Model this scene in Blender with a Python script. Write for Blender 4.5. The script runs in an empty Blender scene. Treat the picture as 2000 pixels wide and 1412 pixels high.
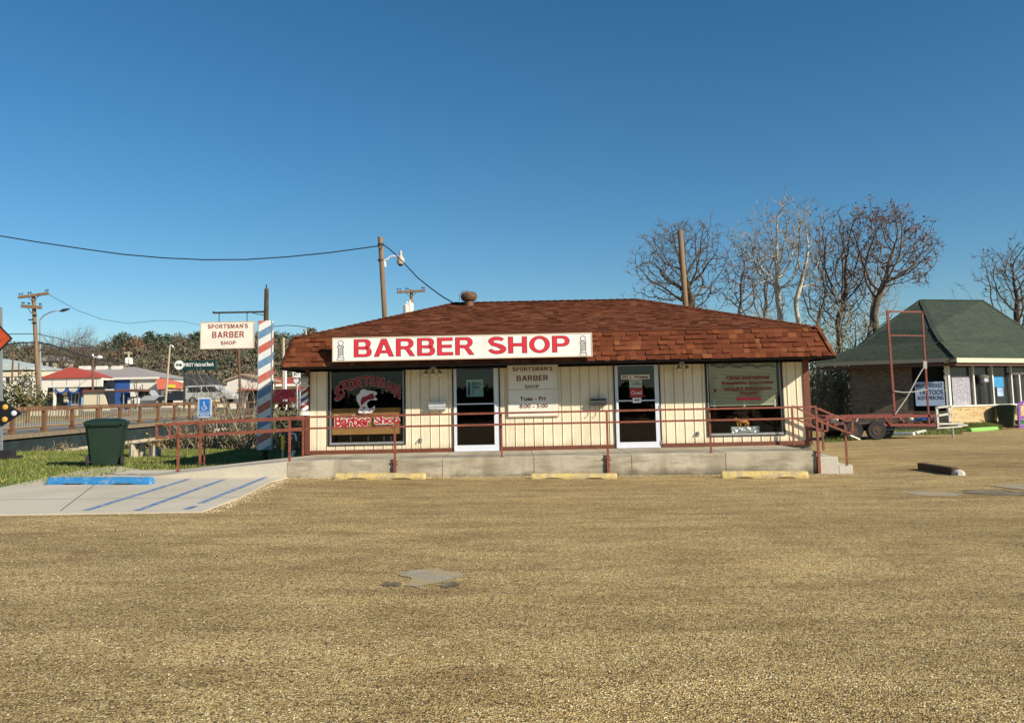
import bpy, math, random
from mathutils import Vector, Matrix
sc = bpy.context.scene
COL = sc.collection
R = math.radians
# ------------------------------------------------------------ camera
PITCH, ROLL, F, CY, EYE = 0.1, 0.0205, 1664.0, 620.0, 1.6
fw = Vector((0, math.cos(PITCH), math.sin(PITCH)))
up0 = Vector((0, -math.sin(PITCH), math.cos(PITCH)))
rt0 = Vector((1, 0, 0))
RT = rt0 * math.cos(ROLL) - up0 * math.sin(ROLL)
UP = rt0 * math.sin(ROLL) + up0 * math.cos(ROLL)
cam = bpy.data.cameras.new('camera')
co = bpy.data.objects.new('camera', cam); COL.objects.link(co); sc.camera = co
M = Matrix.Identity(4)
for i in range(3):
    M[i][0] = RT[i]; M[i][1] = UP[i]; M[i][2] = -fw[i]
M[2][3] = EYE
co.matrix_world = M
cam.sensor_fit = 'HORIZONTAL'; cam.sensor_width = 36; cam.lens = 36 * F / 2000
cam.shift_y = -(706 - CY) / 2000
cam.clip_start = 0.1; cam.clip_end = 3000
# ------------------------------------------------------------ sun and sky
SUN = Vector((1.42, -1.0, 0.98)).normalized()
EL = math.asin(SUN.z)
w = bpy.data.worlds.new('World'); sc.world = w; w.use_nodes = True
nt = w.node_tree; bg = nt.nodes['Background']
sk = nt.nodes.new('ShaderNodeTexSky'); sk.sky_type = 'NISHITA'; sk.sun_disc = False
sk.sun_elevation = EL; sk.sun_rotation = math.atan2(SUN.x, SUN.y)
sk.air_density = 1.0; sk.dust_density = 0.25; sk.ozone_density = 2.2; sk.altitude = 300
hs = nt.nodes.new('ShaderNodeHueSaturation'); hs.inputs['Saturation'].default_value = 1.28; hs.inputs['Hue'].default_value = .49
vm = nt.nodes.new('ShaderNodeVectorMath'); vm.operation = 'MULTIPLY'; vm.inputs[1].default_value = (.86, 1.0, 1.1)
nt.links.new(sk.outputs[0], hs.inputs['Color']); nt.links.new(hs.outputs[0], vm.inputs[0]); nt.links.new(vm.outputs[0], bg.inputs[0]); bg.inputs[1].default_value = 0.070
sl = bpy.data.lights.new('sun', 'SUN'); sl.energy = 5.0; sl.angle = R(0.5); sl.color = (1, 0.91, 0.76)
so = bpy.data.objects.new('sun', sl); COL.objects.link(so)
so.rotation_euler = SUN.to_track_quat('Z', 'Y').to_euler(); so.location = (20, -20, 30)
sc.view_settings.view_transform = 'Standard'; sc.view_settings.look = 'None'
sc.view_settings.exposure = 0.45; sc.view_settings.gamma = 1
# ------------------------------------------------------------ pixel -> world at a known depth
def A(px, py, Y):
    d = fw * F + RT * (px - 1000) - UP * (py - CY)
    t = Y / d.y
    return Vector((d.x * t, Y, EYE + d.z * t))
GS = -0.0125
def gz(x):
    """the lot falls gently to the right as far as the steps, then comes back up beyond them"""
    if x <= 8: return GS * max(-14, x)
    return -.10 + .07 * min(1, (x - 8) / 4)
def G(px, py):
    d = fw * F + RT * (px - 1000) - UP * (py - CY); z = 0
    for _ in range(30):
        t = (z - EYE) / d.z; z = gz(d.x * t)
    return Vector((d.x * t, d.y * t, z))
def rect(x0, y0, x1, y1, Y):
    cx, cy = (x0 + x1) / 2, (y0 + y1) / 2
    return A(x0, cy, Y).x, A(x1, cy, Y).x, A(cx, y1, Y).z, A(cx, y0, Y).z
# ------------------------------------------------------------ materials
def lin(c):
    c /= 255.0
    return c / 12.92 if c <= .04045 else ((c + .055) / 1.055) ** 2.4
def S(r, g, b, k=1.0): return (lin(r) * k, lin(g) * k, lin(b) * k)
MATS = {}
def mat(name, col, rough=.7, var=.15, scale=6, bump=0, bscale=40, metal=0, spec=.4, attr=False, streak=0, extra=None):
    if name in MATS: return MATS[name]
    m = bpy.data.materials.new(name); m.use_nodes = True; MATS[name] = m
    t = m.node_tree; N = t.nodes; L = t.links
    p = N['Principled BSDF']
    p.inputs['Roughness'].default_value = rough; p.inputs['Metallic'].default_value = metal
    p.inputs['Specular IOR Level'].default_value = spec
    tc = N.new('ShaderNodeTexCoord')
    n = N.new('ShaderNodeTexNoise'); n.inputs['Scale'].default_value = scale; n.inputs['Detail'].default_value = 6
    n.inputs['Roughness'].default_value = .65
    if streak:
        mp = N.new('ShaderNodeMapping'); mp.inputs['Scale'].default_value = (1, 1, streak)
        L.new(tc.outputs['Object'], mp.inputs[0]); L.new(mp.outputs[0], n.inputs[0])
    else:
        L.new(tc.outputs['Object'], n.inputs[0])
    mr = N.new('ShaderNodeMapRange'); mr.inputs[1].default_value = .3; mr.inputs[2].default_value = .7
    mr.inputs[3].default_value = 1 - var; mr.inputs[4].default_value = 1 + var
    L.new(n.outputs[0], mr.inputs[0])
    mx = N.new('ShaderNodeVectorMath'); mx.operation = 'SCALE'
    L.new(mr.outputs[0], mx.inputs['Scale'])
    if attr:
        a = N.new('ShaderNodeAttribute'); a.attribute_name = 'tint'; L.new(a.outputs['Color'], mx.inputs[0])
    else:
        mx.inputs[0].default_value = col
    src = mx.outputs[0]
    if extra:
        src = extra(t, tc, src)
    L.new(src, p.inputs['Base Color'])
    if bump:
        b = N.new('ShaderNodeBump'); b.inputs['Strength'].default_value = bump; b.inputs['Distance'].default_value = .01
        n2 = N.new('ShaderNodeTexNoise'); n2.inputs['Scale'].default_value = bscale; n2.inputs['Detail'].default_value = 4
        L.new(tc.outputs['Object'], n2.inputs[0]); L.new(n2.outputs[0], b.inputs['Height'])
        L.new(b.outputs[0], p.inputs['Normal'])
    return m
def mixrgb(t, fac, a, b, mode='MIX'):
    x = t.nodes.new('ShaderNodeMix'); x.data_type = 'RGBA'; x.blend_type = mode
    for sock, v in ((x.inputs[0], fac), (x.inputs[6], a), (x.inputs[7], b)):
        if hasattr(v, 'is_linked') or hasattr(v, 'links'): t.links.new(v, sock)
        elif isinstance(v, (int, float)): sock.default_value = v
        else: sock.default_value = (*v, 1)
    return x.outputs[2]
def ramp(t, src, stops, interp='LINEAR'):
    r = t.nodes.new('ShaderNodeValToRGB'); r.color_ramp.interpolation = interp
    e = r.color_ramp.elements
    while len(e) < len(stops): e.new(.5)
    for k, (pos, c) in enumerate(stops):
        e[k].position = pos; e[k].color = (*c, 1) if not isinstance(c, (int, float)) else (c, c, c, 1)
    t.links.new(src, r.inputs[0]); return r.outputs[0]
def noise(t, tc, scale, detail=5, mp=None, rough=.6):
    n = t.nodes.new('ShaderNodeTexNoise'); n.inputs['Scale'].default_value = scale; n.inputs['Detail'].default_value = detail
    n.inputs['Roughness'].default_value = rough
    if mp:
        m = t.nodes.new('ShaderNodeMapping'); m.inputs['Scale'].default_value = mp
        t.links.new(tc.outputs['Object'], m.inputs[0]); t.links.new(m.outputs[0], n.inputs[0])
    else: t.links.new(tc.outputs['Object'], n.inputs[0])
    return n.outputs[0]
def glass_mat(name, tint=(.75, .8, .8), refl=1.0):
    m = bpy.data.materials.new(name); m.use_nodes = True; MATS[name] = m
    t = m.node_tree; t.nodes.clear()
    o = t.nodes.new('ShaderNodeOutputMaterial'); mx = t.nodes.new('ShaderNodeMixShader')
    tr = t.nodes.new('ShaderNodeBsdfTransparent'); tr.inputs[0].default_value = (*tint, 1)
    g = t.nodes.new('ShaderNodeBsdfGlossy'); g.inputs['Roughness'].default_value = .015
    fr = t.nodes.new('ShaderNodeFresnel'); fr.inputs[0].default_value = 1.5
    mm = t.nodes.new('ShaderNodeMath'); mm.operation = 'MULTIPLY'; mm.inputs[1].default_value = refl
    ge = t.nodes.new('ShaderNodeNewGeometry'); io = t.nodes.new('ShaderNodeMath'); io.operation = 'MULTIPLY_ADD'
    io.inputs[1].default_value = 1 / 1.5 - 1.5; io.inputs[2].default_value = 1.5
    t.links.new(ge.outputs['Backfacing'], io.inputs[0]); t.links.new(io.outputs[0], fr.inputs[0])
    t.links.new(fr.outputs[0], mm.inputs[0]); t.links.new(mm.outputs[0], mx.inputs[0])
    t.links.new(tr.outputs[0], mx.inputs[1]); t.links.new(g.outputs[0], mx.inputs[2]); t.links.new(mx.outputs[0], o.inputs[0])
    return m
# ------------------------------------------------------------ objects
WORG = {}
def props(o, label=None, cat=None, group=None, kind=None):
    if label: o['label'] = label
    if cat: o['category'] = cat
    if group: o['group'] = group
    if kind: o['kind'] = kind
    return o
def T(name, label, cat, loc, group=None):
    o = bpy.data.objects.new(name, None); COL.objects.link(o); o.location = loc
    o.empty_display_size = .3
    WORG[o.name] = Vector(loc); return props(o, label, cat, group)
class MB:
    def __init__(s): s.v = []; s.f = []; s.mi = []; s.c = []; s.hascol = False; s.m = 0; s.col = (1, 1, 1)
    def face(s, pts, col=None):
        n = len(s.v); s.v += [tuple(p) for p in pts]; s.f.append(tuple(range(n, n + len(pts)))); s.mi.append(s.m)
        if col: s.hascol = True
        s.c.append(col or s.col); return s
    def faces(s, vs, fs, col=None):
        n = len(s.v); s.v += [tuple(p) for p in vs]
        for f in fs:
            s.f.append(tuple(i + n for i in f)); s.mi.append(s.m); s.c.append(col or s.col)
        if col: s.hascol = True
        return s
    def box(s, x0, x1, y0, y1, z0, z1, col=None):
        return s.faces([(x0, y0, z0), (x1, y0, z0), (x1, y1, z0), (x0, y1, z0), (x0, y0, z1), (x1, y0, z1), (x1, y1, z1), (x0, y1, z1)],
                       [(0, 3, 2, 1), (4, 5, 6, 7), (0, 1, 5, 4), (1, 2, 6, 5), (2, 3, 7, 6), (3, 0, 4, 7)], col)
    def bar(s, a, b, w, h=None, up=(0, 0, 1)):
        a = Vector(a); b = Vector(b); h = h or w; d = (b - a).normalized(); u = Vector(up)
        if abs(d.dot(u)) > .95: u = Vector((0, 1, 0))
        r = d.cross(u).normalized() * w / 2; u = r.cross(d).normalized() * h / 2
        vs = []
        for p in (a, b): vs += [p - r - u, p + r - u, p + r + u, p - r + u]
        return s.faces(vs, [(3, 2, 1, 0), (4, 5, 6, 7), (0, 1, 5, 4), (1, 2, 6, 5), (2, 3, 7, 6), (3, 0, 4, 7)])
    def tube(s, pts, rad, n=8, cap=True, col=None):
        pts = [Vector(p) for p in pts]
        if not isinstance(rad, (list, tuple)): rad = [rad] * len(pts)
        vs = []; k = len(pts)
        ref = Vector((0, 0, 1)) if abs((pts[-1] - pts[0]).normalized().z) < .9 else Vector((1, 0, 0))
        for i, p in enumerate(pts):
            d = (pts[min(i + 1, k - 1)] - pts[max(i - 1, 0)]).normalized()
            r = d.cross(ref)
            if r.length < 1e-4: r = Vector((1, 0, 0))
            r.normalize(); u = r.cross(d)
            for j in range(n):
                a = 2 * math.pi * j / n; vs.append(p + (r * math.cos(a) + u * math.sin(a)) * rad[i])
        fs = [(i * n + j, i * n + (j + 1) % n, (i + 1) * n + (j + 1) % n, (i + 1) * n + j) for i in range(k - 1) for j in range(n)]
        if cap: fs += [tuple(range(n))[::-1], tuple((k - 1) * n + j for j in range(n))]
        return s.faces(vs, fs, col)
    def lathe(s, c, prof, n=20, axis='z'):
        c = Vector(c); vs = []
        for r, z in prof:
            for j in range(n):
                a = 2 * math.pi * j / n; q = (r * math.cos(a), r * math.sin(a), z)
                if axis == 'y': q = (q[0], q[2], q[1])
                if axis == 'x': q = (q[2], q[0], q[1])
                vs.append(c + Vector(q))
        k = len(prof)
        fs = [(i * n + j, i * n + (j + 1) % n, (i + 1) * n + (j + 1) % n, (i + 1) * n + j) for i in range(k - 1) for j in range(n)]
        return s.faces(vs, fs + [tuple(range(n))[::-1], tuple((k - 1) * n + j for j in range(n))])
    def prism(s, poly, y0, y1):
        """poly: (x,z) outline, extruded along y"""
        n = len(poly); vs = [(x, y0, z) for x, z in poly] + [(x, y1, z) for x, z in poly]
        return s.faces(vs, [tuple(range(n)), tuple(range(2 * n - 1, n - 1, -1))] + [((j + 1) % n, j, j + n, (j + 1) % n + n) for j in range(n)])
    def xform(s, f, i0=0):
        s.v = s.v[:i0] + [tuple(f(Vector(p))) for p in s.v[i0:]]; return s
    def build(s, name, m, parent=None, label=None, cat=None, group=None, kind=None, loc=None, smooth=False, bevel=0):
        me = bpy.data.meshes.new(name)
        org = WORG[parent.name] if parent else Vector(loc or (0, 0, 0))
        me.from_pydata([(a - org.x, b - org.y, c - org.z) for a, b, c in s.v], [], s.f)
        for q in (m if isinstance(m, (list, tuple)) else [m]): me.materials.append(q)
        if isinstance(m, (list, tuple)): me.polygons.foreach_set('material_index', s.mi)
        if smooth: me.polygons.foreach_set('use_smooth', [True] * len(s.f))
        if s.hascol:
            ca = me.color_attributes.new('tint', 'FLOAT_COLOR', 'CORNER'); buf = []
            for f, c in zip(s.f, s.c): buf += [c[0], c[1], c[2], 1] * len(f)
            ca.data.foreach_set('color', buf)
        me.update()
        o = bpy.data.objects.new(name, me); COL.objects.link(o)
        if parent: o.parent = parent
        else: o.location = org
        if bevel:
            b = o.modifiers.new('bevel', 'BEVEL'); b.width = bevel; b.segments = 2; b.limit_method = 'ANGLE'
        WORG[o.name] = org
        return props(o, label, cat, group, kind)
def kids(o): return [c for c in bpy.data.objects if c.parent == o]
def dup(root, loc, rz=0, label=None, group=None, scale=1):
    def cp(o, par):
        c = o.copy(); COL.objects.link(c); c.parent = par
        for k in KID.get(o.name, []): cp(k, c)
        return c
    KID = {}
    for o in bpy.data.objects:
        if o.parent: KID.setdefault(o.parent.name, []).append(o)
    c = cp(root, None); c.location = loc; c.rotation_euler.z = rz; c.scale = (scale,) * 3
    if label: c['label'] = label
    if group: c['group'] = group
    return c
# ------------------------------------------------------------ lettering
TXC = {}
def txmesh(body, off):
    k = (body, off)
    if k in TXC: return TXC[k]
    cu = bpy.data.curves.new('t', 'FONT'); cu.body = body; cu.offset = off; cu.resolution_u = 3
    ob = bpy.data.objects.new('t', cu); COL.objects.link(ob)
    dg = bpy.context.evaluated_depsgraph_get(); dg.update()
    me = bpy.data.meshes.new_from_object(ob.evaluated_get(dg))
    vs = [v.co.copy() for v in me.vertices]; fs = [tuple(p.vertices) for p in me.polygons]
    bpy.data.objects.remove(ob); bpy.data.curves.remove(cu); bpy.data.meshes.remove(me)
    x0 = min(v.x for v in vs); x1 = max(v.x for v in vs); y0 = min(v.y for v in vs); y1 = max(v.y for v in vs)
    TXC[k] = (vs, fs, x0, x1, y0, y1); return TXC[k]
def text(mb, body, x0, x1, z0, z1, y, off=.02, grow=0, frame=None):
    """fit body into the box x0..x1, z0..z1 on the plane y; frame(u,v)->point overrides"""
    vs, fs, a, b, c, d = txmesh(body, off)
    x0 -= grow; x1 += grow; z0 -= grow; z1 += grow
    out = []
    for v in vs:
        u = x0 + (v.x - a) / (b - a) * (x1 - x0); q = z0 + (v.y - c) / (d - c) * (z1 - z0)
        out.append(frame(u, q) if frame else (u, y, q))
    mb.faces(out, fs); return mb

# bold wide capitals drawn as filled outlines
def arcp(cx, cy, rx, ry, a0, a1, n=10): return [(cx + rx * math.cos(R(a0 + (a1 - a0) * k / n)), cy + ry * math.sin(R(a0 + (a1 - a0) * k / n))) for k in range(n + 1)]
def strokep(path, w):
    L_, R_ = [], []
    for i, p in enumerate(path):
        a = path[max(i - 1, 0)]; b = path[min(i + 1, len(path) - 1)]; dx, dy = b[0] - a[0], b[1] - a[1]; l = math.hypot(dx, dy) or 1
        ww = w(i / (len(path) - 1)) if callable(w) else w
        L_.append((p[0] - dy / l * ww / 2, p[1] + dx / l * ww / 2)); R_.append((p[0] + dy / l * ww / 2, p[1] - dx / l * ww / 2))
    return L_ + R_[::-1]
V_, H_ = .25, .19
def bowl(y0, y1, x1): 
    r = (y1 - y0) / 2; return arcp(x1 - r * 1.05, (y0 + y1) / 2, r * 1.05, r, -90, 90)
GLY = {
 'B': (.94, [[(0, 0)] + bowl(0, .55, .94)[:-1] + [(.80, .535)] + bowl(.49, 1, .89)[1:] + [(0, 1)], [(V_, H_ - .02)] + bowl(H_ - .02, .43, .68) + [(V_, .43)], [(V_, .59)] + bowl(.59, .84, .63) + [(V_, .84)]]),
 'A': (1.06, [[(0, 0), (.27, 0), (.345, .19), (.715, .19), (.79, 0), (1.06, 0), (.67, 1), (.39, 1)], [(.41, .36), (.65, .36), (.53, .70)]]),
 'R': (1.0, [[(0, 0), (V_, 0), (V_, .39), (.42, .39), (.50, .35), (.72, 0), (1.0, 0), (.79, .34), (.70, .415)] + bowl(.42, 1, .92)[2:] + [(0, 1)], [(V_, .57)] + bowl(.57, .83, .66) + [(V_, .83)]]),
 'E': (.84, [[(0, 0), (.84, 0), (.84, .19), (V_, .19), (V_, .42), (.77, .42), (.77, .60), (V_, .60), (V_, .81), (.82, .81), (.82, 1), (0, 1)]]),
 'H': (.93, [[(0, 0), (V_, 0), (V_, .41), (.68, .41), (.68, 0), (.93, 0), (.93, 1), (.68, 1), (.68, .61), (V_, .61), (V_, 1), (0, 1)]]),
 'P': (.87, [[(0, 0), (V_, 0), (V_, .35)] + bowl(.35, 1, .87) + [(0, 1)], [(V_, .53)] + bowl(.53, .83, .63) + [(V_, .83)]]),
 'O': (1.02, [arcp(.51, .5, .51, .52, 0, 350, 28), arcp(.51, .5, .26, .34, 0, 350, 24)]),
 'S': (.88, [strokep([(.10, .27)] + arcp(.44, .27, .335, .19, 200, 380, 12) + [(.66, .42), (.44, .51), (.22, .585)] + arcp(.43, .74, .31, .175, 190, 20, 12)[1:], lambda t: .20 + .04 * math.sin(t * math.pi))]),
 'T': (.86, [[(.305, 0), (.555, 0), (.555, .81), (.86, .81), (.86, 1), (0, 1), (0, .81), (.305, .81)]]),
 'M': (1.12, [[(0, 0), (.22, 0), (.22, .72), (.44, 0), (.68, 0), (.90, .72), (.90, 0), (1.12, 0), (1.12, 1), (.77, 1), (.56, .33), (.35, 1), (0, 1)]]),
 'N': (.95, [[(0, 0), (.23, 0), (.23, .66), (.69, 0), (.95, 0), (.95, 1), (.72, 1), (.72, .35), (.27, 1), (0, 1)]]),
 "'": (.2, [[(.06, .66), (.14, .66), (.2, 1), (0, 1)]]), ' ': (.3, [])}
def bold(word, off=0.0, gap=.10):
    """vertices and faces of a word in the bold capitals, cached, in units of the cap height"""
    k = ('bold', word, off, gap)
    if k in TXC: return TXC[k]
    x = 0; V = []; Fc = []
    for ch in word:
        wd, polys = GLY[ch]
        if polys:
            cu = bpy.data.curves.new('t', 'CURVE'); cu.dimensions = '2D'; cu.fill_mode = 'FRONT'; cu.offset = off
            for q in polys:
                sp = cu.splines.new('POLY'); sp.points.add(len(q) - 1); sp.use_cyclic_u = True
                for i, (a, b) in enumerate(q): sp.points[i].co = (a, b, 0, 1)
            ob = bpy.data.objects.new('t', cu); COL.objects.link(ob)
            dg = bpy.context.evaluated_depsgraph_get(); dg.update(); me = bpy.data.meshes.new_from_object(ob.evaluated_get(dg))
            n = len(V); V += [Vector((v.co.x + x, v.co.y, 0)) for v in me.vertices]; Fc += [tuple(i + n for i in p.vertices) for p in me.polygons]
            bpy.data.objects.remove(ob); bpy.data.curves.remove(cu); bpy.data.meshes.remove(me)
        x += wd + gap
    xs_ = [v.x for v in V]; ys_ = [v.y for v in V]
    TXC[k] = (V, Fc, min(xs_), max(xs_), min(ys_), max(ys_)); return TXC[k]
def btext(mb, body, x0, x1, z0, z1, y, grow=0, gap=.10, frame=None):
    vs, fs, a, b, c, d = bold(body, 0, gap)
    h = z1 - z0; sx = (x1 - x0) / (b - a)
    if grow: vs, fs, _, _, _, _ = bold(body, grow / h, gap)
    out = []
    for v in vs:
        u = x0 + (v.x - a) * sx; q = z0 + (v.y - c) / (d - c) * h
        out.append(frame(u, q) if frame else (u, y, q))
    mb.faces(out, fs); return mb
# ============================================================ MATERIALS
rnd = random.Random(7)
def siding_extra(t, tc, src):
    n = noise(t, tc, 2.2, 5, (1, 1, .35))
    f = ramp(t, n, [(.42, 0), (.75, .35)])
    c = mixrgb(t, f, src, S(176, 158, 118))
    sp = t.nodes.new('ShaderNodeSeparateXYZ'); t.links.new(tc.outputs['Object'], sp.inputs[0])
    m = t.nodes.new('ShaderNodeMath'); m.operation = 'MULTIPLY_ADD'; m.inputs[1].default_value = .5; t.links.new(noise(t, tc, 5, 6, (1, 1, .3)), m.inputs[0]); 
    m2 = t.nodes.new('ShaderNodeMath'); m2.operation = 'SUBTRACT'; m2.inputs[0].default_value = .12; t.links.new(sp.outputs[2], m2.inputs[1]); t.links.new(m2.outputs[0], m.inputs[2])
    return mixrgb(t, ramp(t, m.outputs[0], [(.12, 0), (.34, .5)]), c, (.36, .27, .15))
m_siding = mat('cream_siding', (.79, .69, .505), .55, .05, 3, .15, 60, extra=siding_extra)
m_trim = mat('brown_trim', (.15, .048, .026), .55, .2, 9, .1)
m_dark = mat('dark_brown_trim', (.035, .02, .014), .6, .2, 9)
def rustx(t, tc, src):
    return mixrgb(t, ramp(t, noise(t, tc, 9, 7), [(.52, 0), (.66, .8)]), src, (.10, .04, .022))
m_rail = mat('rust_red_paint', (.235, .068, .040), .5, .28, 14, .3, 60, extra=rustx)
m_shingle = mat('asphalt_shingle', (.2, .07, .04), .92, .22, 55, .5, 220, attr=True, spec=.08)
m_underlay = mat('roof_underlay', (.09, .035, .022), .9, .2, 10)
def conc_extra(t, tc, src):
    n = noise(t, tc, .55, 7); f = ramp(t, n, [(.40, 0), (.62, .7)])
    a = mixrgb(t, f, src, (.27, .225, .15))
    n2 = noise(t, tc, 3.5, 7, (.35, 1, 2.0)); f2 = ramp(t, n2, [(.5, 0), (.66, .6)])
    c = mixrgb(t, f2, a, (.17, .145, .10))
    n3 = noise(t, tc, 1.6, 6, (1, .02, .22)); c = mixrgb(t, ramp(t, n3, [(.48, 0), (.66, .6)]), c, (.22, .185, .12))
    sp = t.nodes.new('ShaderNodeSeparateXYZ'); t.links.new(tc.outputs['Object'], sp.inputs[0])
    m = t.nodes.new('ShaderNodeMath'); m.operation = 'MULTIPLY_ADD'; m.inputs[1].default_value = .35; t.links.new(noise(t, tc, 3.5, 6), m.inputs[0]); t.links.new(sp.outputs[2], m.inputs[2])
    return mixrgb(t, ramp(t, m.outputs[0], [(.12, .85), (.30, 0)]), c, (.10, .085, .055))
m_conc = mat('weathered_concrete', (.50, .44, .33), .85, .12, 30, .35, 90, extra=conc_extra)
def pad_extra(t, tc, src):
    n = noise(t, tc, .8, 7, (1, .5, 1)); f = ramp(t, n, [(.4, 0), (.7, .6)])
    return mixrgb(t, f, src, (.40, .345, .25))
m_pad = mat('pad_concrete', (.53, .475, .37), .85, .1, 25, .3, 80, extra=pad_extra)
def grime(t, tc, src):
    return mixrgb(t, ramp(t, noise(t, tc, 3, 7, (1, 1, .25)), [(.5, 0), (.8, .4)]), src, (.50, .43, .33))
m_white = mat('white_panel', (.80, .78, .74), .45, .03, 2, extra=grime)
m_offwhite = mat('aged_white_panel', (.78, .74, .63), .5, .08, 3, extra=grime)
m_alum = mat('painted_aluminium', (.66, .68, .74), .35, .06, 8, metal=0)
m_metal = mat('dull_metal', (.42, .42, .41), .4, .15, 12, metal=.6)
m_darkmetal = mat('dark_metal', (.06, .055, .05), .5, .25, 12, metal=.3)
m_red = mat('red_letters', (.62, .03, .05), .4, .06, 5)
m_sunlit_red = mat('sunlit_red_letters', (.30, .04, .03), .5, .1, 5)  # sign letter red as lit by the sun, for the hanging sign
m_shaded_red = mat('shaded_red_letters', (.13, .012, .014), .5, .1, 5)  # same sign red with the eave shade put into the colour
m_outline = mat('dark_outline', (.06, .02, .02), .5, .1, 5)
m_black = mat('black_paint', (.012, .012, .013), .5, .2, 8)
m_eave_shade = mat('eave_shade_black', (.010, .008, .007), .95, .2, 8, spec=.02)  # black that paints in the shade under the eave
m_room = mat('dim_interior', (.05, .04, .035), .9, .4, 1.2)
m_kraft = mat('brown_window_paper', (.42, .20, .065), .8, .12, 3)
m_blue = mat('blue_paint', (.03, .20, .45), .7, .2, 9, .4, 60, extra=lambda t, tc, src: mixrgb(t, ramp(t, noise(t, tc, 8, 7), [(.54, 0), (.66, .75)]), src, (.30, .33, .34)))
def faded(t, tc, src):
    n = noise(t, tc, 9, 6); f = ramp(t, n, [(.45, 0), (.62, .75)])
    return mixrgb(t, f, src, (.42, .40, .36))
m_bluefade = mat('worn_blue_marking', (.05, .17, .38), .7, .15, 9, extra=faded)
def chips(t, tc, src):
    n = noise(t, tc, 5, 7); f = ramp(t, n, [(.50, 0), (.62, .9)])
    n2 = noise(t, tc, 22, 5); f2 = ramp(t, n2, [(.54, 0), (.64, .7)])
    return mixrgb(t, f2, mixrgb(t, f, src, (.42, .34, .20)), (.30, .24, .15))
m_yellow = mat('chipped_yellow_concrete', (.60, .45, .17), .8, .15, 12, .4, 60, extra=chips)
m_wood = mat('weathered_pole_wood', (.21, .135, .075), .9, .35, 5, .6, 30, streak=.08)
m_timber = mat('dark_timber', (.07, .042, .02), .9, .4, 6, .5, 30)
m_rubber = mat('tyre_rubber', (.02, .02, .02), .8, .3, 9, .3)
m_bin = mat('green_bin_plastic', (.010, .026, .015), .42, .2, 3, .1, 20)
g_glass = glass_mat('window_glass', (.78, .82, .80), 1.0)
g_door = glass_mat('door_glass', (.70, .76, .77), 1.3)
PAL = [(.132, .040, .019)] * 7 + [(.110, .032, .015)] * 4 + [(.160, .050, .022)] * 4 + [(.195, .070, .030)] * 1
def tab(rng, pal):
    c = rng.choice(pal); k = rng.uniform(.85, 1.15); return tuple(x * k for x in c)
def shingles(mb, P0, P1, Q0, Q1, expo, wid, rng, pal, thick=.012):
    """rows of overlapping tabs between the eave line P0-P1 and the upper line Q0-Q1"""
    P0, P1, Q0, Q1 = map(Vector, (P0, P1, Q0, Q1))
    ax = (P1 - P0).normalized(); mid = ((Q0 + Q1) - (P0 + P1)) / 2
    upv = (mid - ax * mid.dot(ax)); Ls = upv.length; upv.normalize()
    n = ax.cross(upv).normalized()
    if n.z < 0: n = -n
    rows = max(1, round(Ls / expo)); ex = Ls / rows
    def lim(s):
        a = P0.lerp(Q0, s); b = P1.lerp(Q1, s); return (a - P0).dot(ax), (b - P0).dot(ax)
    for k in range(rows):
        l0, r0 = lim(k / rows); l1, r1 = lim((k + 1) / rows)
        x = min(l0, l1) - rng.uniform(0, wid); end = max(r0, r1)
        while x < end:
            w_ = wid * rng.uniform(.55, 1.25); x2 = x + w_
            a0, b0 = max(x, l0), min(x2, r0); a1, b1 = max(x, l1), min(x2, r1)
            x = x2
            if b0 - a0 < .01 and b1 - a1 < .01: continue
            if b0 < a0: a0 = b0 = (a1 + b1) / 2
            if b1 < a1: a1 = b1 = (a0 + b0) / 2
            th = thick * rng.choice((.3, .3, .35, 1.0, 1.25)); gp = .0015
            e = P0 + upv * (k * ex); f = P0 + upv * ((k + 1) * ex + .01)
            c = tab(rng, pal)
            A0 = e + ax * (a0 + gp) + n * th; B0 = e + ax * (b0 - gp) + n * th
            A1 = f + ax * (a1 + gp) + n * .002; B1 = f + ax * (b1 - gp) + n * .002
            mb.face([A0, B0, B1, A1], c)
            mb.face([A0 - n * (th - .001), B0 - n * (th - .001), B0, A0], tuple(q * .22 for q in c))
            for U, V in ((A0, A1), (B0, B1)):
                mb.face([U, V, V - n * .001, U - n * (th - .001)], c)
# ============================================================ BARBER SHOP BUILDING
YW, YE, YS, YP = 21.5, 20.5, 20.85, 18.95
PZ = A(1000, 880.0, YW).z
EZ = A(1000, 708.5, YE).z
SZ = A(1000, 651.5, YS).z
YR = 24.7; RZ = A(1070, 588, YR).z
XL, XR = A(598, 800, YW).x, A(1582, 800, YW).x
EX0, EX1 = A(549, 716, YE).x, A(1631, 694, YE).x
SX0, SX1 = EX0 + .22, EX1 - .24
YB = 28.0; SYB = 28.6; EYB = 28.95
RX0, RX1 = A(888, 590, YR).x, A(1245, 587, YR).x
shop = T('barber_shop', 'low cream metal-sided shop with brown shingled hip roof and long front platform', 'shop building', ((XL + XR) / 2, YW, PZ))
TOPZ = EZ + .02
W1 = rect(643, 700, 790, 866.5, YW); D1 = rect(886.5, 712, 974.5, 881, YW)
D2 = rect(1202, 708, 1288, 875.5, YW); W2 = rect(1381, 700, 1528, 848.5, YW)
mb = MB()
BAY = A(1018.4, 800, YW).x - A(1000, 800, YW).x
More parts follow.
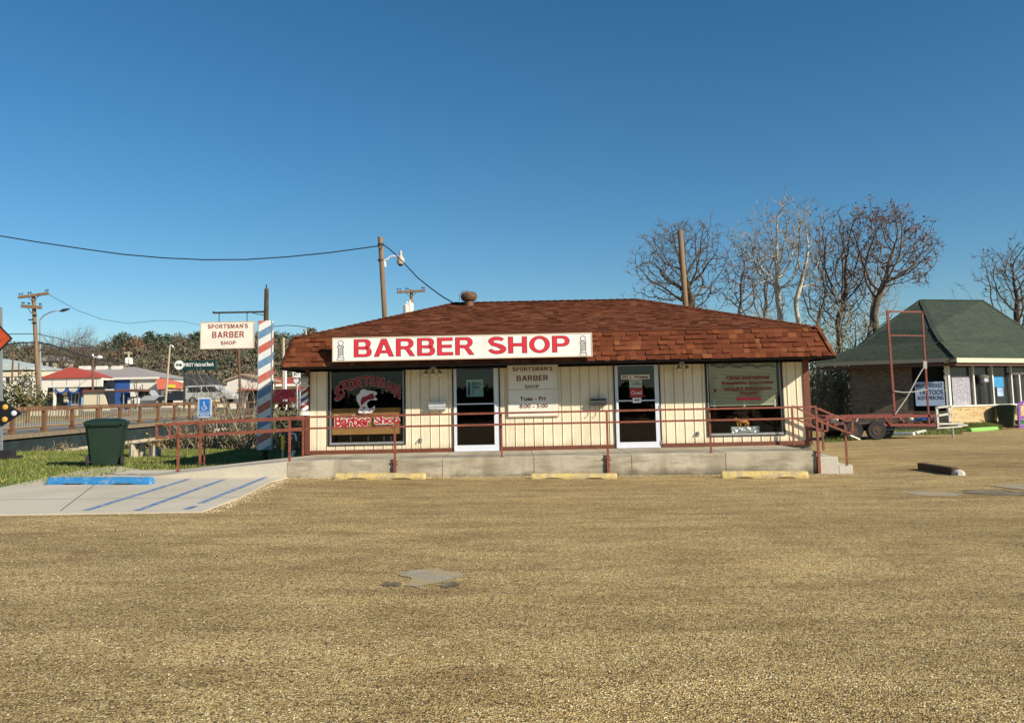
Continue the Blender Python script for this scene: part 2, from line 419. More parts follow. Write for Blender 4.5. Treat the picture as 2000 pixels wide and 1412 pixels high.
def siding(mb, a, b, z0, z1, y=YW, phase=0.0, f=None):
    """ribbed metal sheet: flat panels between narrow sunk seams, low stiffening flutes in each"""
    i0 = mb and len(mb.v)
    k = math.floor((a - phase) / BAY); xs = []
    prof = [(0, 0), (.010, .026), (.030, .026), (.036, -.006), (.058, 0), (.100, 0), (.106, .003), (.114, 0), (.165, 0), (.171, .003), (.179, 0), (BAY, 0)]
    pts = []
    while phase + k * BAY < b:
        for dx, dy in prof[:-1]: pts.append((phase + k * BAY + dx, dy))
        k += 1
    pts = [(a, 0)] + [p for p in pts if a + .002 < p[0] < b - .002] + [(b, 0)]
    for (xa, da), (xb, db) in zip(pts, pts[1:]):
        mb.face([(xa, y + da, z0), (xb, y + db, z0), (xb, y + db, z1), (xa, y + da, z1)])
    return mb
TR = .085
zb = PZ + .10
siding(mb, XL, W1[0], zb, TOPZ); siding(mb, W1[0], W1[1], zb, W1[2])
siding(mb, W1[1], D1[0], zb, TOPZ); siding(mb, D1[1], D2[0], zb, TOPZ)
siding(mb, D2[1], W2[0], zb, TOPZ); siding(mb, W2[0], W2[1], zb, W2[2]); siding(mb, W2[1], XR, zb, TOPZ)
# side and rear walls
for (a, b, fn) in ((YW + .02, YB, lambda p: Vector((XL + (p.y - YW), p.x, p.z))), (YW + .02, YB, lambda p: Vector((XR - (p.y - YW), p.x, p.z)))):
    i0 = len(mb.v); siding(mb, a, b, zb, TOPZ); mb.xform(fn, i0)
i0 = len(mb.v); siding(mb, XL + .02, XR - .02, zb, TOPZ, YW); mb.xform(lambda p: Vector((p.x, YB - (p.y - YW), p.z)), i0)
mb.build('wall', m_siding, shop)
mb = MB()
for a, b in ((XL + .1, D1[0] - .03), (D1[1] + .03, D2[0] - .03), (D2[1] + .03, XR - .1)): mb.box(a, b, YW - .018, YW + .05, PZ + .002, zb)
mb.box(XL + .1, XR - .1, YB - .05, YB + .018, PZ, zb)
for x in (XL, XR): mb.box(x - .018, x + .018, YW + .1, YB - .1, PZ, zb)
mb.build('base_trim', m_trim, shop)
for x, x2 in ((XL - .02, XL + .10), (XR - .14, XR + .02)):
    mb = MB(); mb.box(x, x2, YW - .028, YW + .10, PZ + .001, TOPZ); mb.build('corner_post', m_trim, shop)
mb = MB(); mb.box(XL + .1, XR - .14, YW - .026, YW - .003, TOPZ - .10, TOPZ - .002); mb.box(XL, XR, YE + .05, YW - .03, EZ - .012, EZ - .006); mb.build('eave_shade_strip', m_eave_shade, shop)  # black strip and sheet paint in the soffit shade at the wall top
# foundation slab under the walls
mb = MB(); mb.box(XL, XR, YW + .05, YB - .05, -.3, PZ - .004); mb.build('foundation', m_conc, shop)
# interior shell
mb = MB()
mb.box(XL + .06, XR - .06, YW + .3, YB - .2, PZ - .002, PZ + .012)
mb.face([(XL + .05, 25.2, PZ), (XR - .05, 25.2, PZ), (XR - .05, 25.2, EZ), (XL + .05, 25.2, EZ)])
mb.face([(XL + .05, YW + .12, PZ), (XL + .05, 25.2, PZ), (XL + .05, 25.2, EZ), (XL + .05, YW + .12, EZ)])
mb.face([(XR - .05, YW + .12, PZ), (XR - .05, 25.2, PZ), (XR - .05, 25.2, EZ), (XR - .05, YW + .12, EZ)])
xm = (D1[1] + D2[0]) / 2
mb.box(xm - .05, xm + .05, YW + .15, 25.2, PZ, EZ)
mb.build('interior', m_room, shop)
# roof
roof = MB()
E = [Vector((EX0, YE, EZ)), Vector((EX1, YE, EZ)), Vector((EX1, EYB, EZ)), Vector((EX0, EYB, EZ))]
Sk = [Vector((SX0, YS, SZ)), Vector((SX1, YS, SZ)), Vector((SX1, SYB, SZ)), Vector((SX0, SYB, SZ))]
RG = [Vector((RX0, YR, RZ)), Vector((RX1, YR, RZ))]
for i in range(4):
    j = (i + 1) % 4; roof.face([E[i], E[j], Sk[j], Sk[i]])
roof.face([Sk[0], Sk[1], RG[1], RG[0]]); roof.face([Sk[2], Sk[3], RG[0], RG[1]])
roof.face([Sk[1], Sk[2], RG[1]]); roof.face([Sk[3], Sk[0], RG[0]])
roof.face([E[3], E[2], E[1], E[0]])
rf = roof.build('roof', m_underlay, shop)
sh = MB(); r1 = random.Random(3)
for i in range(4):
    j = (i + 1) % 4
    shingles(sh, E[i], E[j], Sk[i], Sk[j], .125, .19, r1, PAL, .030)
PAL2 = [(.128, .041, .019)] * 8 + [(.105, .033, .015)] * 5 + [(.150, .051, .023)] * 4 + [(.18, .070, .032)]
shingles(sh, Sk[0], Sk[1], RG[0], RG[1], .14, .24, r1, PAL2, .014)
shingles(sh, Sk[2], Sk[3], RG[1], RG[0], .14, .5, r1, PAL2, .014)
shingles(sh, Sk[1], Sk[2], RG[1], RG[1], .14, .3, r1, PAL2, .014)
shingles(sh, Sk[3], Sk[0], RG[0], RG[0], .14, .3, r1, PAL2, .014)
sh.build('shingles', m_shingle, rf)
# hip, ridge and corner caps
cp = MB()
def caps(a, b, w_=.13, step=.2):
    a = Vector(a); b = Vector(b); n = int((b - a).length / step); d = (b - a).normalized(); s_ = d.cross(Vector((0, 0, 1))).normalized()
    for k in range(n):
        p = a.lerp(b, k / n); q = a.lerp(b, (k + 1.12) / n); c = tab(r1, PAL2)
        h = Vector((0, 0, .030)); l = Vector((0, 0, .012)); dn = Vector((0, 0, -.02))
        cp.face([p - s_ * w_ + dn + h * .6, p + h, q + l, q - s_ * w_ + dn], c); cp.face([p + h, p + s_ * w_ + dn + h * .6, q + s_ * w_ + dn, q + l], c)
        cp.face([p - s_ * w_ + dn, p, p + h, p - s_ * w_ + dn + h * .6], c); cp.face([p, p + s_ * w_ + dn, p + s_ * w_ + dn + h * .6, p + h], c)
for i, g in ((0, 0), (1, 1), (2, 1), (3, 0)): caps(Sk[i], RG[g]); caps(E[i] + Vector((0, 0, .02)), Sk[i] + Vector((0, 0, .012)), .07)
caps(RG[0], RG[1])
# starter edge where the low slope meets the steep skirt
for i in range(4): cp.bar(Sk[i] + Vector((0, 0, .016)), Sk[(i + 1) % 4] + Vector((0, 0, .016)), .05, .022)
for k in range(len(cp.f)):
    if cp.c[k] == (1, 1, 1): cp.c[k] = (.14, .05, .03)
cp.build('cap_shingles', m_shingle, rf)
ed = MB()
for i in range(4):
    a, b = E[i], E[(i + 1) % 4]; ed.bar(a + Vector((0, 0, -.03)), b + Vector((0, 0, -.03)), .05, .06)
ed.build('drip_edge', m_eave_shade, rf)  # drip edge blackened to deepen the painted dark line under the eave
# turbine vent
vx = A(916, 590, YR - .35); vz = vx.z
mb = MB(); c = Vector((A(916, 586, YR - .35).x, YR - .35, RZ - .12))
mb.lathe(c, [(.13, -.05), (.13, .12)], 20)
prof = [(.12, .12), (.19, .15), (.225, .22), (.225, .28), (.19, .35), (.10, .385), (.01, .395)]
mb.lathe(c, prof, 24)
for k in range(20):
    a = 2 * math.pi * k / 20
    pts = [c + Vector((r * math.cos(a + t * .25) * 1.03, r * math.sin(a + t * .25) * 1.03, z)) for t, (r, z) in enumerate(prof[:-1])]
    mb.tube(pts, .008, 4)
mb.tube([c + Vector((-.27, 0, .12)), c + Vector((-.28, 0, .28)), c + Vector((-.2, 0, .41)), c + Vector((0, 0, .43))], .009, 5)
m_rust = mat('rusted_steel', (.14, .072, .042), .8, .4, 12, .4, 60)
mb.build('turbine_vent', m_rust, rf, smooth=False)

# ---- windows
def window(r, label):
    x0, x1, z0, z1 = r
    z1 = TOPZ
    t = MB()
    t.box(x0 - .035, x0 + .015, YW - .02, YW + .06, z0 - .02, z1); t.box(x1 - .015, x1 + .03, YW - .02, YW + .06, z0 - .02, z1); t.box(x0 - .035, x1 + .03, YW - .022, YW + .06, z0 - .04, z0 - .021)
    fr = t.build('window', m_dark, shop, label=label)
    s_ = MB(); s_.box(x0 + .016, x1 - .016, YW - .02, YW + .06, z0 - .012, z0 + .04)
    s_.box(x0 + .016, x0 + .045, YW + .01, YW + .058, z0 + .041, z1 - .05); s_.box(x1 - .045, x1 - .016, YW + .01, YW + .058, z0 + .041, z1 - .05)
    s_.build('frame', m_metal, fr)
    g = MB(); g.face([(x0 + .045, YW + .025, z0 + .04), (x1 - .045, YW + .025, z0 + .04), (x1 - .045, YW + .025, z1 - .05), (x0 + .045, YW + .025, z1 - .05)])
    g.build('pane', g_glass, fr)
    return fr
win1 = window(W1, 'wide shop window with arched red lettering and a leaping fish on the glass')
win2 = window(W2, 'wide shop window with closed blinds and red lettering')
yg = YW + .024
# left window: paper, lettering, fish
pp = rect(649, 797, 783, 848, YW + .07)  # paper stops at the eave shadow line; dark room stands in for shaded paper
mb = MB(); mb.box(pp[0], pp[1], YW + .07, YW + .073, pp[2], pp[3]); mb.build('window_paper', m_kraft, win1)
mb = MB()
for px in (685, 719, 750, 764):
    a = rect(px - 1.2, 852, px + 1.2, 862, YW + .3); mb.box(a[0], a[1], YW + .3, YW + .31, a[2], a[3])
mb.build('shelf_leg', m_metal, win1)
def arc_text(body, px, cx, cy, rx, ry, lo, off):
    pass
arc = [('S', 651, 675, 751, 783, 27), ('P', 662, 681, 743, 769, 22), ('O', 675, 696, 739, 763, 12), ('R', 692, 709, 736, 757, 6), ('T', 708, 722, 733, 754, -2),
       ('S', 720, 734, 733, 755, -7), ('M', 735, 753, 736, 757, -12), ('A', 752, 769, 744, 766, -18), ('N', 768, 783, 750, 778, -26)]
mo = MB(); mi = MB()
for ch, x0, x1, y0, y1, rot in arc:
    a = rect(x0, y0, x1, y1, yg); cx = (a[0] + a[1]) / 2; cz = (a[2] + a[3]) / 2; w_ = (a[1] - a[0]) * .80; h_ = (a[3] - a[2]) * .88
    sh_ = math.tan(R(-rot)) * .55
    for m_, off, gr, dy in ((mo, .06, .014, 0), (mi, .045, -.001, -.0015)):
        def fr_(u, q, cx=cx, cz=cz, dy=dy): return (u, yg - .002 + dy, q + (u - cx) * math.tan(R(rot)) * .9)
        btext(m_, ch, cx - w_ / 2, cx + w_ / 2, cz - h_ / 2, cz + h_ / 2, yg, max(gr, 0), .1, fr_)
m_lt = mat('pale_pink_outline', (.36, .24, .24), .5, .05, 5)
m_redvinyl = mat('red_vinyl', (.24, .01, .014), .45, .08, 5)
mo.build('arched_letter_outline', m_lt, win1); mi.build('arched_letters', m_redvinyl, win1)
mo = MB(); mi = MB()
for wd, x0, x1 in (('Barber', 654, 724), ('Shop', 731, 781)):
    a = rect(x0, 811, x1, 833, yg)
    text(mo, wd, a[0], a[1], a[2], a[3], yg - .002, .085, .012); text(mi, wd, a[0], a[1], a[2], a[3], yg - .0035, .03, 0)
m_wv = mat('white_vinyl', (.66, .62, .61), .5, .04, 5)
mo.build('script_outline', m_wv, win1); mi.build('script_letters', mat('script_red_vinyl', (.40, .02, .02), .5, .1, 5), win1)
def polypx(mb, pts, y, dy, s=7.407, ox=630, oy=700):
    q = [A(ox + x / s, oy + z / s, y) for x, z in pts]
    mb.faces([(p.x, y - dy, p.z) for p in q], [tuple(range(len(q)))]); return mb
fw_ = MB()
polypx(fw_, [(545, 700), (495, 610), (490, 545), (530, 510), (555, 460), (600, 440), (650, 465), (740, 470), (785, 490), (790, 520), (745, 540), (795, 590), (780, 605), (700, 600), (640, 640), (650, 700), (690, 735), (755, 680), (760, 740), (700, 790), (600, 800), (520, 790), (515, 745)], yg, .002)
fw_.build('fish_body', m_wv, win1)
fr2 = MB()
for pts in ([(560, 690), (548, 620), (570, 560), (640, 540), (700, 510), (745, 500), (735, 530), (760, 575), (720, 590), (660, 600), (610, 640)],
            [(545, 745), (600, 735), (590, 760)], [(560, 780), (620, 770), (600, 795)], [(660, 750), (700, 740), (680, 775)], [(715, 725), (745, 715), (735, 745)], [(560, 705), (620, 700), (625, 725), (580, 722)]):
    polypx(fr2, pts, yg, .0035)
fr2.build('fish_marking', m_redvinyl, win1)
# right window: blinds, lettering
bl = rect(1385, 709, 1517, 792, YW + .08)
m_blind = mat('cream_blind', (.62, .60, .40), .6, .04, 5)
mb = MB(); nsl = 30
for k in range(nsl):
    z = bl[2] + .03 + (bl[3] - bl[2] - .05) * k / nsl
    mb.faces([(bl[0], YW + .078, z), (bl[1], YW + .078, z), (bl[1], YW + .073, z + .026), (bl[0], YW + .073, z + .026)], [(0, 1, 2, 3)])
mb.box(bl[0], bl[1], YW + .07, YW + .095, bl[2], bl[2] + .028); mb.box(bl[0], bl[1], YW + .065, YW + .10, bl[3] - .02, bl[3] + .03)
mb.build('blind', m_blind, win2)
mb = MB()
for px in (1394, 1452, 1512):
    a = rect(px - 1.5, 780, px + 1.5, 794, YW + .148); mb.box(a[0], a[1], YW + .066, YW + .069, a[2], a[3])
mb.build('blind_tape', m_offwhite, win2)
mb = MB()
for body, x0, x1, y0, y1 in (('Christ International', 1418.5, 1502.7, 733, 741), ('Evangelistic Enterprises', 1410, 1511, 744, 751.5), ('HOLLIS P. BOHANNON', 1416, 1507, 756, 762.5), ('Evangelist', 1445, 1482, 764.5, 771), ):
    a = rect(x0, y0, x1, y1, yg); text(mb, body, a[0], a[1], a[2], a[3], yg - .002, .045)
mb.build('ministry_lettering', m_redvinyl, win2)
a = rect(1439, 775.5, 1486, 781, yg); mb = MB(); mb.box(a[0], a[1], yg - .003, yg - .001, a[2], a[3]); mb.build('red_strip', m_red, win2)
a = rect(1394, 734, 1396.5, 751, yg); b_ = rect(1389, 738.5, 1401, 740.5, yg)
mb = MB(); mb.box(a[0], a[1], yg - .003, yg - .001, a[2], a[3]); mb.box(b_[0], b_[1], yg - .0045, yg - .0031, b_[2], b_[3]); mb.build('cross_decal', m_lt, win2)
mb = MB(); polypx(mb, [(245, 520), (285, 520), (295, 550), (262, 575)], yg, .002, 7.43, 1360, 690); mb.build('heart_decal', m_redvinyl, win2)
# garland along top
mb = MB(); rg = random.Random(5)
for k in range(420):
    t = k / 419; px = 1386 + 128 * t; py = 713 + 3.5 * math.sin(t * math.pi * 3.4) ** 2
    p = A(px, py, YW + .048) + Vector((0, rg.uniform(-.012, .012), rg.uniform(-.03, .03))); d = Vector((rg.uniform(-1, 1), rg.uniform(-1, 1), rg.uniform(-1, 1))).normalized() * .035
    e = d.cross(Vector((0, 1, .3))).normalized() * .008; mb.face([p - e, p + e, p + d])
mb.build('garland', mat('dark_garland', (.03, .035, .02), .8), win2)
# wrapped box and orange toy inside the right window
a = rect(1429, 833, 1484, 846, YW + .22)
t_ = T('wrapped_box', 'silver foil wrapped box standing inside the right shop window', 'box', ((a[0] + a[1]) / 2, YW + .3, W2[2] + .04))
mb = MB(); n0 = 14; rg = random.Random(11)
zt = a[3]; z0_ = W2[2] + .045
vs = []; fs = []
for i in range(n0 + 1):
    for j in range(7):
        u = i / n0; v = j / 6; vs.append((a[0] + (a[1] - a[0]) * u, YW + .22 + rg.uniform(-.012, .012) + .03 * v, z0_ + (zt - z0_) * v + rg.uniform(-.005, .005)))
fs = [(i * 7 + j, (i + 1) * 7 + j, (i + 1) * 7 + j + 1, i * 7 + j + 1) for i in range(n0) for j in range(6)]
mb.faces(vs, fs); mb.box(a[0], a[1], YW + .255, YW + .40, z0_, zt)
mb.build('foil_wrapping', mat('crumpled_foil', (.62, .63, .60), .3, .25, 14, .6, 30, metal=.5), t_)
t_ = T('orange_figurine', 'orange animal figurine on top of the foil wrapped box', 'figurine', ((a[0] + a[1]) / 2, YW + .3, zt))
m_or = mat('orange_ceramic', (.62, .25, .045), .5, .15, 12)
mb = MB(); cx = a[0] + .27; y0 = YW + .3
mb.tube([(cx - .10, y0, zt + .13), (cx, y0, zt + .14), (cx + .12, y0, zt + .12), (cx + .2, y0, zt + .06)], [.045, .055, .05, .02], 10)
mb.tube([(cx - .12, y0, zt + .13), (cx - .13, y0, zt + .2), (cx - .17, y0, zt + .205)], [.035, .035, .02], 8)
for dx in (-.11, -.04, .09, .15): mb.tube([(cx + dx, y0, zt + .12), (cx + dx + .03, y0, zt + .002)], [.025, .015], 7)
mb.build('body', m_or, t_, smooth=True)
mb = MB(); mb.tube([(cx + .03, y0 + .03, zt + .15), (cx + .09, y0 + .03, zt + .30), (cx + .2, y0 + .03, zt + .18)], .012, 6); mb.tube([(cx - .05, y0 + .04, zt + .31), (cx + .16, y0 + .04, zt + .33)], [.03, .05], 8)
mb.build('rider', m_timber, t_)

# ---- doors
def door(r, px, label, hinge_right):
    x0, x1, z0, z1 = r; z0 = PZ
    zt = A((px[0] + px[1]) / 2, px[2] - 5.5, YW).z
    t = MB()
    t.box(x0 - .035, x0 - .002, YW - .03, YW + .08, z0, TOPZ - .002); t.box(x1 + .002, x1 + .035, YW - .03, YW + .08, z0, TOPZ - .002)
    dr = t.build('door', m_dark, shop, label=label)
    gx0, gx1, gz0, gz1 = rect(px[0], px[2], px[1], px[3], YW)
    t = MB()
    t.box(x0, x1, YW - .02, YW + .03, z0 + .012, gz0); t.box(x0, x1, YW - .02, YW + .03, gz1, zt + .06)
    t.box(x0, gx0, YW - .02, YW + .03, gz0, gz1); t.box(gx1, x1, YW - .02, YW + .03, gz0, gz1)
    t.build('frame', m_alum, dr)
    t = MB()
    if zt + .06 < TOPZ: t.box(x0, x1, YW - .01, YW + .05, zt + .061, TOPZ); t.build('head_panel', m_dark, dr)
    g = MB(); g.face([(gx0, YW + .006, gz0), (gx1, YW + .006, gz0), (gx1, YW + .006, gz1), (gx0, YW + .006, gz1)]); g.build('pane', g_door, dr)
    zm = A(px[0], px[4], YW).z + (0 if px[0] < 1000 else 0)
    g = MB(); g.box(gx0, gx1, YW - .055, YW - .03, zm - .015, zm + .015)
    for x in (gx0 + .005, gx1 - .035): g.box(x, x + .03, YW - .031, YW - .018, zm - .014, zm + .014)
    g.build('push_bar', m_alum, dr)
    hx = (gx1 + .015) if not hinge_right else (gx0 - .06)
    g = MB(); g.box(hx, hx + .045, YW - .06, YW - .045, zm - .26, zm + .0); g.box(hx + .01, hx + .035, YW - .046, YW - .02, zm - .03, zm - .01); g.box(hx + .01, hx + .035, YW - .046, YW - .02, zm - .25, zm - .23)
    g.lathe((hx + .022, YW - .021, zm + .12), [(.016, 0), (.016, -.012)], 10, 'y')
    g.build('handle', m_alum, dr)
    g = MB(); g.box(x0, x1, YW - .1, YW + .03, z0 + .001, z0 + .012); g.build('threshold', m_metal, dr)
    g = MB()
    for zz in (z0 + .12, z0 + 1.0, zt - .12): g.tube([(x0 - .0 if hinge_right is False else x1, YW - .032, zz - .05), (x0 if hinge_right is False else x1, YW - .032, zz + .05)], .012, 6)
    g.build('hinge', m_metal, dr)
    return dr
door1 = door(D1, (892, 965, 720, 869, 789.5), 'glass door with a pale closing notice taped to it', False)
door2 = door(D2, (1208, 1279.5, 714.5, 863, 783), 'glass door with a street address and a red closed card', True)
m_notice = mat('pale_green_paper', (.34, .55, .50), .7, .06, 8)
a = rect(911, 741.5, 944, 774.5, YW + .02)
mb = MB(); mb.box(a[0], a[1], YW + .015, YW + .017, a[2], a[3]); mb.build('closing_notice', m_notice, door1)
mb = MB(); a = rect(921, 746, 941, 751, YW); text(mb, 'CLOSED', a[0], a[1], a[2], a[3], YW + .0135, .05)
for k in range(3): 
    a = rect(922, 752.5 + k * 2.4, 941 - k * 3, 753.6 + k * 2.4, YW); mb.box(a[0], a[1], YW + .0132, YW + .0142, a[2], a[3])
for k in range(4):
    a = rect(922, 760 + k * 2.4, 926, 761 + k * 2.4, YW); mb.box(a[0], a[1], YW + .0132, YW + .0142, a[2], a[3])
a = rect(913.5, 746, 918, 772, YW)
mb.box(a[0], a[1], YW + .0132, YW + .0142, a[2], a[3])
mb.build('notice_lettering', mat('navy_ink', (.03, .05, .10), .6), door1)
a = rect(1213, 732, 1269, 740.5, YW)
mb = MB(); mb.box(a[0], a[1], YW + .001, YW + .0025, a[2], a[3]); pl = mb.build('address_plate', m_offwhite, door2)
mb = MB(); text(mb, '292 S. Wheeler', a[0] + .02, a[1] - .02, a[2] + .018, a[3] - .015, YW - .0005, .03); mb.build('address_lettering', m_shaded_red, door2)
a = rect(1229, 741, 1254, 757.5, YW); mb = MB(); mb.box(a[0], a[1], YW + .001, YW + .0025, a[2], a[3]); mb.build('notice_card', mat('grey_green_card', (.40, .44, .36), .7), door2)
a = rect(1240, 747, 1248, 751, YW); mb = MB(); text(mb, 'NO', a[0], a[1], (a[2] + a[3]) / 2 + .01, a[3] + .01, YW - .0005, .03); text(mb, 'SOLICITING', a[0] - .05, a[1] + .05, a[2] - .01, (a[2] + a[3]) / 2 - .005, YW - .0005, .03); mb.build('card_lettering', m_black, door2)
a = rect(1230, 758.5, 1255.5, 776.5, YW); mb = MB(); mb.box(a[0], a[1], YW + .001, YW + .0025, a[2], a[3]); mb.build('red_card', mat('red_card', (.48, .035, .035), .5), door2)
a = rect(1232.5, 763, 1253, 770.5, YW); mb = MB(); text(mb, 'Closed', a[0], a[1], a[2], a[3], YW - .0005, .02); mb.build('red_card_lettering', m_wv, door2)
a = rect(1235, 776.8, 1252, 786, YW); mb = MB(); mb.box(a[0], a[1], YW - .058, YW - .056, a[2], a[3]); mb.build('hours_card', m_white, door2)
mb = MB(); text(mb, '8:00', a[0] + .05, a[1] - .05, a[2] + .03, a[3] - .03, YW - .0595, .03); mb.build('hours_lettering', m_black, door2)
# ---- signs on the shop
def sign_panel(name, label, cat, r, y, th, m_face, m_edge=None):
    t = T(name, label, cat, ((r[0] + r[1]) / 2, y, r[2]))
    mb = MB(); mb.box(r[0], r[1], y, y + th, r[2], r[3]); mb.build('panel', m_face, t)
    if m_edge:
        e = .025; f = MB()
        for q in ((r[0] - e, r[1] + e, r[3], r[3] + e), (r[0] - e, r[1] + e, r[2] - e, r[2]), (r[0] - e, r[0], r[2], r[3]), (r[1], r[1] + e, r[2], r[3])):
            f.box(q[0], q[1], y - .006, y + th, q[2], q[3])
        f.build('rim', m_edge, t)
    return t
m_edge = mat('tan_rim', (.58, .46, .33), .5, .1, 5)
ysg = 20.38
a = rect(651, 656.5, 1155, 699.5, ysg)
sg = sign_panel('shop_sign', 'long white fascia sign with red BARBER SHOP letters on the roof edge', 'sign', a, ysg, .06, m_white, m_edge)
for k, (wd, x0, x1, y0, y1) in enumerate((('BARBER', 691, 926.5, 660.5, 695.5), ('SHOP', 953.5, 1113, 656, 690.5))):
    b_ = rect(x0, y0, x1, y1, ysg)
    o_ = MB(); i_ = MB(); 
    btext(o_, wd, b_[0], b_[1], b_[2], b_[3], ysg - .003, .0); btext(i_, wd, b_[0], b_[1], b_[2], b_[3], ysg - .006, -.010)
    o_.build('letter_outline', m_outline, sg); i_.build('lettering', m_red, sg)
mb = MB(); s1 = A(903.5, 678, ysg).x; mb.box(s1 - .004, s1 + .004, ysg - .0015, ysg, a[2], a[3]); mb.build('panel_seam', m_edge, sg)
def pole_mark(cx, cy):
    mb = MB(); k = 1 / 1664 * ysg
    c = A(cx, cy, ysg); y = ysg - .004
    def P(u, v): return (c.x + u * k, y, c.z + v * k)
    def line(p, q, w_=.9):
        p = Vector(P(*p)); q = Vector(P(*q)); d = (q - p).normalized(); n = Vector((-d.z, 0, d.x)) * w_ * k / 2
        mb.face([p - n, q - n, q + n, p + n])
    n = 20
    for j in range(n):
        a0 = 2 * math.pi * j / n; a1 = 2 * math.pi * (j + 1) / n
        line((5 * math.cos(a0), 14.5 + 5 * math.sin(a0)), (5 * math.cos(a1), 14.5 + 5 * math.sin(a1)))
    for q in (((-6, 9), (6, 9)), ((-6, 6), (6, 6)), ((-6, 6), (-6, 9)), ((6, 6), (6, 9)), ((-4.6, 6), (-5, -14)), ((4.6, 6), (5, -14)), ((-6, -14), (6, -14)), ((-6, -14), (-7, -19)), ((6, -14), (7, -19)), ((-7, -19), (7, -19))): line(*q)
    for v in range(-12, 4, 2): line((-4.6, v), (4.6, v + 3.5), .75)
    mb.build('pole_emblem', m_black, sg)
pole_mark(665.5, 684.5); pole_mark(1139, 675.5)
# framed wall sign beside the left door
ys2 = YW - .05
a = rect(992.5, 713, 1089, 761, ys2); b_ = rect(993, 761.5, 1090, 812, ys2)
sg2 = T('wall_sign', 'white two-part wall sign with opening hours between the doors', 'sign', ((a[0] + a[1]) / 2, ys2, b_[2]))
mb = MB(); mb.box(a[0], a[1], ys2, ys2 + .04, a[2] + .012, a[3]); mb.build('panel', m_offwhite, sg2)
mb = MB(); mb.box(a[0], a[1], ys2, ys2 + .04, b_[2], a[2] - .006); mb.build('hours_panel', m_offwhite, sg2)
mb = MB(); mb.box(a[0] - .02, a[0] - .001, ys2 - .004, ys2 + .045, b_[2], a[3]); mb.box(a[1] + .001, a[1] + .02, ys2 - .004, ys2 + .045, b_[2], a[3]); mb.box(a[0], a[1], ys2 - .004, ys2 + .045, a[2] - .005, a[2] + .011); mb.box(a[0] - .02, a[1] + .02, ys2 - .004, ys2 + .045, b_[2] - .02, b_[2] - .001)
mb.build('rim', m_edge, sg2)
mb = MB()
for body, x0, x1, y0, y1, off in (("SPORTSMAN'S", 1001, 1079, 716.5, 724.5, .045), ('BARBER', 1009, 1070.5, 733, 743.5, .06), ('SHOP', 1025, 1053, 751.5, 758.5, .05)):
    q = rect(x0, y0, x1, y1, ys2); btext(mb, body, q[0], q[1], q[2], q[3], ys2 - .002, 0, .16)
for body, x0, x1, y0, y1, off in (('Tues - Fri', 1015, 1065.5, 774.5, 782.5, .03), ('8:00 - 5:00', 1014.5, 1070, 789, 797, .03)):
    q = rect(x0, y0, x1, y1, ys2); text(mb, body, q[0], q[1], q[2], q[3], ys2 - .002, off)
mb.build('lettering', m_shaded_red, sg2)
# mailboxes
def mailbox(px0, py0, px1, py1, m_, label, dark):
    r = rect(px0, py0, px1, py1, YW - .12); y0 = YW - .15; y1 = YW - .006
    t = T('mailbox', label, 'mailbox', ((r[0] + r[1]) / 2, YW, r[2]))
    mb = MB(); x0, x1, z0, z1 = r; h = z1 - z0
    pts = [(y1, z0), (y0 + .02, z0), (y0, z0 + .02), (y0, z1 - .07), (y0 + .04, z1 - .02), (y1, z1)]
    n = len(pts); vs = [(x0, a, b) for a, b in pts] + [(x1, a, b) for a, b in pts]
    mb.faces(vs, [tuple(range(n))[::-1], tuple(range(n, 2 * n))] + [(j, (j + 1) % n, (j + 1) % n + n, j + n) for j in range(n)])
    mb.build('box_body', m_, t)
    mb = MB(); mb.box(x0 - .012, x1 + .012, y0 - .012, y0 - .001, z1 - .11, z1 - .06); mb.bar((x0 - .012, y0 - .004, z1 - .062), (x0 - .012, y0 + .04, z1 - .012), .01); mb.bar((x0 - .01, y0 + .03, z1 - .004), (x1 + .01, y0 + .03, z1 - .004), .09, .01)
    mb.build('lid', m_, t)
    mb = MB()
    if dark:
        for x in (x0 + .1, x1 - .1): mb.tube([(x, y0 + .04, z0), (x, y0 + .02, z0 - .13), (x, y0 - .02, z0 - .15), (x, y0 - .045, z0 - .11)], .008, 6)
        mb.build('paper_hook', m_, t)
    else:
        mb.box(x0 + .03, x0 + .2, y0 - .0145, y0 - .013, z0 + .05, z1 - .13); text(mb, '292', x0 + .22, x0 + .34, z0 + .06, z1 - .13, y0 - .014, .02)
        mb.build('name_sticker', m_wv, t)
    return t
mailbox(838, 786, 870, 801, mat('silver_mailbox_metal', (.52, .53, .55), .4, .12, 10, metal=.25), 'silver wall mailbox with a white number sticker beside the left door', False)
mailbox(1154, 778.5, 1184.5, 791.5, mat('dark_mailbox_metal', (.045, .05, .05), .45, .2, 10), 'dark wall mailbox with paper hooks beside the right door', True)
# flood lights under the eave
m_lampw = mat('cream_lamp_housing', (.46, .43, .34), .5, .1, 9)
def flood(px, py, n, label):
    p = A(px, py, YW - .1); z = EZ - .05
    t = T('flood_light', label, 'flood light', (p.x, YW - .1, z), 'flood lights under the eave')
    mb = MB(); mb.lathe((p.x, YW - .1, z - .02), [(.06, 0), (.06, .045)], 14); mb.build('mount', m_lampw, t)
    for k in range(n):
        dx = (k - (n - 1) / 2) * (.20 if n == 2 else .17); q = Vector((p.x + dx, YW - .2, z - .12))
        mb = MB(); mb.tube([(p.x + dx * .3, YW - .1, z - .01), (p.x + dx * .8, YW - .12, z - .04), q + Vector((0, .06, .03))], .014, 6)
        d = Vector((dx * .8, -.6, -.7)).normalized(); a0 = q - d * .06
        mb.tube([a0, a0 + d * .05, a0 + d * .13, a0 + d * .15], [.030, .038, .07, .07], 14); mb.build('lamp_head', m_lampw, t, smooth=False)
flood(846, 715, 3, 'row of small cream flood lamps under the eave near the left door')
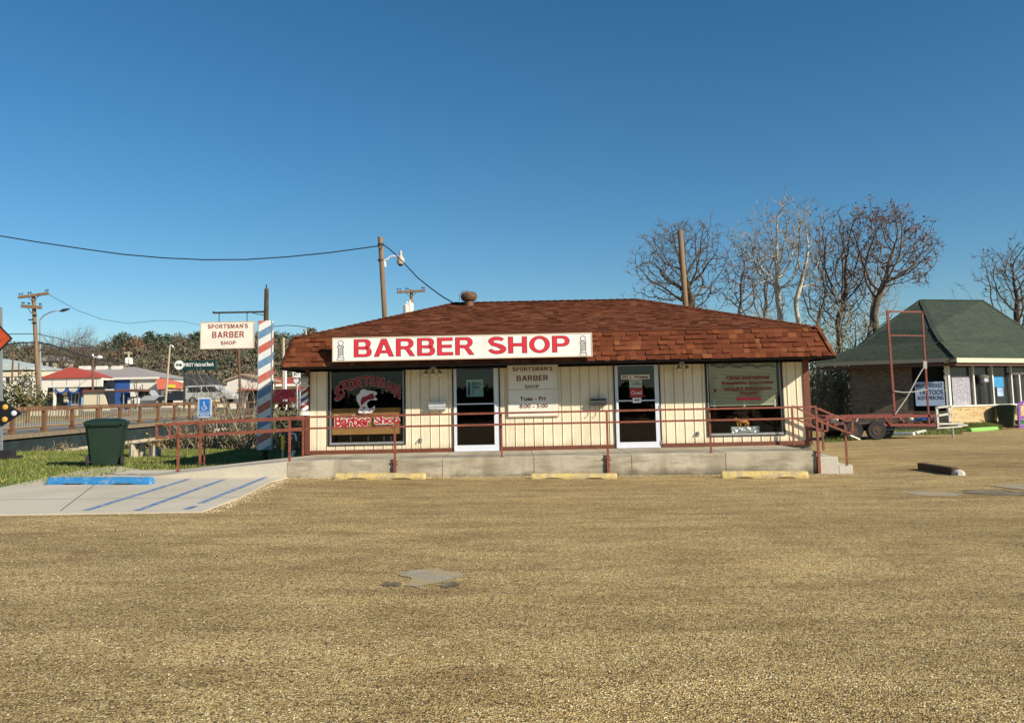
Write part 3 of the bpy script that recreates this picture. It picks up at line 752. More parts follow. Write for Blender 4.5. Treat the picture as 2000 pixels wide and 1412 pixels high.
flood(1332, 713, 2, 'two-headed cream flood lamp under the eave near the right door')
# small outlets low on the siding
for px, py, lb in ((822, 860, 'small hose tap low on the siding right of the fish window'), (1364, 847, 'small socket cover low on the siding left of the blinds window')):
    p = A(px, py, YW - .03); t = T('wall_outlet', lb, 'outlet', p)
    mb = MB(); mb.box(p.x - .035, p.x + .035, YW - .035, YW - .005, p.z - .055, p.z + .055); mb.build('cover_plate', m_metal, t, bevel=.006)
    mb = MB(); mb.tube([(p.x - .02, YW - .036, p.z + .03), (p.x - .02, YW - .07, p.z + .03), (p.x - .03, YW - .075, p.z - .02)], .012, 6); mb.build('spout', m_darkmetal, t)
# wall mounted barber pole at the left end
c = A(594, 800, YW - .12); px_ = c.x
t = T('barber_pole', 'small striped barber pole with a round globe on the left end of the shop', 'barber pole', (px_, YW - .1, A(594, 810, YW - .1).z))
zz = lambda py: A(594, py, YW - .1).z
cc = Vector((px_, YW - .1, 0))
mb = MB(); mb.lathe(cc, [(.12, zz(755)), (.12, zz(752)), (.085, zz(750)), (.09, zz(747))], 20); mb.lathe(cc, [(.10, zz(803)), (.135, zz(804)), (.125, zz(807)), (.15, zz(808)), (.15, zz(811))], 20); mb.build('collar', m_offwhite, t)
mb = MB(); rr = .085; zc = zz(741); mb.lathe(cc, [(.02, zc - .1)] + [(.112 * math.sin(R(a)), zc - .112 * math.cos(R(a))) for a in range(15, 180, 15)] + [(.005, zc + .112)], 20)
mb.build('globe', mat('grey_globe', (.42, .43, .40), .35, .08, 8), t, smooth=True)
def helix_mat(name, period, slope, cols, cyl=True, cx=0, cy=0):
    m = bpy.data.materials.new(name); m.use_nodes = True; t_ = m.node_tree; p = t_.nodes['Principled BSDF']; p.inputs['Roughness'].default_value = .45
    tc = t_.nodes.new('ShaderNodeTexCoord'); sp = t_.nodes.new('ShaderNodeSeparateXYZ'); t_.links.new(tc.outputs['Object'], sp.inputs[0])
    def mth(op, a, b=None):
        q = t_.nodes.new('ShaderNodeMath'); q.operation = op
        for s_, v in ((q.inputs[0], a), (q.inputs[1], b)):
            if v is None: continue
            if isinstance(v, (int, float)): s_.default_value = v
            else: t_.links.new(v, s_)
        return q.outputs[0]
    if cyl: u = mth('MULTIPLY', mth('ARCTAN2', sp.outputs[1], sp.outputs[0]), period / (2 * math.pi) * slope)
    else: u = mth('MULTIPLY', mth('ADD', sp.outputs[0], sp.outputs[1]), slope)
    fr = mth('FRACT', mth('ADD', mth('DIVIDE', mth('SUBTRACT', sp.outputs[2], u), period), 50.0 + cx))
    n = len(cols); tot = sum(c_[0] for c_ in cols); st = []; acc = 0
    for wgt, c_ in cols: st.append((acc / tot, c_)); acc += wgt
    o_ = ramp(t_, fr, st, 'CONSTANT')
    nz = noise(t_, tc, 7, 6); f_ = ramp(t_, nz, [(.45, 0), (.75, .3)])
    o_ = mixrgb(t_, f_, o_, (.5, .45, .38))
    t_.links.new(o_, p.inputs['Base Color']); return m
WH = (.76, .74, .70); BL = (.12, .25, .40); NV = (.03, .06, .16); RD = (.52, .12, .075); DR = (.25, .02, .025)
mb = MB(); zs = [zz(803) + (zz(756) - zz(803)) * k / 12 for k in range(13)]; mb.lathe(cc, [(.085 + .022 * (1 - k / 12), z) for k, z in enumerate(zs)], 24)
mb.build('striped_cylinder', helix_mat('pole_stripes', .34, 1.0, [(1, WH), (1, NV), (1, WH), (1, DR)]), t, smooth=True)
mb = MB(); mb.box(px_ + .1, XL - .02, YW - .03, YW, zz(806), zz(803)); mb.box(px_ + .08, XL - .02, YW - .03, YW, zz(753), zz(750)); mb.build('bracket', m_darkmetal, t)
# ============================================================ GROUND
def ss(a, b, x):
    t = max(0, min(1, (x - a) / (b - a))); return t * t * (3 - 2 * t)
DX = -19.5
def deckz(Y): return .78 + (Y - 33) * .012
def hz(x, y):
    z = gz(x)
    # creek cutting behind the grass bank on the left
    m = ss(31.2, 34.5, y) * (1 - ss(-6, -1, x))
    z -= 2.6 * m * (1 - ss(58, 64, y))
    # rising town ground beyond it, then the wooded hill
    if y > 58: z += (1 - ss(0, 14, x)) * (1.15 * ss(58, 66, y) + .012 * max(0, y - 66) * (1 - ss(180, 260, y)))
    if y > 150:
        z += 15 * ss(170, 330, y) * (1 - ss(-40, 60, x)) + 3.0 * ss(150, 330, y)
    return z
def warp(t, tc, sc_=17, amt=.05):
    N = t.nodes; n = N.new('ShaderNodeTexNoise'); n.inputs['Scale'].default_value = sc_; n.inputs['Detail'].default_value = 4; t.links.new(tc.outputs['Object'], n.inputs[0])
    a = N.new('ShaderNodeVectorMath'); a.operation = 'MULTIPLY_ADD'; a.inputs[1].default_value = (amt, amt, amt); t.links.new(n.outputs['Color'], a.inputs[0]); t.links.new(tc.outputs['Object'], a.inputs[2]); return a.outputs[0]
def gravel_extra(t, tc, src):
    N = t.nodes; L = t.links
    v = N.new('ShaderNodeTexVoronoi'); v.inputs['Scale'].default_value = 76; L.new(warp(t, tc), v.inputs['Vector'])
    sx = N.new('ShaderNodeSeparateColor'); L.new(v.outputs['Color'], sx.inputs[0])
    v.inputs['Randomness'].default_value = 1
    c = ramp(t, sx.outputs[0], [(0, (.09, .052, .018)), (.12, (.30, .195, .075)), (.30, (.52, .37, .155)), (.62, (.63, .455, .195)), (.84, (.76, .59, .29)), (.95, (.98, .88, .56))])
    gap = ramp(t, v.outputs['Distance'], [(.42, 1), (.72, .42)])
    c = mixrgb(t, 1.0, c, gap, 'MULTIPLY')
    n = noise(t, tc, .22, 6, (.55, 1.5, 1)); f = ramp(t, n, [(.32, (.74, .70, .64)), (.5, (.98, .97, .96)), (.7, (1.12, 1.09, 1.04))])
    c = mixrgb(t, 1.0, c, f, 'MULTIPLY')
    n2 = noise(t, tc, 1.7, 8, (.5, 1, 1), .7); f2 = ramp(t, n2, [(.36, (.72, .69, .64)), (.56, (1, 1, 1)), (.72, (1.1, 1.08, 1.02))])
    c = mixrgb(t, 1.0, c, f2, 'MULTIPLY')
    c = mixrgb(t, 1.0, c, (1.0, .965, .86), 'MULTIPLY')
    n4 = noise(t, tc, .5, 5, (.28, 1.9, 1)); f4 = ramp(t, n4, [(.44, (1, 1, 1)), (.49, (.84, .82, .78)), (.54, (1, 1, 1))]); c = mixrgb(t, 1.0, c, f4, 'MULTIPLY')
    n3 = noise(t, tc, .9, 4); f3 = ramp(t, n3, [(.62, 0), (.72, .6)])
    return mixrgb(t, f3, c, (.20, .115, .05))
m_lot = mat('chip_seal_gravel', (.4, .3, .2), .8, .1, 3, extra=gravel_extra, spec=.35)
def add_stone_bump(m, scale=76, dist=.012, strength=.9):
    t = m.node_tree; N = t.nodes; L = t.links; tc = N.new('ShaderNodeTexCoord')
    v = N.new('ShaderNodeTexVoronoi'); v.inputs['Scale'].default_value = scale; L.new(warp(t, tc), v.inputs['Vector'])
    mm = N.new('ShaderNodeMath'); mm.operation = 'SUBTRACT'; mm.inputs[0].default_value = 1; L.new(v.outputs['Distance'], mm.inputs[1])
    n = N.new('ShaderNodeTexNoise'); n.inputs['Scale'].default_value = 1.1; n.inputs['Detail'].default_value = 5; L.new(tc.outputs['Object'], n.inputs[0])
    m2 = N.new('ShaderNodeMath'); m2.operation = 'MULTIPLY_ADD'; m2.inputs[1].default_value = .2; L.new(n.outputs[0], m2.inputs[0]); L.new(mm.outputs[0], m2.inputs[2])
    b = N.new('ShaderNodeBump'); b.inputs['Strength'].default_value = strength; b.inputs['Distance'].default_value = dist
    L.new(m2.outputs[0], b.inputs['Height']); L.new(b.outputs[0], N['Principled BSDF'].inputs['Normal'])
add_stone_bump(m_lot)
def grid(name, m, xs, ys, zf, kind='structure'):
    mb = MB(); nx = len(xs)
    vs = [(x, y, zf(x, y)) for y in ys for x in xs]
    fs = [(j * nx + i, j * nx + i + 1, (j + 1) * nx + i + 1, (j + 1) * nx + i) for j in range(len(ys) - 1) for i in range(nx - 1)]
    mb.faces(vs, fs); o = mb.build(name, m, kind=kind, smooth=True); return o
xs = [-900, -600, -420, -320, -260] + list(range(-230, -30, 10)) + list(range(-30, 31, 1)) + list(range(40, 240, 20)) + [300, 500, 900]
ys = [-300, -100, -30, -10] + list(range(0, 71, 1)) + list(range(76, 160, 6)) + list(range(160, 420, 10)) + [480, 700, 1200]
# town side gets a grassy and dusty look, the lot the chip seal
o = grid('ground', m_lot, xs, ys, hz)
def dirt_extra(t, tc, src):
    n = noise(t, tc, .35, 7); c = ramp(t, n, [(.3, (.10, .10, .04)), (.5, (.19, .165, .08)), (.7, (.29, .24, .15))])
    n2 = noise(t, tc, 4, 6); f = ramp(t, n2, [(.3, (.7, .7, .7)), (.7, (1.2, 1.2, 1.2))]); return mixrgb(t, 1.0, c, f, 'MULTIPLY')
m_dirt = mat('dry_grass_earth', (.2, .17, .1), .95, .1, 3, extra=dirt_extra, spec=.1)
me = o.data; me.materials.append(m_dirt)
for p in me.polygons:
    c = p.center
    if (c.x < 6 and c.y > 31) or c.y > 75: p.material_index = 1
# bank of grass between the lot and the creek
def lawn_extra(t, tc, src):
    n = noise(t, tc, 1.3, 7); return ramp(t, n, [(.3, (.075, .10, .022)), (.55, (.13, .15, .04)), (.72, (.22, .19, .085))])
m_lawn = mat('lawn_soil', (.1, .12, .03), .95, .1, 3, extra=lawn_extra, spec=.1)
LG0, LG1, LG2, LG3 = G(-260, 990), G(0, 953), G(60, 941), G(160, 920)
mb = MB()
for i in range(-30, -5):
    for j in range(16, 34):
        y0, y1 = j, j + 1
        if i >= -10 and j < 22: continue
        q = [(i, y0), (i + 1, y0), (i + 1, y1), (i, y1)]
        # stay left of the pad's far edge
        if j < 22 and i + .5 > LG1.x + (j - LG1.y) * .9 + .2: continue
        mb.face([(x, y, hz(x, y) + .012) for x, y in q])
mb.build('lawn', m_lawn, kind='structure', smooth=True)
m_tarj = mat('joint_filler', (.12, .10, .07), .9, .3, 5)
# ============================================================ PAD, RAMP, PLATFORM, STEPS
def sheet(name, pts, m, dz, th=.0, kind='structure', **k):
    mb = MB(); n = len(pts)
    top = [(p[0], p[1], gz(p[0]) + dz) for p in pts]; bot = [(p[0], p[1], gz(p[0]) + dz - .12) for p in pts]
    mb.faces(top + bot, [tuple(range(n))[::-1] if False else tuple(range(n))] + [(j, j + n, (j + 1) % n + n, (j + 1) % n) for j in range(n)])
    return mb.build(name, m, kind=kind, **k)
PX0 = A(560, 920, YP).x
RY1 = 21.35
pad = [G(-330, 1012), G(395, 1001), G(470, 972), G(530, 942), (PX0 + .02, YP - .12), (PX0 + .02, RY1), (-9.25, RY1), G(236, 911), G(160, 919), G(60, 941), G(0, 954), G(-90, 972), G(-330, 1000)]
sheet('parking_pad', pad, m_pad, .02)
rx0 = A(312, 900, 20.2).x
zr0 = gz(rx0) + .024
mb = MB()
pts = [(rx0, zr0), (PX0, PZ), (PX0, gz(PX0) - .1), (rx0, gz(rx0) - .1)]
mb.prism(pts, YP, RY1)
mb.build('ramp', m_pad, kind='structure')
PX1 = A(1596, 900, YP).x
mb = MB(); mb.box(PX0, PX1, YP, YW + .06, -.45, PZ)
plat = mb.build('platform', m_conc, kind='structure', bevel=.015)
t = T('concrete_steps', 'two pale concrete steps at the right end of the platform', 'steps', (PX1, YP + 1, gz(PX1)))
xa, xb, xc = PX1 + .003, A(1638, 900, YP).x, A(1667, 915, YP).x
m_step = mat('pale_concrete', (.56, .53, .46), .85, .1, 14, .3, 70, extra=pad_extra)
mb = MB(); mb.box(xa, xb, YP + .02, YW - .1, -.4, A(1620, 892, YP).z); mb.build('upper_step', m_step, t, bevel=.012)
mb = MB(); mb.box(xb + .002, xc, YP + .02, YW - .1, -.4, A(1652, 908.5, YP).z); mb.build('lower_step', m_step, t, bevel=.012)
mb = MB()
for pa, pb in (((0, 978), (470, 973)), ((232, 912), (118, 1000)), ((345, 922), (520, 925))):
    a, b = G(*pa), G(*pb); d = (b - a).normalized(); n = Vector((-d.y, d.x, 0)) * .008; mb.face([(p.x, p.y, gz(p.x) + .0225) for p in (a - n, b - n, b + n, a + n)])
mb.build('pad_joint', m_dark, kind='structure')
for px in (864, 1043, 1234, 1418):
    x = A(px, 910, YP).x; mb = MB(); mb.box(x - .007, x + .007, YP - .002, YP + .01, gz(x), PZ - .012); mb.box(x - .006, x + .006, YP + .016, YW - .04, PZ - .01, PZ + .002); mb.build('platform_joint', m_tarj, kind='structure')
# blue hatch lines and stain patches
def stripe(pa, pb, w0, name='parking_line'):
    a, b = G(*pa), G(*pb); d = (b - a); d.z = 0; d.normalize(); n = Vector((-d.y, d.x, 0)) * w0 / 2
    mb = MB(); mb.face([Vector((p.x, p.y, gz(p.x) + .024)) for p in (a - n, b - n, b + n, a + n)]); return mb.build(name, m_bluefade, kind='structure')
stripe((168, 999.5), (368, 937.5) ,.11); stripe((268, 999.5), (438, 938) ,.11); stripe((392, 985), (527, 930.5), .11); stripe((363, 997), (382, 991), .11)
def patch_extra(t, tc, src):
    n = noise(t, tc, 3.5, 7); f = ramp(t, n, [(.42, 0), (.58, .9)]); n2 = noise(t, tc, 60, 2); f2 = ramp(t, n2, [(.4, (.8, .78, .74)), (.6, (1.1, 1.1, 1.1))])
    return mixrgb(t, 1.0, mixrgb(t, f, src, (.40, .30, .15)), f2, 'MULTIPLY')
m_patch = mat('grey_cement_patch', (.33, .295, .225), .85, .15, 9, .5, 50, extra=patch_extra)
def tar_extra(t, tc, src):
    n = noise(t, tc, 6, 6); f = ramp(t, n, [(.4, 0), (.6, .8)]); return mixrgb(t, f, src, (.28, .22, .13))
m_tar = mat('dark_tar_patch', (.09, .065, .04), .9, .3, 9, .3, 50, extra=tar_extra)
def blob(pts, m, dz, name='ground_patch', seed=1):
    r = random.Random(seed); q = [G(*p) for p in pts]; out = []
    n = len(q)
    for i in range(n):
        a, b = q[i], q[(i + 1) % n]; out.append(a)
        for k in range(1, 5):
            c = a.lerp(b, k / 5); out.append(c + Vector((r.uniform(-.03, .03), r.uniform(-.02, .02), 0)))
    mb = MB(); c = sum(out, Vector()) / len(out)
    for i in range(len(out)):
        a, b = out[i], out[(i + 1) % len(out)]; mb.face([(p.x, p.y, gz(p.x) + dz) for p in (c, a, b)])
    return mb.build(name, m, kind='structure')
blob([(775, 1123), (800, 1114), (850, 1111), (890, 1117), (912, 1120), (880, 1133), (850, 1140), (812, 1148), (790, 1143), (800, 1128)], m_patch, .006, seed=2)
blob([(744, 1141), (760, 1136), (785, 1139), (780, 1145), (750, 1146)], m_tar, .005, seed=3)
blob([(852, 1144), (880, 1136), (897, 1138), (893, 1144), (870, 1149)], m_tar, .005, seed=4)
blob([(1764, 962), (1790, 960), (1840, 961), (1885, 966), (1860, 970), (1810, 969), (1780, 965)], m_patch, .006, seed=5)
blob([(1872, 957), (1930, 957), (1985, 960), (2040, 962), (2040, 969), (1990, 968), (1930, 967), (1890, 964)], m_tar, .005, seed=6)
blob([(1925, 948), (1990, 946), (2080, 947), (2080, 962), (2000, 957)], m_patch, .008, seed=7)
# ============================================================ WHEEL STOPS
def stop(pa, pb, m, label, h=.14, w_=.17, group=None, holes=True, zoff=.0, name='wheel_stop', tumble=0):
    a, b = G(*pa), G(*pb); a.z = gz(a.x) + zoff; b.z = gz(b.x) + zoff; L_ = (b - a).length; c = (a + b) / 2
    t = T(name, label, 'wheel stop', c, group); ang = math.atan2(b.y - a.y, b.x - a.x)
    mb = MB(); hw = w_ / 2; prof = [(-hw, 0), (hw, 0), (hw, h * .35), (hw * .62, h), (-hw * .62, h), (-hw, h * .35)]
    xs_ = [-L_ / 2, -L_ / 2 + .03]; k = 10
    xs_ += [-L_ / 2 + .03 + (L_ - .06) * i / k for i in range(1, k)] + [L_ / 2 - .03, L_ / 2]
    r = random.Random(int(L_ * 1000)); vs = []
    for i, x in enumerate(xs_):
        s_ = .9 if i in (0, len(xs_) - 1) else 1
        for y, z in prof:
            raised = holes and z == 0 and (abs(x + L_ * .25) < L_ * .09 or abs(x - L_ * .22) < L_ * .09)
            vs.append((x, y * s_, (z * s_ + r.uniform(-.004, .004) if z else (.03 if raised else -.01))))
    n = 6; fs = [(i * n + j, i * n + (j + 1) % n, (i + 1) * n + (j + 1) % n, (i + 1) * n + j) for i in range(len(xs_) - 1) for j in range(n)] + [tuple(range(n))[::-1], tuple(range((len(xs_) - 1) * n, len(xs_) * n))]
    mb.faces(vs, fs)
    rz = Matrix.Rotation(ang, 4, 'Z'); sl_ = (b.z - a.z) / L_
    mb.xform(lambda p: rz @ Vector((p.x, p.y, p.z + p.x * sl_)) + c)
    mb.build('block', m, t)
    mb = MB()
    for x in (-L_ * .38, L_ * .38):
        q = rz @ Vector((x, 0, h + x * sl_)) + c; mb.lathe(q, [(.014, -.02), (.016, .006)], 8)
    mb.build('anchor_pin', m_rust, t); return t
g_ = 'yellow wheel stops along the platform'
stop((655, 935), (831, 935), m_yellow, 'chipped yellow wheel stop under the fish window, leftmost of the three', .12, group=g_)
stop((1038, 934.5), (1205, 934.5), m_yellow, 'worn yellow wheel stop below the wall sign, middle of the three', .11, group=g_)
stop((1409, 933), (1578, 933), m_yellow, 'brightest yellow wheel stop near the steps, rightmost of the three', .14, group=g_)
stop((96, 947.5), (298, 947.5), m_blue, 'long bright blue wheel stop on the concrete parking pad', .14, .2, zoff=.02)
t_log = G(1798, 916)
a, b = G(1799, 916), G(1866, 927); a.z += .07; b.z += .07
t = T('wooden_stop', 'dark brown timber parking stop lying alone on the gravel right of the steps', 'timber stop', ((a.x + b.x) / 2, (a.y + b.y) / 2, gz(9)))
mb = MB(); mb.bar(a, b, .17, .15); mb.build('beam', m_timber, t, bevel=.02)
mb = MB(); q = b + (b - a).normalized() * .07; mb.lathe((q.x + .03, q.y, gz(q.x)), [(.14, 0), (.12, .07), (.06, .11)], 9); mb.build('concrete_lump', m_step, t)
# ============================================================ RAILINGS
RW = .042
def pipe(mb, pts, w_=RW):
    for a, b in zip(pts, pts[1:]): mb.bar(a, b, w_)
ztop = lambda px, py, Y: A(px, py, Y).z
YF = YP - .035
t = T('front_railing', 'long rust red two-rail handrail along the front of the platform', 'railing', (1, YF, 0))
z1 = A(1000, 806.3, YF).z; z2 = A(1000, 828.5, YF).z
xl = A(598, 815, YF).x; xr = A(1595, 797, YF).x
for z in (z1, z2):
    mb = MB(); mb.bar((xl, YF, z), (xr, YF, z), RW); mb.build('rail', m_rail, t)
for px, full in ((771, 1), (979.5, 0), (1186.5, 1), (1389, 0), (1597, 1)):
    x = A(px, 860, YF).x; mb = MB()
    if full:
        mb.bar((x, YF, gz(x) + .02), (x, YF, z1 - RW / 2), RW * 1.1)
        mb.box(x - .05, x + .05, YF - .03, YF + .03, PZ - .06, PZ - .02); mb.box(x - .03, x + .03, YF - .028, YF + .028, gz(x) + .01, PZ - .12); mb.tube([(x + .05, YF - .02, PZ - .1), (x + .05, YF + .03, PZ - .1)], .014, 6)
    else:
        mb.bar((x, YF + .06, PZ), (x, YF + .06, z1 - RW / 2 - .0), RW * .9); mb.box(x - .05, x + .05, YF + .045, YF + .12, PZ, PZ + .01)
    mb.build('post', m_rail, t)
# ramp rails
def ramp_rail(Y, posts, x_end_px, x0_px, ytop0, ytop1, ylow0, ylow1, label, endpost):
    t = T('ramp_railing', label, 'railing', (A((x_end_px + x0_px) / 2, 850, Y).x, Y, .2), 'handrails along the ramp')
    a1, b1 = A(x0_px, ytop0, Y), A(x_end_px, ytop1, Y); a2, b2 = A(x0_px, ylow0, Y), A(x_end_px, ylow1, Y)
    mb = MB(); mb.bar(a1, b1, RW); mb.build('top_rail', m_rail, t)
    mb = MB(); mb.bar(a2, b2, RW); mb.build('lower_rail', m_rail, t)
    mb = MB(); mb.bar(a1 + Vector((.021, 0, .02)), a2 + Vector((.021, 0, -.02)), RW * .95); mb.build('end_loop', m_rail, t)
    for px, pb in posts:
        x = A(px, pb - 40, Y).x; zb_ = A(px, pb, Y).z; u = (x - a1.x) / (b1.x - a1.x); mb = MB()
        mb.bar((x, Y, zb_), (x, Y, a1.z + (b1.z - a1.z) * u - RW / 2), RW * 1.1); mb.box(x - .06, x + .06, Y - .05, Y + .05, zb_, zb_ + .012)
        mb.build('post', m_rail, t)
    return t
ramp_rail(YP + .08, ((348, 921), (565.5, 906)), 596, 304, 830, 817.5, 855.5, 839, 'near sloping handrail of the ramp with a looped left end', 1)
ramp_rail(RY1 - .06, ((391, 905), (592, 892)), 594, 330, 827, 813.5, 852, 836, 'far sloping handrail of the ramp ending at the shop corner', 1)
# stair rails
def stair_rail(Y, P, label):
    t = T('stair_railing', label, 'railing', (A(P[0][0], 850, Y).x, Y, .2), 'handrails beside the steps')
    q = [A(px, py, Y) for px, py in P]
    mb = MB(); pipe(mb, q); mb.build('looped_rail', m_rail, t); return t, q
t, q = stair_rail(YF + .0, [(1597, 797.5), (1652, 821), (1664.5, 820.5), (1664.5, 845), (1656, 845), (1597, 821)], 'near handrail sloping down beside the steps with a square end loop')
x = A(1654, 860, YF).x; mb = MB(); mb.bar((x, YF + .06, A(1652, 908.5, YP).z), (x, YF + .06, A(1652, 822, YF).z), RW); mb.build('post', m_rail, t)
Y2 = YW - .25
t, q = stair_rail(Y2, [(1548, 793), (1605, 820), (1616, 820), (1616, 842), (1607, 841), (1549, 816)], 'far handrail of the steps against the corner of the shop')
for px, pb, pt in ((1549.5, 876, 794), (1607, 893, 822)):
    x = A(px, 850, Y2).x; zb_ = PZ if px < 1600 else A(1620, 892, YP).z; mb = MB(); mb.bar((x, Y2, zb_), (x, Y2, A(px, pt, Y2).z), RW); mb.build('post', m_rail, t)
# ============================================================ WHEELIE BINS
def bin_(px, pbase, H, W, D, rz, label):
    g = G(px, pbase); t = T('wheelie_bin', label, 'bin', (g.x, g.y, gz(g.x)), 'green wheelie bins')
    rm = Matrix.Rotation(rz, 4, 'Z'); f = lambda p: rm @ p + Vector((g.x, g.y, gz(g.x)))
    mb = MB(); bw, bd, tw, td = W * .36, D * .36, W * .48, D * .48; z0, zt = .06, H * .86
    lv = [(bw, bd, z0), (bw + (tw - bw) * .55, bd + (td - bd) * .55, z0 + (zt - z0) * .56), (bw + (tw - bw) * .6, bd + (td - bd) * .6, z0 + (zt - z0) * .58), (tw, td, zt - .06), (tw + .025, td + .025, zt - .055), (tw + .025, td + .025, zt)]
    vs = []
    for a, b, z in lv:
        c = .06
        vs += [(-a + c, -b, z), (a - c, -b, z), (a, -b + c, z), (a, b - c, z), (a - c, b, z), (-a + c, b, z), (-a, b - c, z), (-a, -b + c, z)]
    n = 8; fs = [(i * n + j, i * n + (j + 1) % n, (i + 1) * n + (j + 1) % n, (i + 1) * n + j) for i in range(len(lv) - 1) for j in range(n)] + [tuple(range(n))[::-1], tuple(range((len(lv) - 1) * n, len(lv) * n))]
    mb.faces(vs, fs); i = len(mb.v); mb.box(-bw * .55, bw * .55, -bd - .03, -bd + .02, .35, .75 * H * .8); mb.xform(f); mb.build('bin_body', m_bin, t)
    mb = MB(); a, b = tw + .045, td + .045
    ring = lambda a, b, z: [(-a + .08, -b, z), (a - .08, -b, z), (a, -b + .08, z), (a, b - .02, z), (-a, b - .02, z), (-a, -b + .08, z)]
    n = 6; vs = ring(a, b, zt + .004) + ring(a, b, zt + .035) + ring(a * .86, b * .84, zt + .085) + ring(a * .5, b * .5, H * .96)
    fs = [(i * n + j, i * n + (j + 1) % n, (i + 1) * n + (j + 1) % n, (i + 1) * n + j) for i in range(3) for j in range(n)] + [tuple(range(n))[::-1], tuple(range(3 * n, 4 * n))]
    mb.faces(vs, fs)
    for k in range(6): mb.box(-tw + .06 + k * tw * .36, -tw + .10 + k * tw * .36, -b - .012, -b + .03, zt - .03, zt + .03)
    mb.xform(f); mb.build('lid', m_bin, t)
    for s_ in (-1, 1):
        mb = MB(); mb.lathe((s_ * (bw + .05), bd - .02, .15), [(.05, -.035), (.15, -.035), (.155, -.02), (.155, .02), (.15, .035), (.05, .035)], 20, 'x'); mb.xform(f); wl = mb.build('wheel', m_rubber, t)
        mb = MB(); mb.lathe((s_ * (bw + .05), bd - .02, .15), [(.05, -.04), (.09, -.037), (.09, .037), (.05, .04)], 16, 'x'); mb.xform(f); mb.build('hub', m_darkmetal, wl)
    mb = MB(); mb.tube([(-tw * .8, td + .02, zt - .03), (-tw * .8, td + .13, zt + .0), (tw * .8, td + .13, zt), (tw * .8, td + .02, zt - .03)], .02, 8); mb.xform(f); mb.build('handle', m_bin, t)
    mb = MB(); mb.tube([(-bw - .04, bd - .02, .15), (bw + .04, bd - .02, .15)], .018, 8); mb.xform(f); mb.build('axle', m_darkmetal, t)
    return t
bin_(207, 911, 1.33, 1.02, .92, R(200), 'dark green wheelie bin on the concrete at the edge of the grass')
bin_(1967, 837, 1.15, .78, .8, R(60), 'dark green wheelie bin beside the low tan brick wall')
# ============================================================ STRIPED SIGN POST
YT = 24.0
g = A(517.5, 900, YT); base = Vector((g.x, YT, gz(g.x)))
t = T('barber_sign_post', 'tall post wrapped in a red, white and blue striped box with a top arm', 'sign post', base)
zt = A(520, 556, YT).z
mb = MB(); mb.tube([(base.x, YT, base.z), (base.x, YT, A(519, 620, YT).z), (base.x + .005, YT, zt - .12)], [.075, .07, .06], 12); mb.tube([(base.x, YT, zt - .12), (base.x, YT, zt)], .02, 6); mb.build('post', m_timber, t)
r = rect(506, 627, 532.5, 878.5, YT); cx = base.x
hw = (r[1] - r[0]) / 2
mb = MB(); zA, zB = r[2], r[3]; mb.box(cx - hw, cx + hw, YT - .1, YT + .09, zA, zB)
mb.build('striped_box', helix_mat('box_stripes', .835, .55, [(.9, WH), (1.0, BL), (.9, WH), (1.0, RD)], False, cx=.95), t, bevel=.008)
mb = MB(); 
for sx in (-1, 1): mb.box(cx + sx * hw - .012, cx + sx * hw + .012, YT - .106, YT - .09, zA, zB)
mb.build('corner_bead', m_metal, t)
za = A(519, 609, YT).z
mb = MB(); mb.bar((cx, YT, za), (A(417, 611, YT).x, YT, za + .0), .03, .05); mb.bar((cx - .01, YT, za - .11), (cx - .38, YT, za - .03), .02); mb.bar((A(417, 611, YT).x, YT, za - .02), (A(417, 611, YT).x, YT, za + .04), .04)
mb.build('arm', m_darkmetal, t)
r = rect(394, 630, 496, 680, YT)
t = T('hanging_sign', 'white hanging sign with dark red lettering below the post arm', 'sign', ((r[0] + r[1]) / 2, YT, za - .05))
tilt = .012
mb = MB(); mb.box(r[0], r[1], YT - .05, YT - .01, r[2], r[3]); mb.build('panel', m_offwhite, t)
mb = MB(); e = .022
for q in ((r[0] - e, r[1] + e, r[3] + .001, r[3] + e), (r[0] - e, r[1] + e, r[2] - e, r[2] - .001), (r[0] - e, r[0] - .001, r[2], r[3]), (r[1] + .001, r[1] + e, r[2], r[3])): mb.box(q[0], q[1], YT - .056, YT - .004, q[2], q[3])
mb.build('rim', m_edge, t)
mb = MB()
for body, x0, x1, y0, y1, off in (("SPORTSMAN'S", 406, 484.5, 633, 641.5, .03), ('BARBER', 414.5, 477, 647.5, 659.5, .055), ('SHOP', 431, 460.5, 666, 673.5, .03)):
    q = rect(x0, y0, x1, y1, YT - .05); btext(mb, body, q[0], q[1], q[2], q[3], YT - .053, 0, .2)
mb.build('lettering', m_sunlit_red, t)
for px in (428, 482.5):
    x = A(px, 620, YT).x; mb = MB()
    for k in range(5):
        z = za - .03 - k * (za - .03 - r[3]) / 5; mb.lathe((x, YT, z - .03), [(.008, 0), (.018, .012), (.018, .03), (.008, .04)], 6)
    mb.build('chain', m_darkmetal, t)
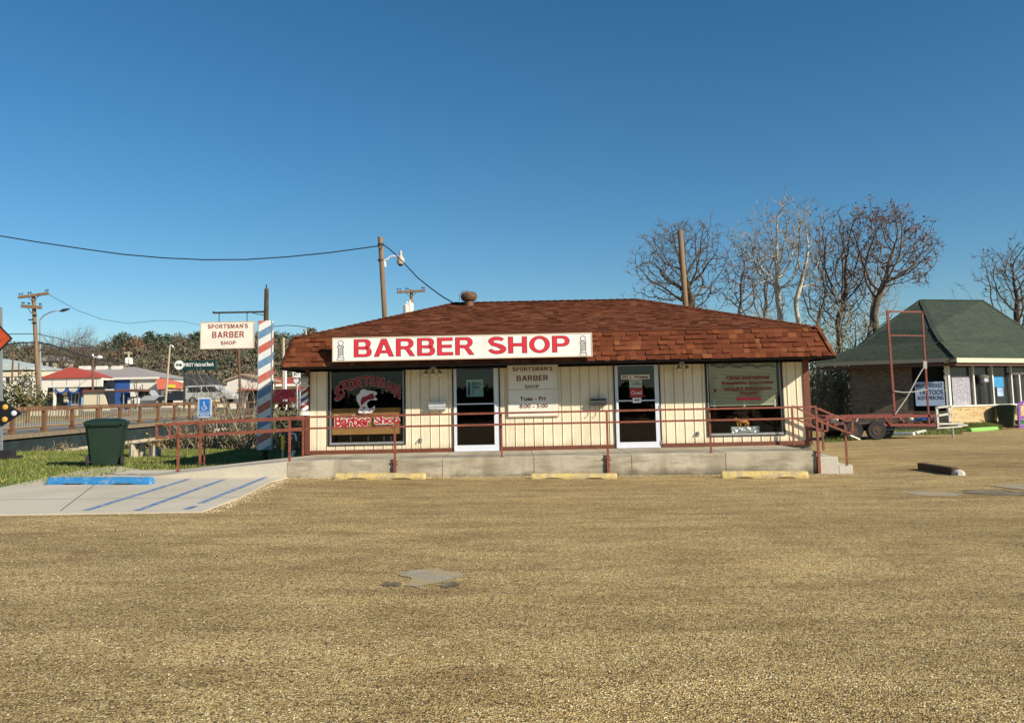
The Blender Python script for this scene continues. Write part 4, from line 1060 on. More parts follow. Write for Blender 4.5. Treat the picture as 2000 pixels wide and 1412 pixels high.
# accessible parking sign
Y3 = 22.6; r = rect(386.5, 776.5, 413, 815.5, Y3)
x = (r[0] + r[1]) / 2
t = T('parking_sign', 'blue and white wheelchair parking sign on a thin post behind the ramp rail', 'parking sign', (x, Y3, gz(x)))
mb = MB(); mb.bar((x, Y3 + .03, gz(x)), (x, Y3 + .03, r[3] - .02), .03); mb.build('post', m_rail, t)
m_sblue = mat('sign_blue', (.02, .15, .46), .4, .05, 5)
def rr(r, y0, y1, rad, mb):
    pts = []
    for cx_, cz_, a0 in ((r[1] - rad, r[3] - rad, 0), (r[0] + rad, r[3] - rad, 90), (r[0] + rad, r[2] + rad, 180), (r[1] - rad, r[2] + rad, 270)):
        for k in range(5): a = R(a0 + k * 22.5); pts.append((cx_ + rad * math.cos(a), cz_ + rad * math.sin(a)))
    mb.prism(pts[::-1], y0, y1)
mb = MB(); rr(r, Y3 - .003, Y3 + .003, .045, mb); mb.build('panel', m_white, t)
mb = MB(); e = .018; rr((r[0] + e, r[1] - e, r[2] + .13, r[3] - e), Y3 - .006, Y3 - .0035, .03, mb); rr((r[0] + e, r[1] - e, r[2] + e, r[2] + .125), Y3 - .006, Y3 - .0035, .02, mb); mb.build('blue_field', m_sblue, t)
mb = MB(); y = Y3 - .009; cx, cz = x - .005, (r[2] + r[3]) / 2 + .03
def ring(cx, cz, r0, r1, a0, a1, n=20):
    for k in range(n):
        p, q = R(a0 + (a1 - a0) * k / n), R(a0 + (a1 - a0) * (k + 1) / n)
        mb.face([(cx + r0 * math.cos(p), y, cz + r0 * math.sin(p)), (cx + r1 * math.cos(p), y, cz + r1 * math.sin(p)), (cx + r1 * math.cos(q), y, cz + r1 * math.sin(q)), (cx + r0 * math.cos(q), y, cz + r0 * math.sin(q))])
ring(cx - .01, cz - .03, .048, .063, 150, 395)
ring(cx - .012, cz + .105, 0, .02, 0, 360, 12)
def bar2(a, b, w_):
    a = Vector((a[0], y - .001, a[1])); b = Vector((b[0], y - .001, b[1])); d = (b - a).normalized(); n = Vector((-d.z, 0, d.x)) * w_ / 2; mb.face([a - n, b - n, b + n, a + n])
bar2((cx - .012, cz + .08), (cx - .005, cz - .01), .02); bar2((cx - .01, cz + .04), (cx + .035, cz + .035), .013); bar2((cx - .01, cz - .01), (cx + .045, cz - .01), .018); bar2((cx + .042, cz - .005), (cx + .065, cz - .065), .018); bar2((cx + .06, cz - .06), (cx + .08, cz - .055), .014)
q = (r[0] + .035, r[1] - .035, r[2] + .115, r[3] - .035)
for a, b in (((q[0], q[2] + .04), (q[1], q[2] + .04)), ((q[0], q[3]), (q[1], q[3])), ((q[0], q[2] + .04), (q[0], q[3])), ((q[1], q[2] + .04), (q[1], q[3]))): bar2(a, b, .009)
text(mb, 'HANDICAPPED', r[0] + .03, r[1] - .03, r[2] + .085, r[2] + .115, y, .03); text(mb, 'PARKING', r[0] + .06, r[1] - .06, r[2] + .035, r[2] + .068, y, .03)
mb.build('wheelchair_symbol', m_wv, t)
# gas meter and electric riser at the left corner
Y4 = 22.4
c = A(569, 850, Y4)
t = T('meter_riser', 'grey electric riser pipe with a dark meter beside the left corner of the shop', 'meter', (c.x, Y4, .1))
mb = MB(); k = lambda px, py: A(px, py, Y4)
mb.tube([k(563, 850), k(570, 846), k(577, 848), k(579, 860), k(578, 875)], .03, 8); mb.tube([k(575, 880), k(568, 898)], .045, 8); mb.build('conduit', m_alum, t)
mb = MB(); mb.lathe(k(572, 868), [(.0, -.05), (.13, -.05), (.14, 0), (.1, .05), (.0, .06)], 14, 'y'); mb.build('meter_body', m_darkmetal, t)
t = T('yellow_marker', 'yellow plastic marker post behind the ramp rail near the shop corner', 'marker', k(553, 890))
mb = MB(); mb.tube([k(553, 851), k(552.5, 878)], .05, 8); mb.build('sleeve', mat('marker_yellow', (.75, .48, .03), .5, .1, 8), t)
mb = MB(); mb.tube([k(552.5, 878), k(552.5, 896)], .025, 6); mb.build('stake', m_metal, t)
# ============================================================ BRIDGE AND ROAD
m_asph = mat('road_asphalt', (.20, .185, .16), .9, .15, 3, .2, 40)
m_bconc = mat('bridge_concrete', (.20, .155, .10), .9, .2, 5, .2, 30)
m_bwood = mat('rusty_bridge_rail', (.155, .075, .036), .8, .3, 8, .3, 30)
m_girder = mat('bridge_girder', (.018, .028, .028), .7, .4, 2, .2, 20)
m_wooden = mat('pale_timber', (.42, .35, .25), .9, .25, 6, .3, 30)
BX0, BX1 = -29.5, DX + .25
def strip(mb, x0, x1, y0, y1, zf, th, step=2.0):
    y = y0
    while y < y1:
        b = min(y + step, y1)
        q = [(x0, y, zf(y)), (x1, y, zf(y)), (x1, b, zf(b)), (x0, b, zf(b))]
        mb.faces(q + [(p[0], p[1], p[2] - th) for p in q], [(0, 1, 2, 3), (7, 6, 5, 4), (0, 4, 5, 1), (1, 5, 6, 2), (2, 6, 7, 3), (3, 7, 4, 0)]); y = b
br = T('road_bridge', 'low concrete road bridge with rusty brown railing crossing the creek', 'bridge', (DX, 30, 0))
mb = MB(); strip(mb, BX0, BX1, 18, 92, deckz, .17, 4); mb.build('deck', m_bconc, br)
mb = MB()
for x in (DX - .05, DX - 3, DX - 6, DX - 9): strip(mb, x - .18, x + .18, 18, 66, lambda y: deckz(y) - .225, .72, 8)
mb.build('girder', m_girder, br)
for y in (31.5, 44, 56): mb = MB(); mb.box(BX0 + .5, DX - .4, y - .3, y + .3, -3, deckz(y) - .96); mb.build('pier', m_bconc, br)
for side, x in ((0, DX), (1, BX0 + .3)):
    mb = MB(); strip(mb, x - .07, x + .07, 18, 92, lambda y: deckz(y) + .97, .10, 74); mb.build('top_rail', m_bwood, br)
    mb = MB(); strip(mb, x - .04, x + .04, 18, 92, lambda y: deckz(y) + .24, .05, 74); mb.build('bottom_rail', m_bwood, br)
    mb = MB(); y = 19.6
    while y < 52 and side == 0:
        for k in range(1, 12):
            yy = y + 2.27 * k / 12; mb.bar((x, yy, deckz(yy) + .22), (x, yy, deckz(yy) + .87), .012)
        y += 2.27
    if side == 0: mb.build('balusters', m_wooden, br)
    k = 0; y = 33.3 - 2.27 * 6
    while y < 92:
        mb = MB(); z = deckz(y); mb.box(x - .065, x + .065, y - .065, y + .065, z - .02, z + .87); mb.box(x - .10, x + .10, y - .10, y + .10, z - .24, z + .16); mb.build('post', m_bwood, br); y += 2.27 if side == 0 else 4.54
mb = MB(); strip(mb, BX0 + .6, DX - .5, 18, 100, lambda y: deckz(y) + .006, .004, 4); mb.build('road', m_asph, kind='structure')
mb = MB()
m_line = mat('road_line_yellow', (.62, .46, .08), .7)
for x in (-24.6, -24.3): strip(mb, x, x + .12, 18, 100, lambda y: deckz(y) + .012, .003, 82)
mb.build('road_marking', m_line, kind='structure')
# crossing street and grass strip in front of the stores
mb = MB(); mb.faces([(-160, 78, 0), (-6, 78, 0), (-6, 92, 0), (-160, 92, 0)], [(0, 1, 2, 3)]); mb.xform(lambda p: Vector((p.x, p.y, hz(p.x, p.y) + .10))); mb.build('street', m_asph, kind='structure')
m_lotc = mat('town_lot_concrete', (.50, .42, .30), .9, .12, 1.2)
mb = MB(); mb.faces([(-160, 100, 0), (-6, 100, 0), (-6, 150, 0), (-160, 150, 0)], [(0, 1, 2, 3)]); mb.xform(lambda p: Vector((p.x, p.y, hz(p.x, p.y) + .10))); mb.build('town_lot', m_lotc, kind='structure')
# pale pipe along the creek bank
t = T('bank_pipe', 'long pale pipe running along the foot of the grass bank under the bridge', 'pipe', (-17.5, 36, .1))
mb = MB(); mb.tube([A(-60, 905, 29), A(6, 897, 30.5), A(170, 875, 35), A(320, 856, 41), A(440, 838, 46)], .09, 8); mb.build('pipe', m_wooden, t)
t = T('tree_stump', 'short grey broken stump on the creek bank behind the green bin', 'stump', G(283, 893))
b = G(283, 893)
mb = MB(); rg = random.Random(4)
for k in range(7):
    x = b.x + rg.uniform(-.45, .45); y = b.y + rg.uniform(-.2, .3); mb.tube([(x, y, -.3), (x + rg.uniform(-.08, .08), y, rg.uniform(.35, .6))], [.12, .09], 6)
mb.build('stump_wood', m_wooden, t)
# ============================================================ ROAD WORK SIGN (left edge)
Y5 = 26.5
g = A(8, 905, Y5)
t = T('road_work_sign', 'tilted orange diamond sign above a black arrow panel with amber lamps at the left edge', 'road sign', (g.x, Y5, gz(g.x)))
k = lambda px, py, y=Y5: A(px, py, y)
mb = MB(); mb.bar(k(3, 908), k(2, 600), .06); mb.build('post', m_metal, t)
mb = MB(); c = k(-6, 662); rr_ = 33 * Y5 / 1664
def diamond(mb, s, y0, y1):
    mb.prism([(c.x - s, c.z), (c.x, c.z - s), (c.x + s, c.z), (c.x, c.z + s)], y0, y1)
diamond(mb, rr_, Y5 - .07, Y5 - .05); mb.build('black_border', m_black, t)
m_orange = mat('road_sign_orange', (.50, .07, .02), .45, .3, 3)
mb = MB(); diamond(mb, rr_ * .88, Y5 - .08, Y5 - .071); dp = mb.build('orange_panel', m_orange, t)
mb = MB(); mb.box(c.x - .25, c.x + .06, Y5 - .085, Y5 - .081, c.z + .05, c.z + .11); mb.box(c.x - .2, c.x + .16, Y5 - .085, Y5 - .081, c.z - .1, c.z - .04); mb.build('sign_marking', m_black, t)
mb = MB(); q = [k(-30, 784), k(8, 783), k(45, 807), k(8, 831), k(-30, 832)]; mb.prism([(p.x, p.z) for p in q][::-1], Y5 - .07, Y5 - .04); mb.build('arrow_panel', m_black, t)
m_amber = mat('amber_lens', (.75, .38, .08), .3, .1, 9)
for px, py in ((13, 795), (30, 807), (12, 819), (-6, 807)):
    p = k(px, py); mb = MB(); mb.lathe((p.x, Y5 - .07, p.z), [(.085, 0), (.08, -.03), (.04, -.045), (.005, -.05)], 14, 'y'); mb.build('arrow_lamp', m_amber if px != 30 else m_alum, t)
mb = MB(); mb.box(g.x - .5, g.x + .35, Y5 - .4, Y5 + .4, gz(g.x) + .01, gz(g.x) + .12); mb.box(g.x - .1, g.x + .25, Y5 - .1, Y5 + .2, gz(g.x) + .1, gz(g.x) + .3); mb.build('weighted_base', m_rubber, t)
# ============================================================ POLES AND WIRES
m_insul = mat('dark_insulator', (.05, .045, .05), .35, .1, 5)
m_insw = mat('pale_insulator', (.6, .58, .55), .35, .1, 5)
def wpole(top, bot, Y, r, label, arms=(), name='utility_pole', mt=m_wood, ztrue=None):
    a, b = A(*top, Y), A(*bot, Y)
    zg = hz(b.x, Y) - .2 if ztrue is None else ztrue
    d = (a - b); foot = b + d * ((zg - b.z) / d.z); foot.z = zg
    t = T(name, label, 'utility pole', foot)
    mb = MB(); n = 5; mb.tube([foot.lerp(a, i / n) for i in range(n + 1)], [r * (1.25 - .25 * i / n) for i in range(n + 1)], 12); mb.build('shaft', mt, t)
    for (p, q, th) in arms:
        p, q = A(*p, Y - r - .06), A(*q, Y - r - .06); mb = MB(); mb.bar(p, q, th); ar = mb.build('crossarm', mt, t)
        for u in (.03, .12, .33, .40, .9, .97):
            c = p.lerp(q, u); mb = MB(); mb.lathe(c + Vector((0, 0, th / 2)), [(.02, 0), (.02, .12), (.07, .13), (.075, .2), (.03, .25)], 8); mb.build('insulator', m_insul, ar)
        mid = p.lerp(q, .5); mb = MB()
        for u in (.32, .68): mb.bar(p.lerp(q, u) - Vector((0, 0, th / 2)), mid - Vector((0, .02, .55)), .04)
        mb.build('brace', m_darkmetal, ar)
    return t
def wire(pts, r, label, name='wire', sag=0):
    mb = MB(); mb.tube(pts, r, 5); q = sum(pts, Vector()) / len(pts)
    o = mb.build(name, m_black, None, loc=pts[0]); return props(o, label, 'wire')
def cat(a, b, sag, n=14): return [a.lerp(b, i / n) - Vector((0, 0, sag * 4 * (i / n) * (1 - i / n))) for i in range(n + 1)]
# pole behind the shop with the lamp
P1Y = 31.5
t = wpole((742.5, 463), (751.5, 618), P1Y, .088, 'brown wooden pole behind the shop roof carrying a grey street lamp')
t['category'] = 'utility pole'
k = lambda px, py, y=P1Y: A(px, py, y)
mb = MB()
for py in (477, 508): c = k(744, py); mb.lathe(c - Vector((0, 0, .05)), [(.115, 0), (.115, .08)], 12)
mb.build('band', m_darkmetal, t)
mb = MB(); mb.tube([k(742, 480), k(746, 495), k(745, 510), k(748, 515)], .02, 6); mb.tube([k(751, 511), k(752, 522)], .05, 8); mb.build('conduit', m_alum, t)
t = T('street_lamp', 'grey lamp on a curved arm fixed to the brown pole behind the roof', 'street lamp', k(747, 510, P1Y - .1))
mb = MB(); mb.tube([k(747, 510), k(756, 507), k(761, 502), k(768, 500.5), k(780, 502)], .035, 8); mb.build('arm', m_alum, t)
c = k(782.5, 517); mb = MB(); mb.lathe(c, [(.09, 0), (.13, .02), (.15, .14), (.14, .22), (.08, .3), (.05, .38), (.06, .44), (.05, .5), (.01, .54)], 16); mb.build('lamp_head', m_lampw, t)
mb = MB(); mb.lathe(c - Vector((0, 0, .05)), [(.06, 0), (.10, .05)], 14); mb.build('lens', m_darkmetal, t)
a = k(743, 478); b = A(-700, 395, 31.5)
wire([A(x, y, P1Y) for x, y in ((743, 480), (700, 486), (640, 494), (560, 502), (480, 507), (400, 507.5), (320, 504), (240, 497), (160, 486), (80, 474), (0, 461), (-120, 436), (-300, 395))], .022, 'long dark service cable sagging across the sky from the left edge to the pole', 'service_cable')
wire([A(x, y, Y) for x, y, Y in ((747, 477, P1Y), (757, 484, 31), (770, 495, 30.5), (790, 515, 29.7), (815, 542, 28.6), (840, 562, 27.4), (865, 580, 26.2), (887, 592.5, 24.9))], .02, 'dark cable dropping from the pole past the lamp to the shop roof', 'drop_cable')
# far T pole with transformer
YF_ = 75
t = wpole((803, 566), (806.5, 640), YF_, .14, 'distant pole with a single crossarm and pale transformers above the roof left slope', (((775, 571), (830, 568), .2),))
mb = MB()
for px, py, s_ in ((795, 606, .32), (801, 603, .3)):
    c = A(px, py + 5, YF_ - .4); mb = MB(); mb.lathe(c - Vector((0, 0, .1)), [(s_ * .9, 0), (s_, .1), (s_, .75), (s_ * .7, .85), (.08, .9), (.08, 1.1), (.02, 1.12)], 12); mb.build('transformer', m_offwhite, t)
# wooden pole in front of the bare oak
t = wpole((1328, 450), (1340, 610), 37, .115, 'plain wooden pole standing in front of the bare trees behind the shop')
# left pole with two crossarms
t = wpole((65, 574), (76.5, 792), 74, .155, 'tall weathered pole with two crossarms beside the red roofed store', (((36, 581), (95, 573), .22), ((42, 598), (81, 601), .26)))
YL = 74; k = lambda px, py, y=YL: A(px, py, y)
mb = MB()
for px, py in ((70, 616), (63, 625), (69, 631)): mb.tube([k(px, py) - Vector((.2, .2, 0)), k(px, py) + Vector((.2, -.2, 0))], .06, 5)
mb.build('pole_step', m_darkmetal, t)
t = T('highway_lamp', 'thin arched street light arm reaching right beside the two-crossarm pole', 'street lamp', (k(75, 660).x + .6, YL + 6, hz(-60, 80)))
y = YL + 6; base = A(79, 790, y)
mb = MB(); mb.tube([base, A(78, 625, y), A(86, 616, y), A(98, 610, y), A(108, 607.5, y), A(118, 607.5, y)], [.12, .08, .06, .06, .05, .05], 8); mb.build('arm', m_metal, t)
mb = MB(); mb.tube([A(117, 608, y), A(124, 606, y), A(136, 603.5, y)], [.06, .16, .07], 8); mb.build('lamp_head', m_darkmetal, t)
# store-front lamp pole, transformer pole, white pole etc
def simple_pole(top, bot, Y, r, label, m_, extra=None, cat_='pole', name='pole'):
    a, b = A(*top, Y), A(*bot, Y); t = T(name, label, cat_, b); mb = MB(); mb.tube([b, b.lerp(a, .5), a], [r * 1.1, r, r * .9], 8); mb.build('shaft', m_, t)
    if extra: extra(t, Y)
    return t
def ex1(t, Y):
    mb = MB(); mb.tube([A(181.5, 700, Y), A(186, 697, Y), A(190, 698, Y)], .07, 6); mb.build('arm', m_alum, t); mb = MB(); mb.tube([A(188, 698.5, Y), A(194, 697.5, Y), A(200, 698, Y)], [.1, .24, .1], 8); mb.build('lamp_head', m_white, t)
    mb = MB(); c = A(181.5, 694, Y); mb.lathe(c, [(.05, -.2), (.14, 0), (.05, .16)], 8); mb.build('finial', m_white, t)
simple_pole((181.5, 696), (181, 792), 104, .13, 'reddish lamp pole in front of the red roofed store', m_rust, ex1, 'street lamp', 'street_lamp')
def ex2(t, Y):
    mb = MB(); mb.bar(A(243, 689, Y), A(258, 690, Y), .25); mb.build('crossarm', m_wooden, t)
    for px in (247.5, 254.5): mb = MB(); mb.lathe(A(px, 711, Y - .3), [(.3, -.2), (.38, 0), (.38, .9), (.2, 1.1)], 10); mb.build('transformer', m_offwhite, t)
simple_pole((251, 687), (251, 740), 150, .2, 'distant pole with two white transformers in front of the wooded hill', m_wooden, ex2, 'utility pole', 'utility_pole')
simple_pole((332, 674), (323, 790), 72, .085, 'pale leaning concrete pole left of the green bank sign', m_wooden, lambda t, Y: (lambda mb: (mb.tube([A(332, 675, Y), A(336, 675, Y), A(339, 679, Y)], .07, 6), mb.build('bracket', m_alum, t)))(MB()), 'pole', 'leaning_pole')
simple_pole((553.5, 660), (554, 800), 64, .11, 'slender wooden pole just left of the shop eave', m_wooden, None, 'pole', 'wooden_pole')
simple_pole((558, 716), (557, 800), 62, .09, 'white post beside the slender wooden pole left of the shop', m_alum, None, 'post', 'white_post')
simple_pole((466, 684), (470, 800), 58, .09, 'thin rusty pole in front of the white gabled house', m_rust, None, 'pole', 'rusty_pole')
simple_pole((26, 686), (23, 750), 100, .1, 'thin dark pole in front of the white building on the left', m_rust, None, 'pole', 'dark_pole')
simple_pole((597, 642), (601, 700), 45, .06, 'pale pole tip poking above the left end of the shop roof', m_metal, None, 'pole', 'pale_pole')
wl = m_black
def thin(pts, Y0, Y1, label, r=.03):
    n = len(pts); wire([A(px, py, Y0 + (Y1 - Y0) * i / (n - 1)) for i, (px, py) in enumerate(pts)], r, label, 'overhead_wire')
thin([(-40, 676), (0, 674), (35, 670), (72, 668.5)], 70, 74, 'thick cable running from the left edge to the two-crossarm pole', .06)
thin([(72, 668.5), (100, 674), (130, 684), (170, 697), (215, 706), (260, 713)], 74, 120, 'thick cable sloping from the two-crossarm pole down past the red store roof', .08)
thin([(72, 652), (110, 660), (150, 672), (190, 680), (235, 686)], 74, 120, 'upper thin wire sloping right from the two-crossarm pole', .035)
thin([(-30, 655), (20, 652.5), (70, 652)], 70, 74, 'thin wire from the left edge to the two-crossarm pole', .035)
thin([(95, 575), (150, 606), (200, 624), (250, 632), (310, 626), (360, 628), (394, 636)], 74, 110, 'faint wire crossing the sky behind the hanging sign', .02)
thin([(533, 638), (560, 635.5), (583, 637), (606, 641)], 60, 66, 'short faint wire between the striped box and the shop roof', .025)
# junction sign
YJ = 46; k = lambda px, py: A(px, py, YJ)
t = T('junction_sign', 'white JCT highway marker over arrow shields on a grey post beside the shop corner', 'road sign', k(585, 815))
mb = MB(); mb.tube([k(581, 815), k(580, 728)], .05, 6); mb.tube([k(586, 800), k(586, 735)], .04, 6); mb.build('post', m_metal, t)
r = rect(572, 725, 587, 737, YJ); mb = MB(); rr(r, YJ - .06, YJ - .03, .04, mb); mb.build('junction_plate', m_white, t); mb = MB(); text(mb, 'JCT', r[0] + .05, r[1] - .05, r[2] + .06, r[3] - .06, YJ - .065, .04); mb.build('lettering', m_black, t)
c = k(579, 744); s_ = YJ / 1664
mb = MB(); mb.prism([(c.x - 7 * s_, c.z + 5 * s_), (c.x - 7 * s_, c.z - 2 * s_), (c.x, c.z - 8 * s_), (c.x + 7 * s_, c.z - 2 * s_), (c.x + 7 * s_, c.z + 5 * s_)], YJ - .06, YJ - .03); mb.build('shield', m_black, t)
mb = MB(); mb.prism([(c.x - 5 * s_, c.z + 4 * s_), (c.x - 5.5 * s_, c.z - 1 * s_), (c.x, c.z - 6.5 * s_), (c.x + 5.5 * s_, c.z - 1 * s_), (c.x + 5 * s_, c.z + 4 * s_)], YJ - .066, YJ - .061); mb.build('shield_face', m_wv, t)
r = rect(584, 751, 592, 763, YJ); mb = MB(); mb.box(r[0], r[1], YJ - .06, YJ - .03, r[2], r[3]); mb.build('red_plate', mat('red_plate', (.6, .10, .06), .5), t)
# ============================================================ BUILDINGS ACROSS THE ROAD
m_wwall = mat('white_wall', (.66, .62, .55), .8, .05, 2)
m_rroof = mat('red_metal_roof', (.42, .07, .035), .6, .1, 3)
m_groof = mat('grey_metal_roof', (.33, .29, .26), .6, .1, 3)
m_bwall = mat('blue_wall', (.025, .08, .28), .7, .1, 2)
m_glassd = mat('dark_shop_glass', (.02, .025, .03), .15, .3, 2)
m_tanw = mat('tan_wall', (.62, .54, .38), .8, .06, 2)
m_oroof = mat('orange_roof', (.62, .15, .08), .6, .1, 3)
def gb(px, py, Y): return A(px, py, Y)
def base_z(x, Y): return hz(x, Y) - .3
def block(t, r, Y, D, m_, name='wall', label=None):
    mb = MB(); mb.box(r[0], r[1], Y, Y + D, r[2], r[3]); return mb.build(name, m_, t, label=label)
Ys = 120
r = rect(76, 738, 199, 800, Ys); zb_ = base_z(r[0], Ys)
t = T('red_roof_store', 'white fronted store with a red gable roof and patriotic bunting', 'store', ((r[0] + r[1]) / 2, Ys, zb_))
block(t, (r[0], r[1], zb_, r[3] - .3), Ys + 2.2, 11, m_glassd)
f = rect(76, 739, 199, 756, Ys); mb = MB(); mb.box(f[0], f[1], Ys, Ys + .4, f[2], f[3]); mb.box(f[0], f[1], Ys + .4, Ys + 12, f[3] - .3, f[3] - .02); mb.build('fascia', m_wwall, t)
mb = MB()
for px in (102, 130, 156, 188): a = rect(px, 741, px + .8, 754, Ys); mb.box(a[0], a[1], Ys - .03, Ys - .001, a[2], a[3])
mb.build('fascia_seam', m_metal, t)
ap = A(136, 717, Ys + 6); e0, e1 = A(75, 740, Ys), A(200, 738, Ys)
mb = MB(); q = [(e0.x, Ys - .3, e0.z + .02), (e1.x, Ys - .3, e0.z + .02), (e1.x, Ys + 13, e0.z + .02), (e0.x, Ys + 13, e0.z + .02)]
mb.faces(q + [(ap.x, Ys + 6, ap.z), (ap.x, Ys + 7, ap.z)], [(0, 1, 4), (1, 2, 5, 4), (2, 3, 5), (3, 0, 4, 5), (3, 2, 1, 0)]); mb.build('roof', m_rroof, t)
a = rect(117, 736, 150, 739.5, Ys); mb = MB(); text(mb, 'HARDWARE', a[0], a[1], a[2], a[3], Ys - .32, .03)
mb = None
for px in (103,): a = rect(px, 757, px + 3.5, 800, Ys); mb = MB(); mb.box(a[0], a[1], Ys + .1, Ys + .5, zb_, a[3]); mb.build('column', m_wwall, t)
mb = MB()
for c_, px0, px1 in ((0, 118, 124.5), (0, 142, 146.5)): a = rect(px0, 760, px1, 790, Ys); mb.box(a[0], a[1], Ys + 1.9, Ys + 2.15, zb_, a[3])
mb.build('blue_panel', m_bwall, t)
a = rect(125, 765, 141, 792, Ys); mb = MB(); mb.box(a[0], a[1], Ys + 1.95, Ys + 2.18, zb_, a[3]); dd = mb.build('door', m_metal, t)
mb = MB(); 
for px0, px1 in ((127, 132), (134, 139)): b_ = rect(px0, 768, px1, 788, Ys); mb.box(b_[0], b_[1], Ys + 1.9, Ys + 1.945, b_[2], b_[3])
mb.build('pane', m_glassd, dd)
a = rect(148, 772, 164, 786, Ys); mb = MB(); mb.box(a[0], a[1], Ys + 1.5, Ys + 2, zb_, a[3]); mb.build('display_case', mat('pale_blue_case', (.22, .34, .42), .5), t)
m_red2 = mat('banner_red', (.55, .10, .10), .7, .2, 3)
a = rect(151, 758, 163, 774, Ys); mb = MB(); mb.lathe(((a[0] + a[1]) / 2, Ys + 1.5, a[2]), [(.1, 0), (.42, .25), (.5, .7), (.38, 1.05), (.1, 1.15)], 12); mb.build('red_banner', m_red2, t)
for px in (112, 136):
    mb = MB(); c = A(px + 7, 758, Ys - .1)
    for (r0, r1, m_) in ((.0, .35, 3), (.36, .6, 1), (.61, .9, 0)):
        pts0 = [(c.x + r1 * math.cos(R(a)), c.z + r1 * .85 * math.sin(R(a))) for a in range(180, 361, 20)]; pts1 = [(c.x + r0 * math.cos(R(a)), c.z + r0 * .85 * math.sin(R(a))) for a in range(360, 179, -20)]
        mb.m = m_; mb.faces([(x, Ys - .1 - .02 * m_, z) for x, z in pts0 + pts1], [tuple(range(20))])
    mb.build('bunting', [m_bwall, m_wwall, m_red2, m_tanw], t)
mb = MB()
for px, py in ((88, 772), (112, 782), (110, 768)): a = rect(px, py - 8, px + 8, py + 4, Ys); mb.box(a[0], a[1], Ys + 1.7, Ys + 2.1, a[2], a[3])
mb.build('window_display', m_tanw, t)
# long building with grey roof, blue and white walls
r = rect(199, 742, 310, 798, Ys + 4); Yb = Ys + 4; zb_ = base_z(r[0], Yb)
t = T('blue_white_warehouse', 'long white and blue building with a low grey roof and roof vents', 'warehouse', ((r[0] + r[1]) / 2, Yb, zb_))
r1_ = rect(199, 740, 253, 798, Yb); r2_ = rect(253, 742, 309, 798, Yb)
block(t, (r1_[0], r1_[1], zb_, r1_[3]), Yb, 14, m_bwall, label='blue left half of the front wall'); block(t, (r1_[1] + .01, r2_[1], zb_, r1_[3] - .02), Yb + .05, 14, m_wwall)
mb = MB(); e = [A(199, 740, Yb - .4), A(311, 743, Yb - .4)]; T0, T1 = A(140, 719, Yb + 8), A(262, 722, Yb + 8); ze = e[0].z
q = [(e[0].x - 6, Yb - .4, ze), (e[1].x, Yb - .4, ze), (e[1].x, Yb + 16, ze), (e[0].x - 6, Yb + 16, ze), (T0.x, Yb + 8, T0.z), (T1.x, Yb + 8, T0.z)]
mb.faces(q, [(0, 1, 5, 4), (1, 2, 5), (2, 3, 4, 5), (3, 0, 4), (3, 2, 1, 0)]); rf2 = mb.build('roof', m_groof, t)
mb = MB(); mb.bar((e[0].x, Yb - .45, ze), (e[1].x, Yb - .45, ze), .1, .3); mb.build('eave_board', m_wwall, t)
for px in (157, 190, 220): a = rect(px, 715, px + 18, 721, Yb + 7); mb = MB(); mb.box(a[0], a[1], Yb + 6.5, Yb + 7.5, a[2] - .1, a[3]); mb.build('roof_vent', m_wwall, rf2)
for px0, px1, py0, py1 in ((270, 274, 763, 768), (294, 300, 762, 772)): a = rect(px0, py0, px1, py1, Yb); mb = MB(); mb.box(a[0], a[1], Yb - .05, Yb + .04, a[2], a[3]); mb.build('window', m_glassd, t)
mb = MB()
for px, py in ((265, 748), (277, 754)): c = A(px, py, Yb - .1); mb.tube([c, c + Vector((.15, -.2, .25)), c + Vector((.2, -.1, -.6)), c + Vector((.2, 0, -1.4))], .05, 5)
mb.build('wall_conduit', m_darkmetal, t)
# bus shelter kiosk
Yk = 96; r = rect(165, 766, 214, 792, Yk)
t = T('roadside_kiosk', 'small cream kiosk with a flat brown roof and an open right side', 'kiosk', (r[0], Yk, hz(r[0], Yk)))
zb_ = hz(r[0], Yk) - .1; k = lambda px, py: A(px, py, Yk)
p = [k(164, 766), k(202, 766), k(214, 792)]
mb = MB(); mb.prism([(p[0].x, zb_), (p[2].x, zb_), (p[1].x, p[1].z), (p[0].x, p[0].z)], Yk, Yk + .15); mb.build('front_wall', m_tanw, t)
mb = MB()
for px in (190, 194): a = rect(px, 766, px + 1.5, 790, Yk); mb.box(a[0], a[1], Yk - .04, Yk - .001, zb_, a[3])
mb.build('post', m_metal, t)
a = rect(164, 759, 272, 765, Yk); mb = MB(); mb.box(a[0], a[1], Yk - .3, Yk + 3, a[2], a[3] - .1); mb.build('roof', mat('brown_roof_edge', (.14, .07, .05), .7), t)
mb = MB(); a = rect(224, 765, 239, 792, Yk); mb.box(a[0], a[1], Yk + 1.5, Yk + 2, zb_, a[3] - .1); mb.build('blue_wall', m_bwall, t)
mb = MB()
for px in (240, 267): a = rect(px, 765, px + 1.5, 792, Yk); mb.box(a[0], a[1], Yk, Yk + .15, zb_, a[3] - .05)
mb.build('roof_post', m_metal, t)
mb = MB(); a = rect(208, 760, 225, 762.5, Yk); mb.box(a[0], a[1], Yk - .36, Yk - .31, a[2], a[3]); mb.build('light_strip', m_wwall, t)
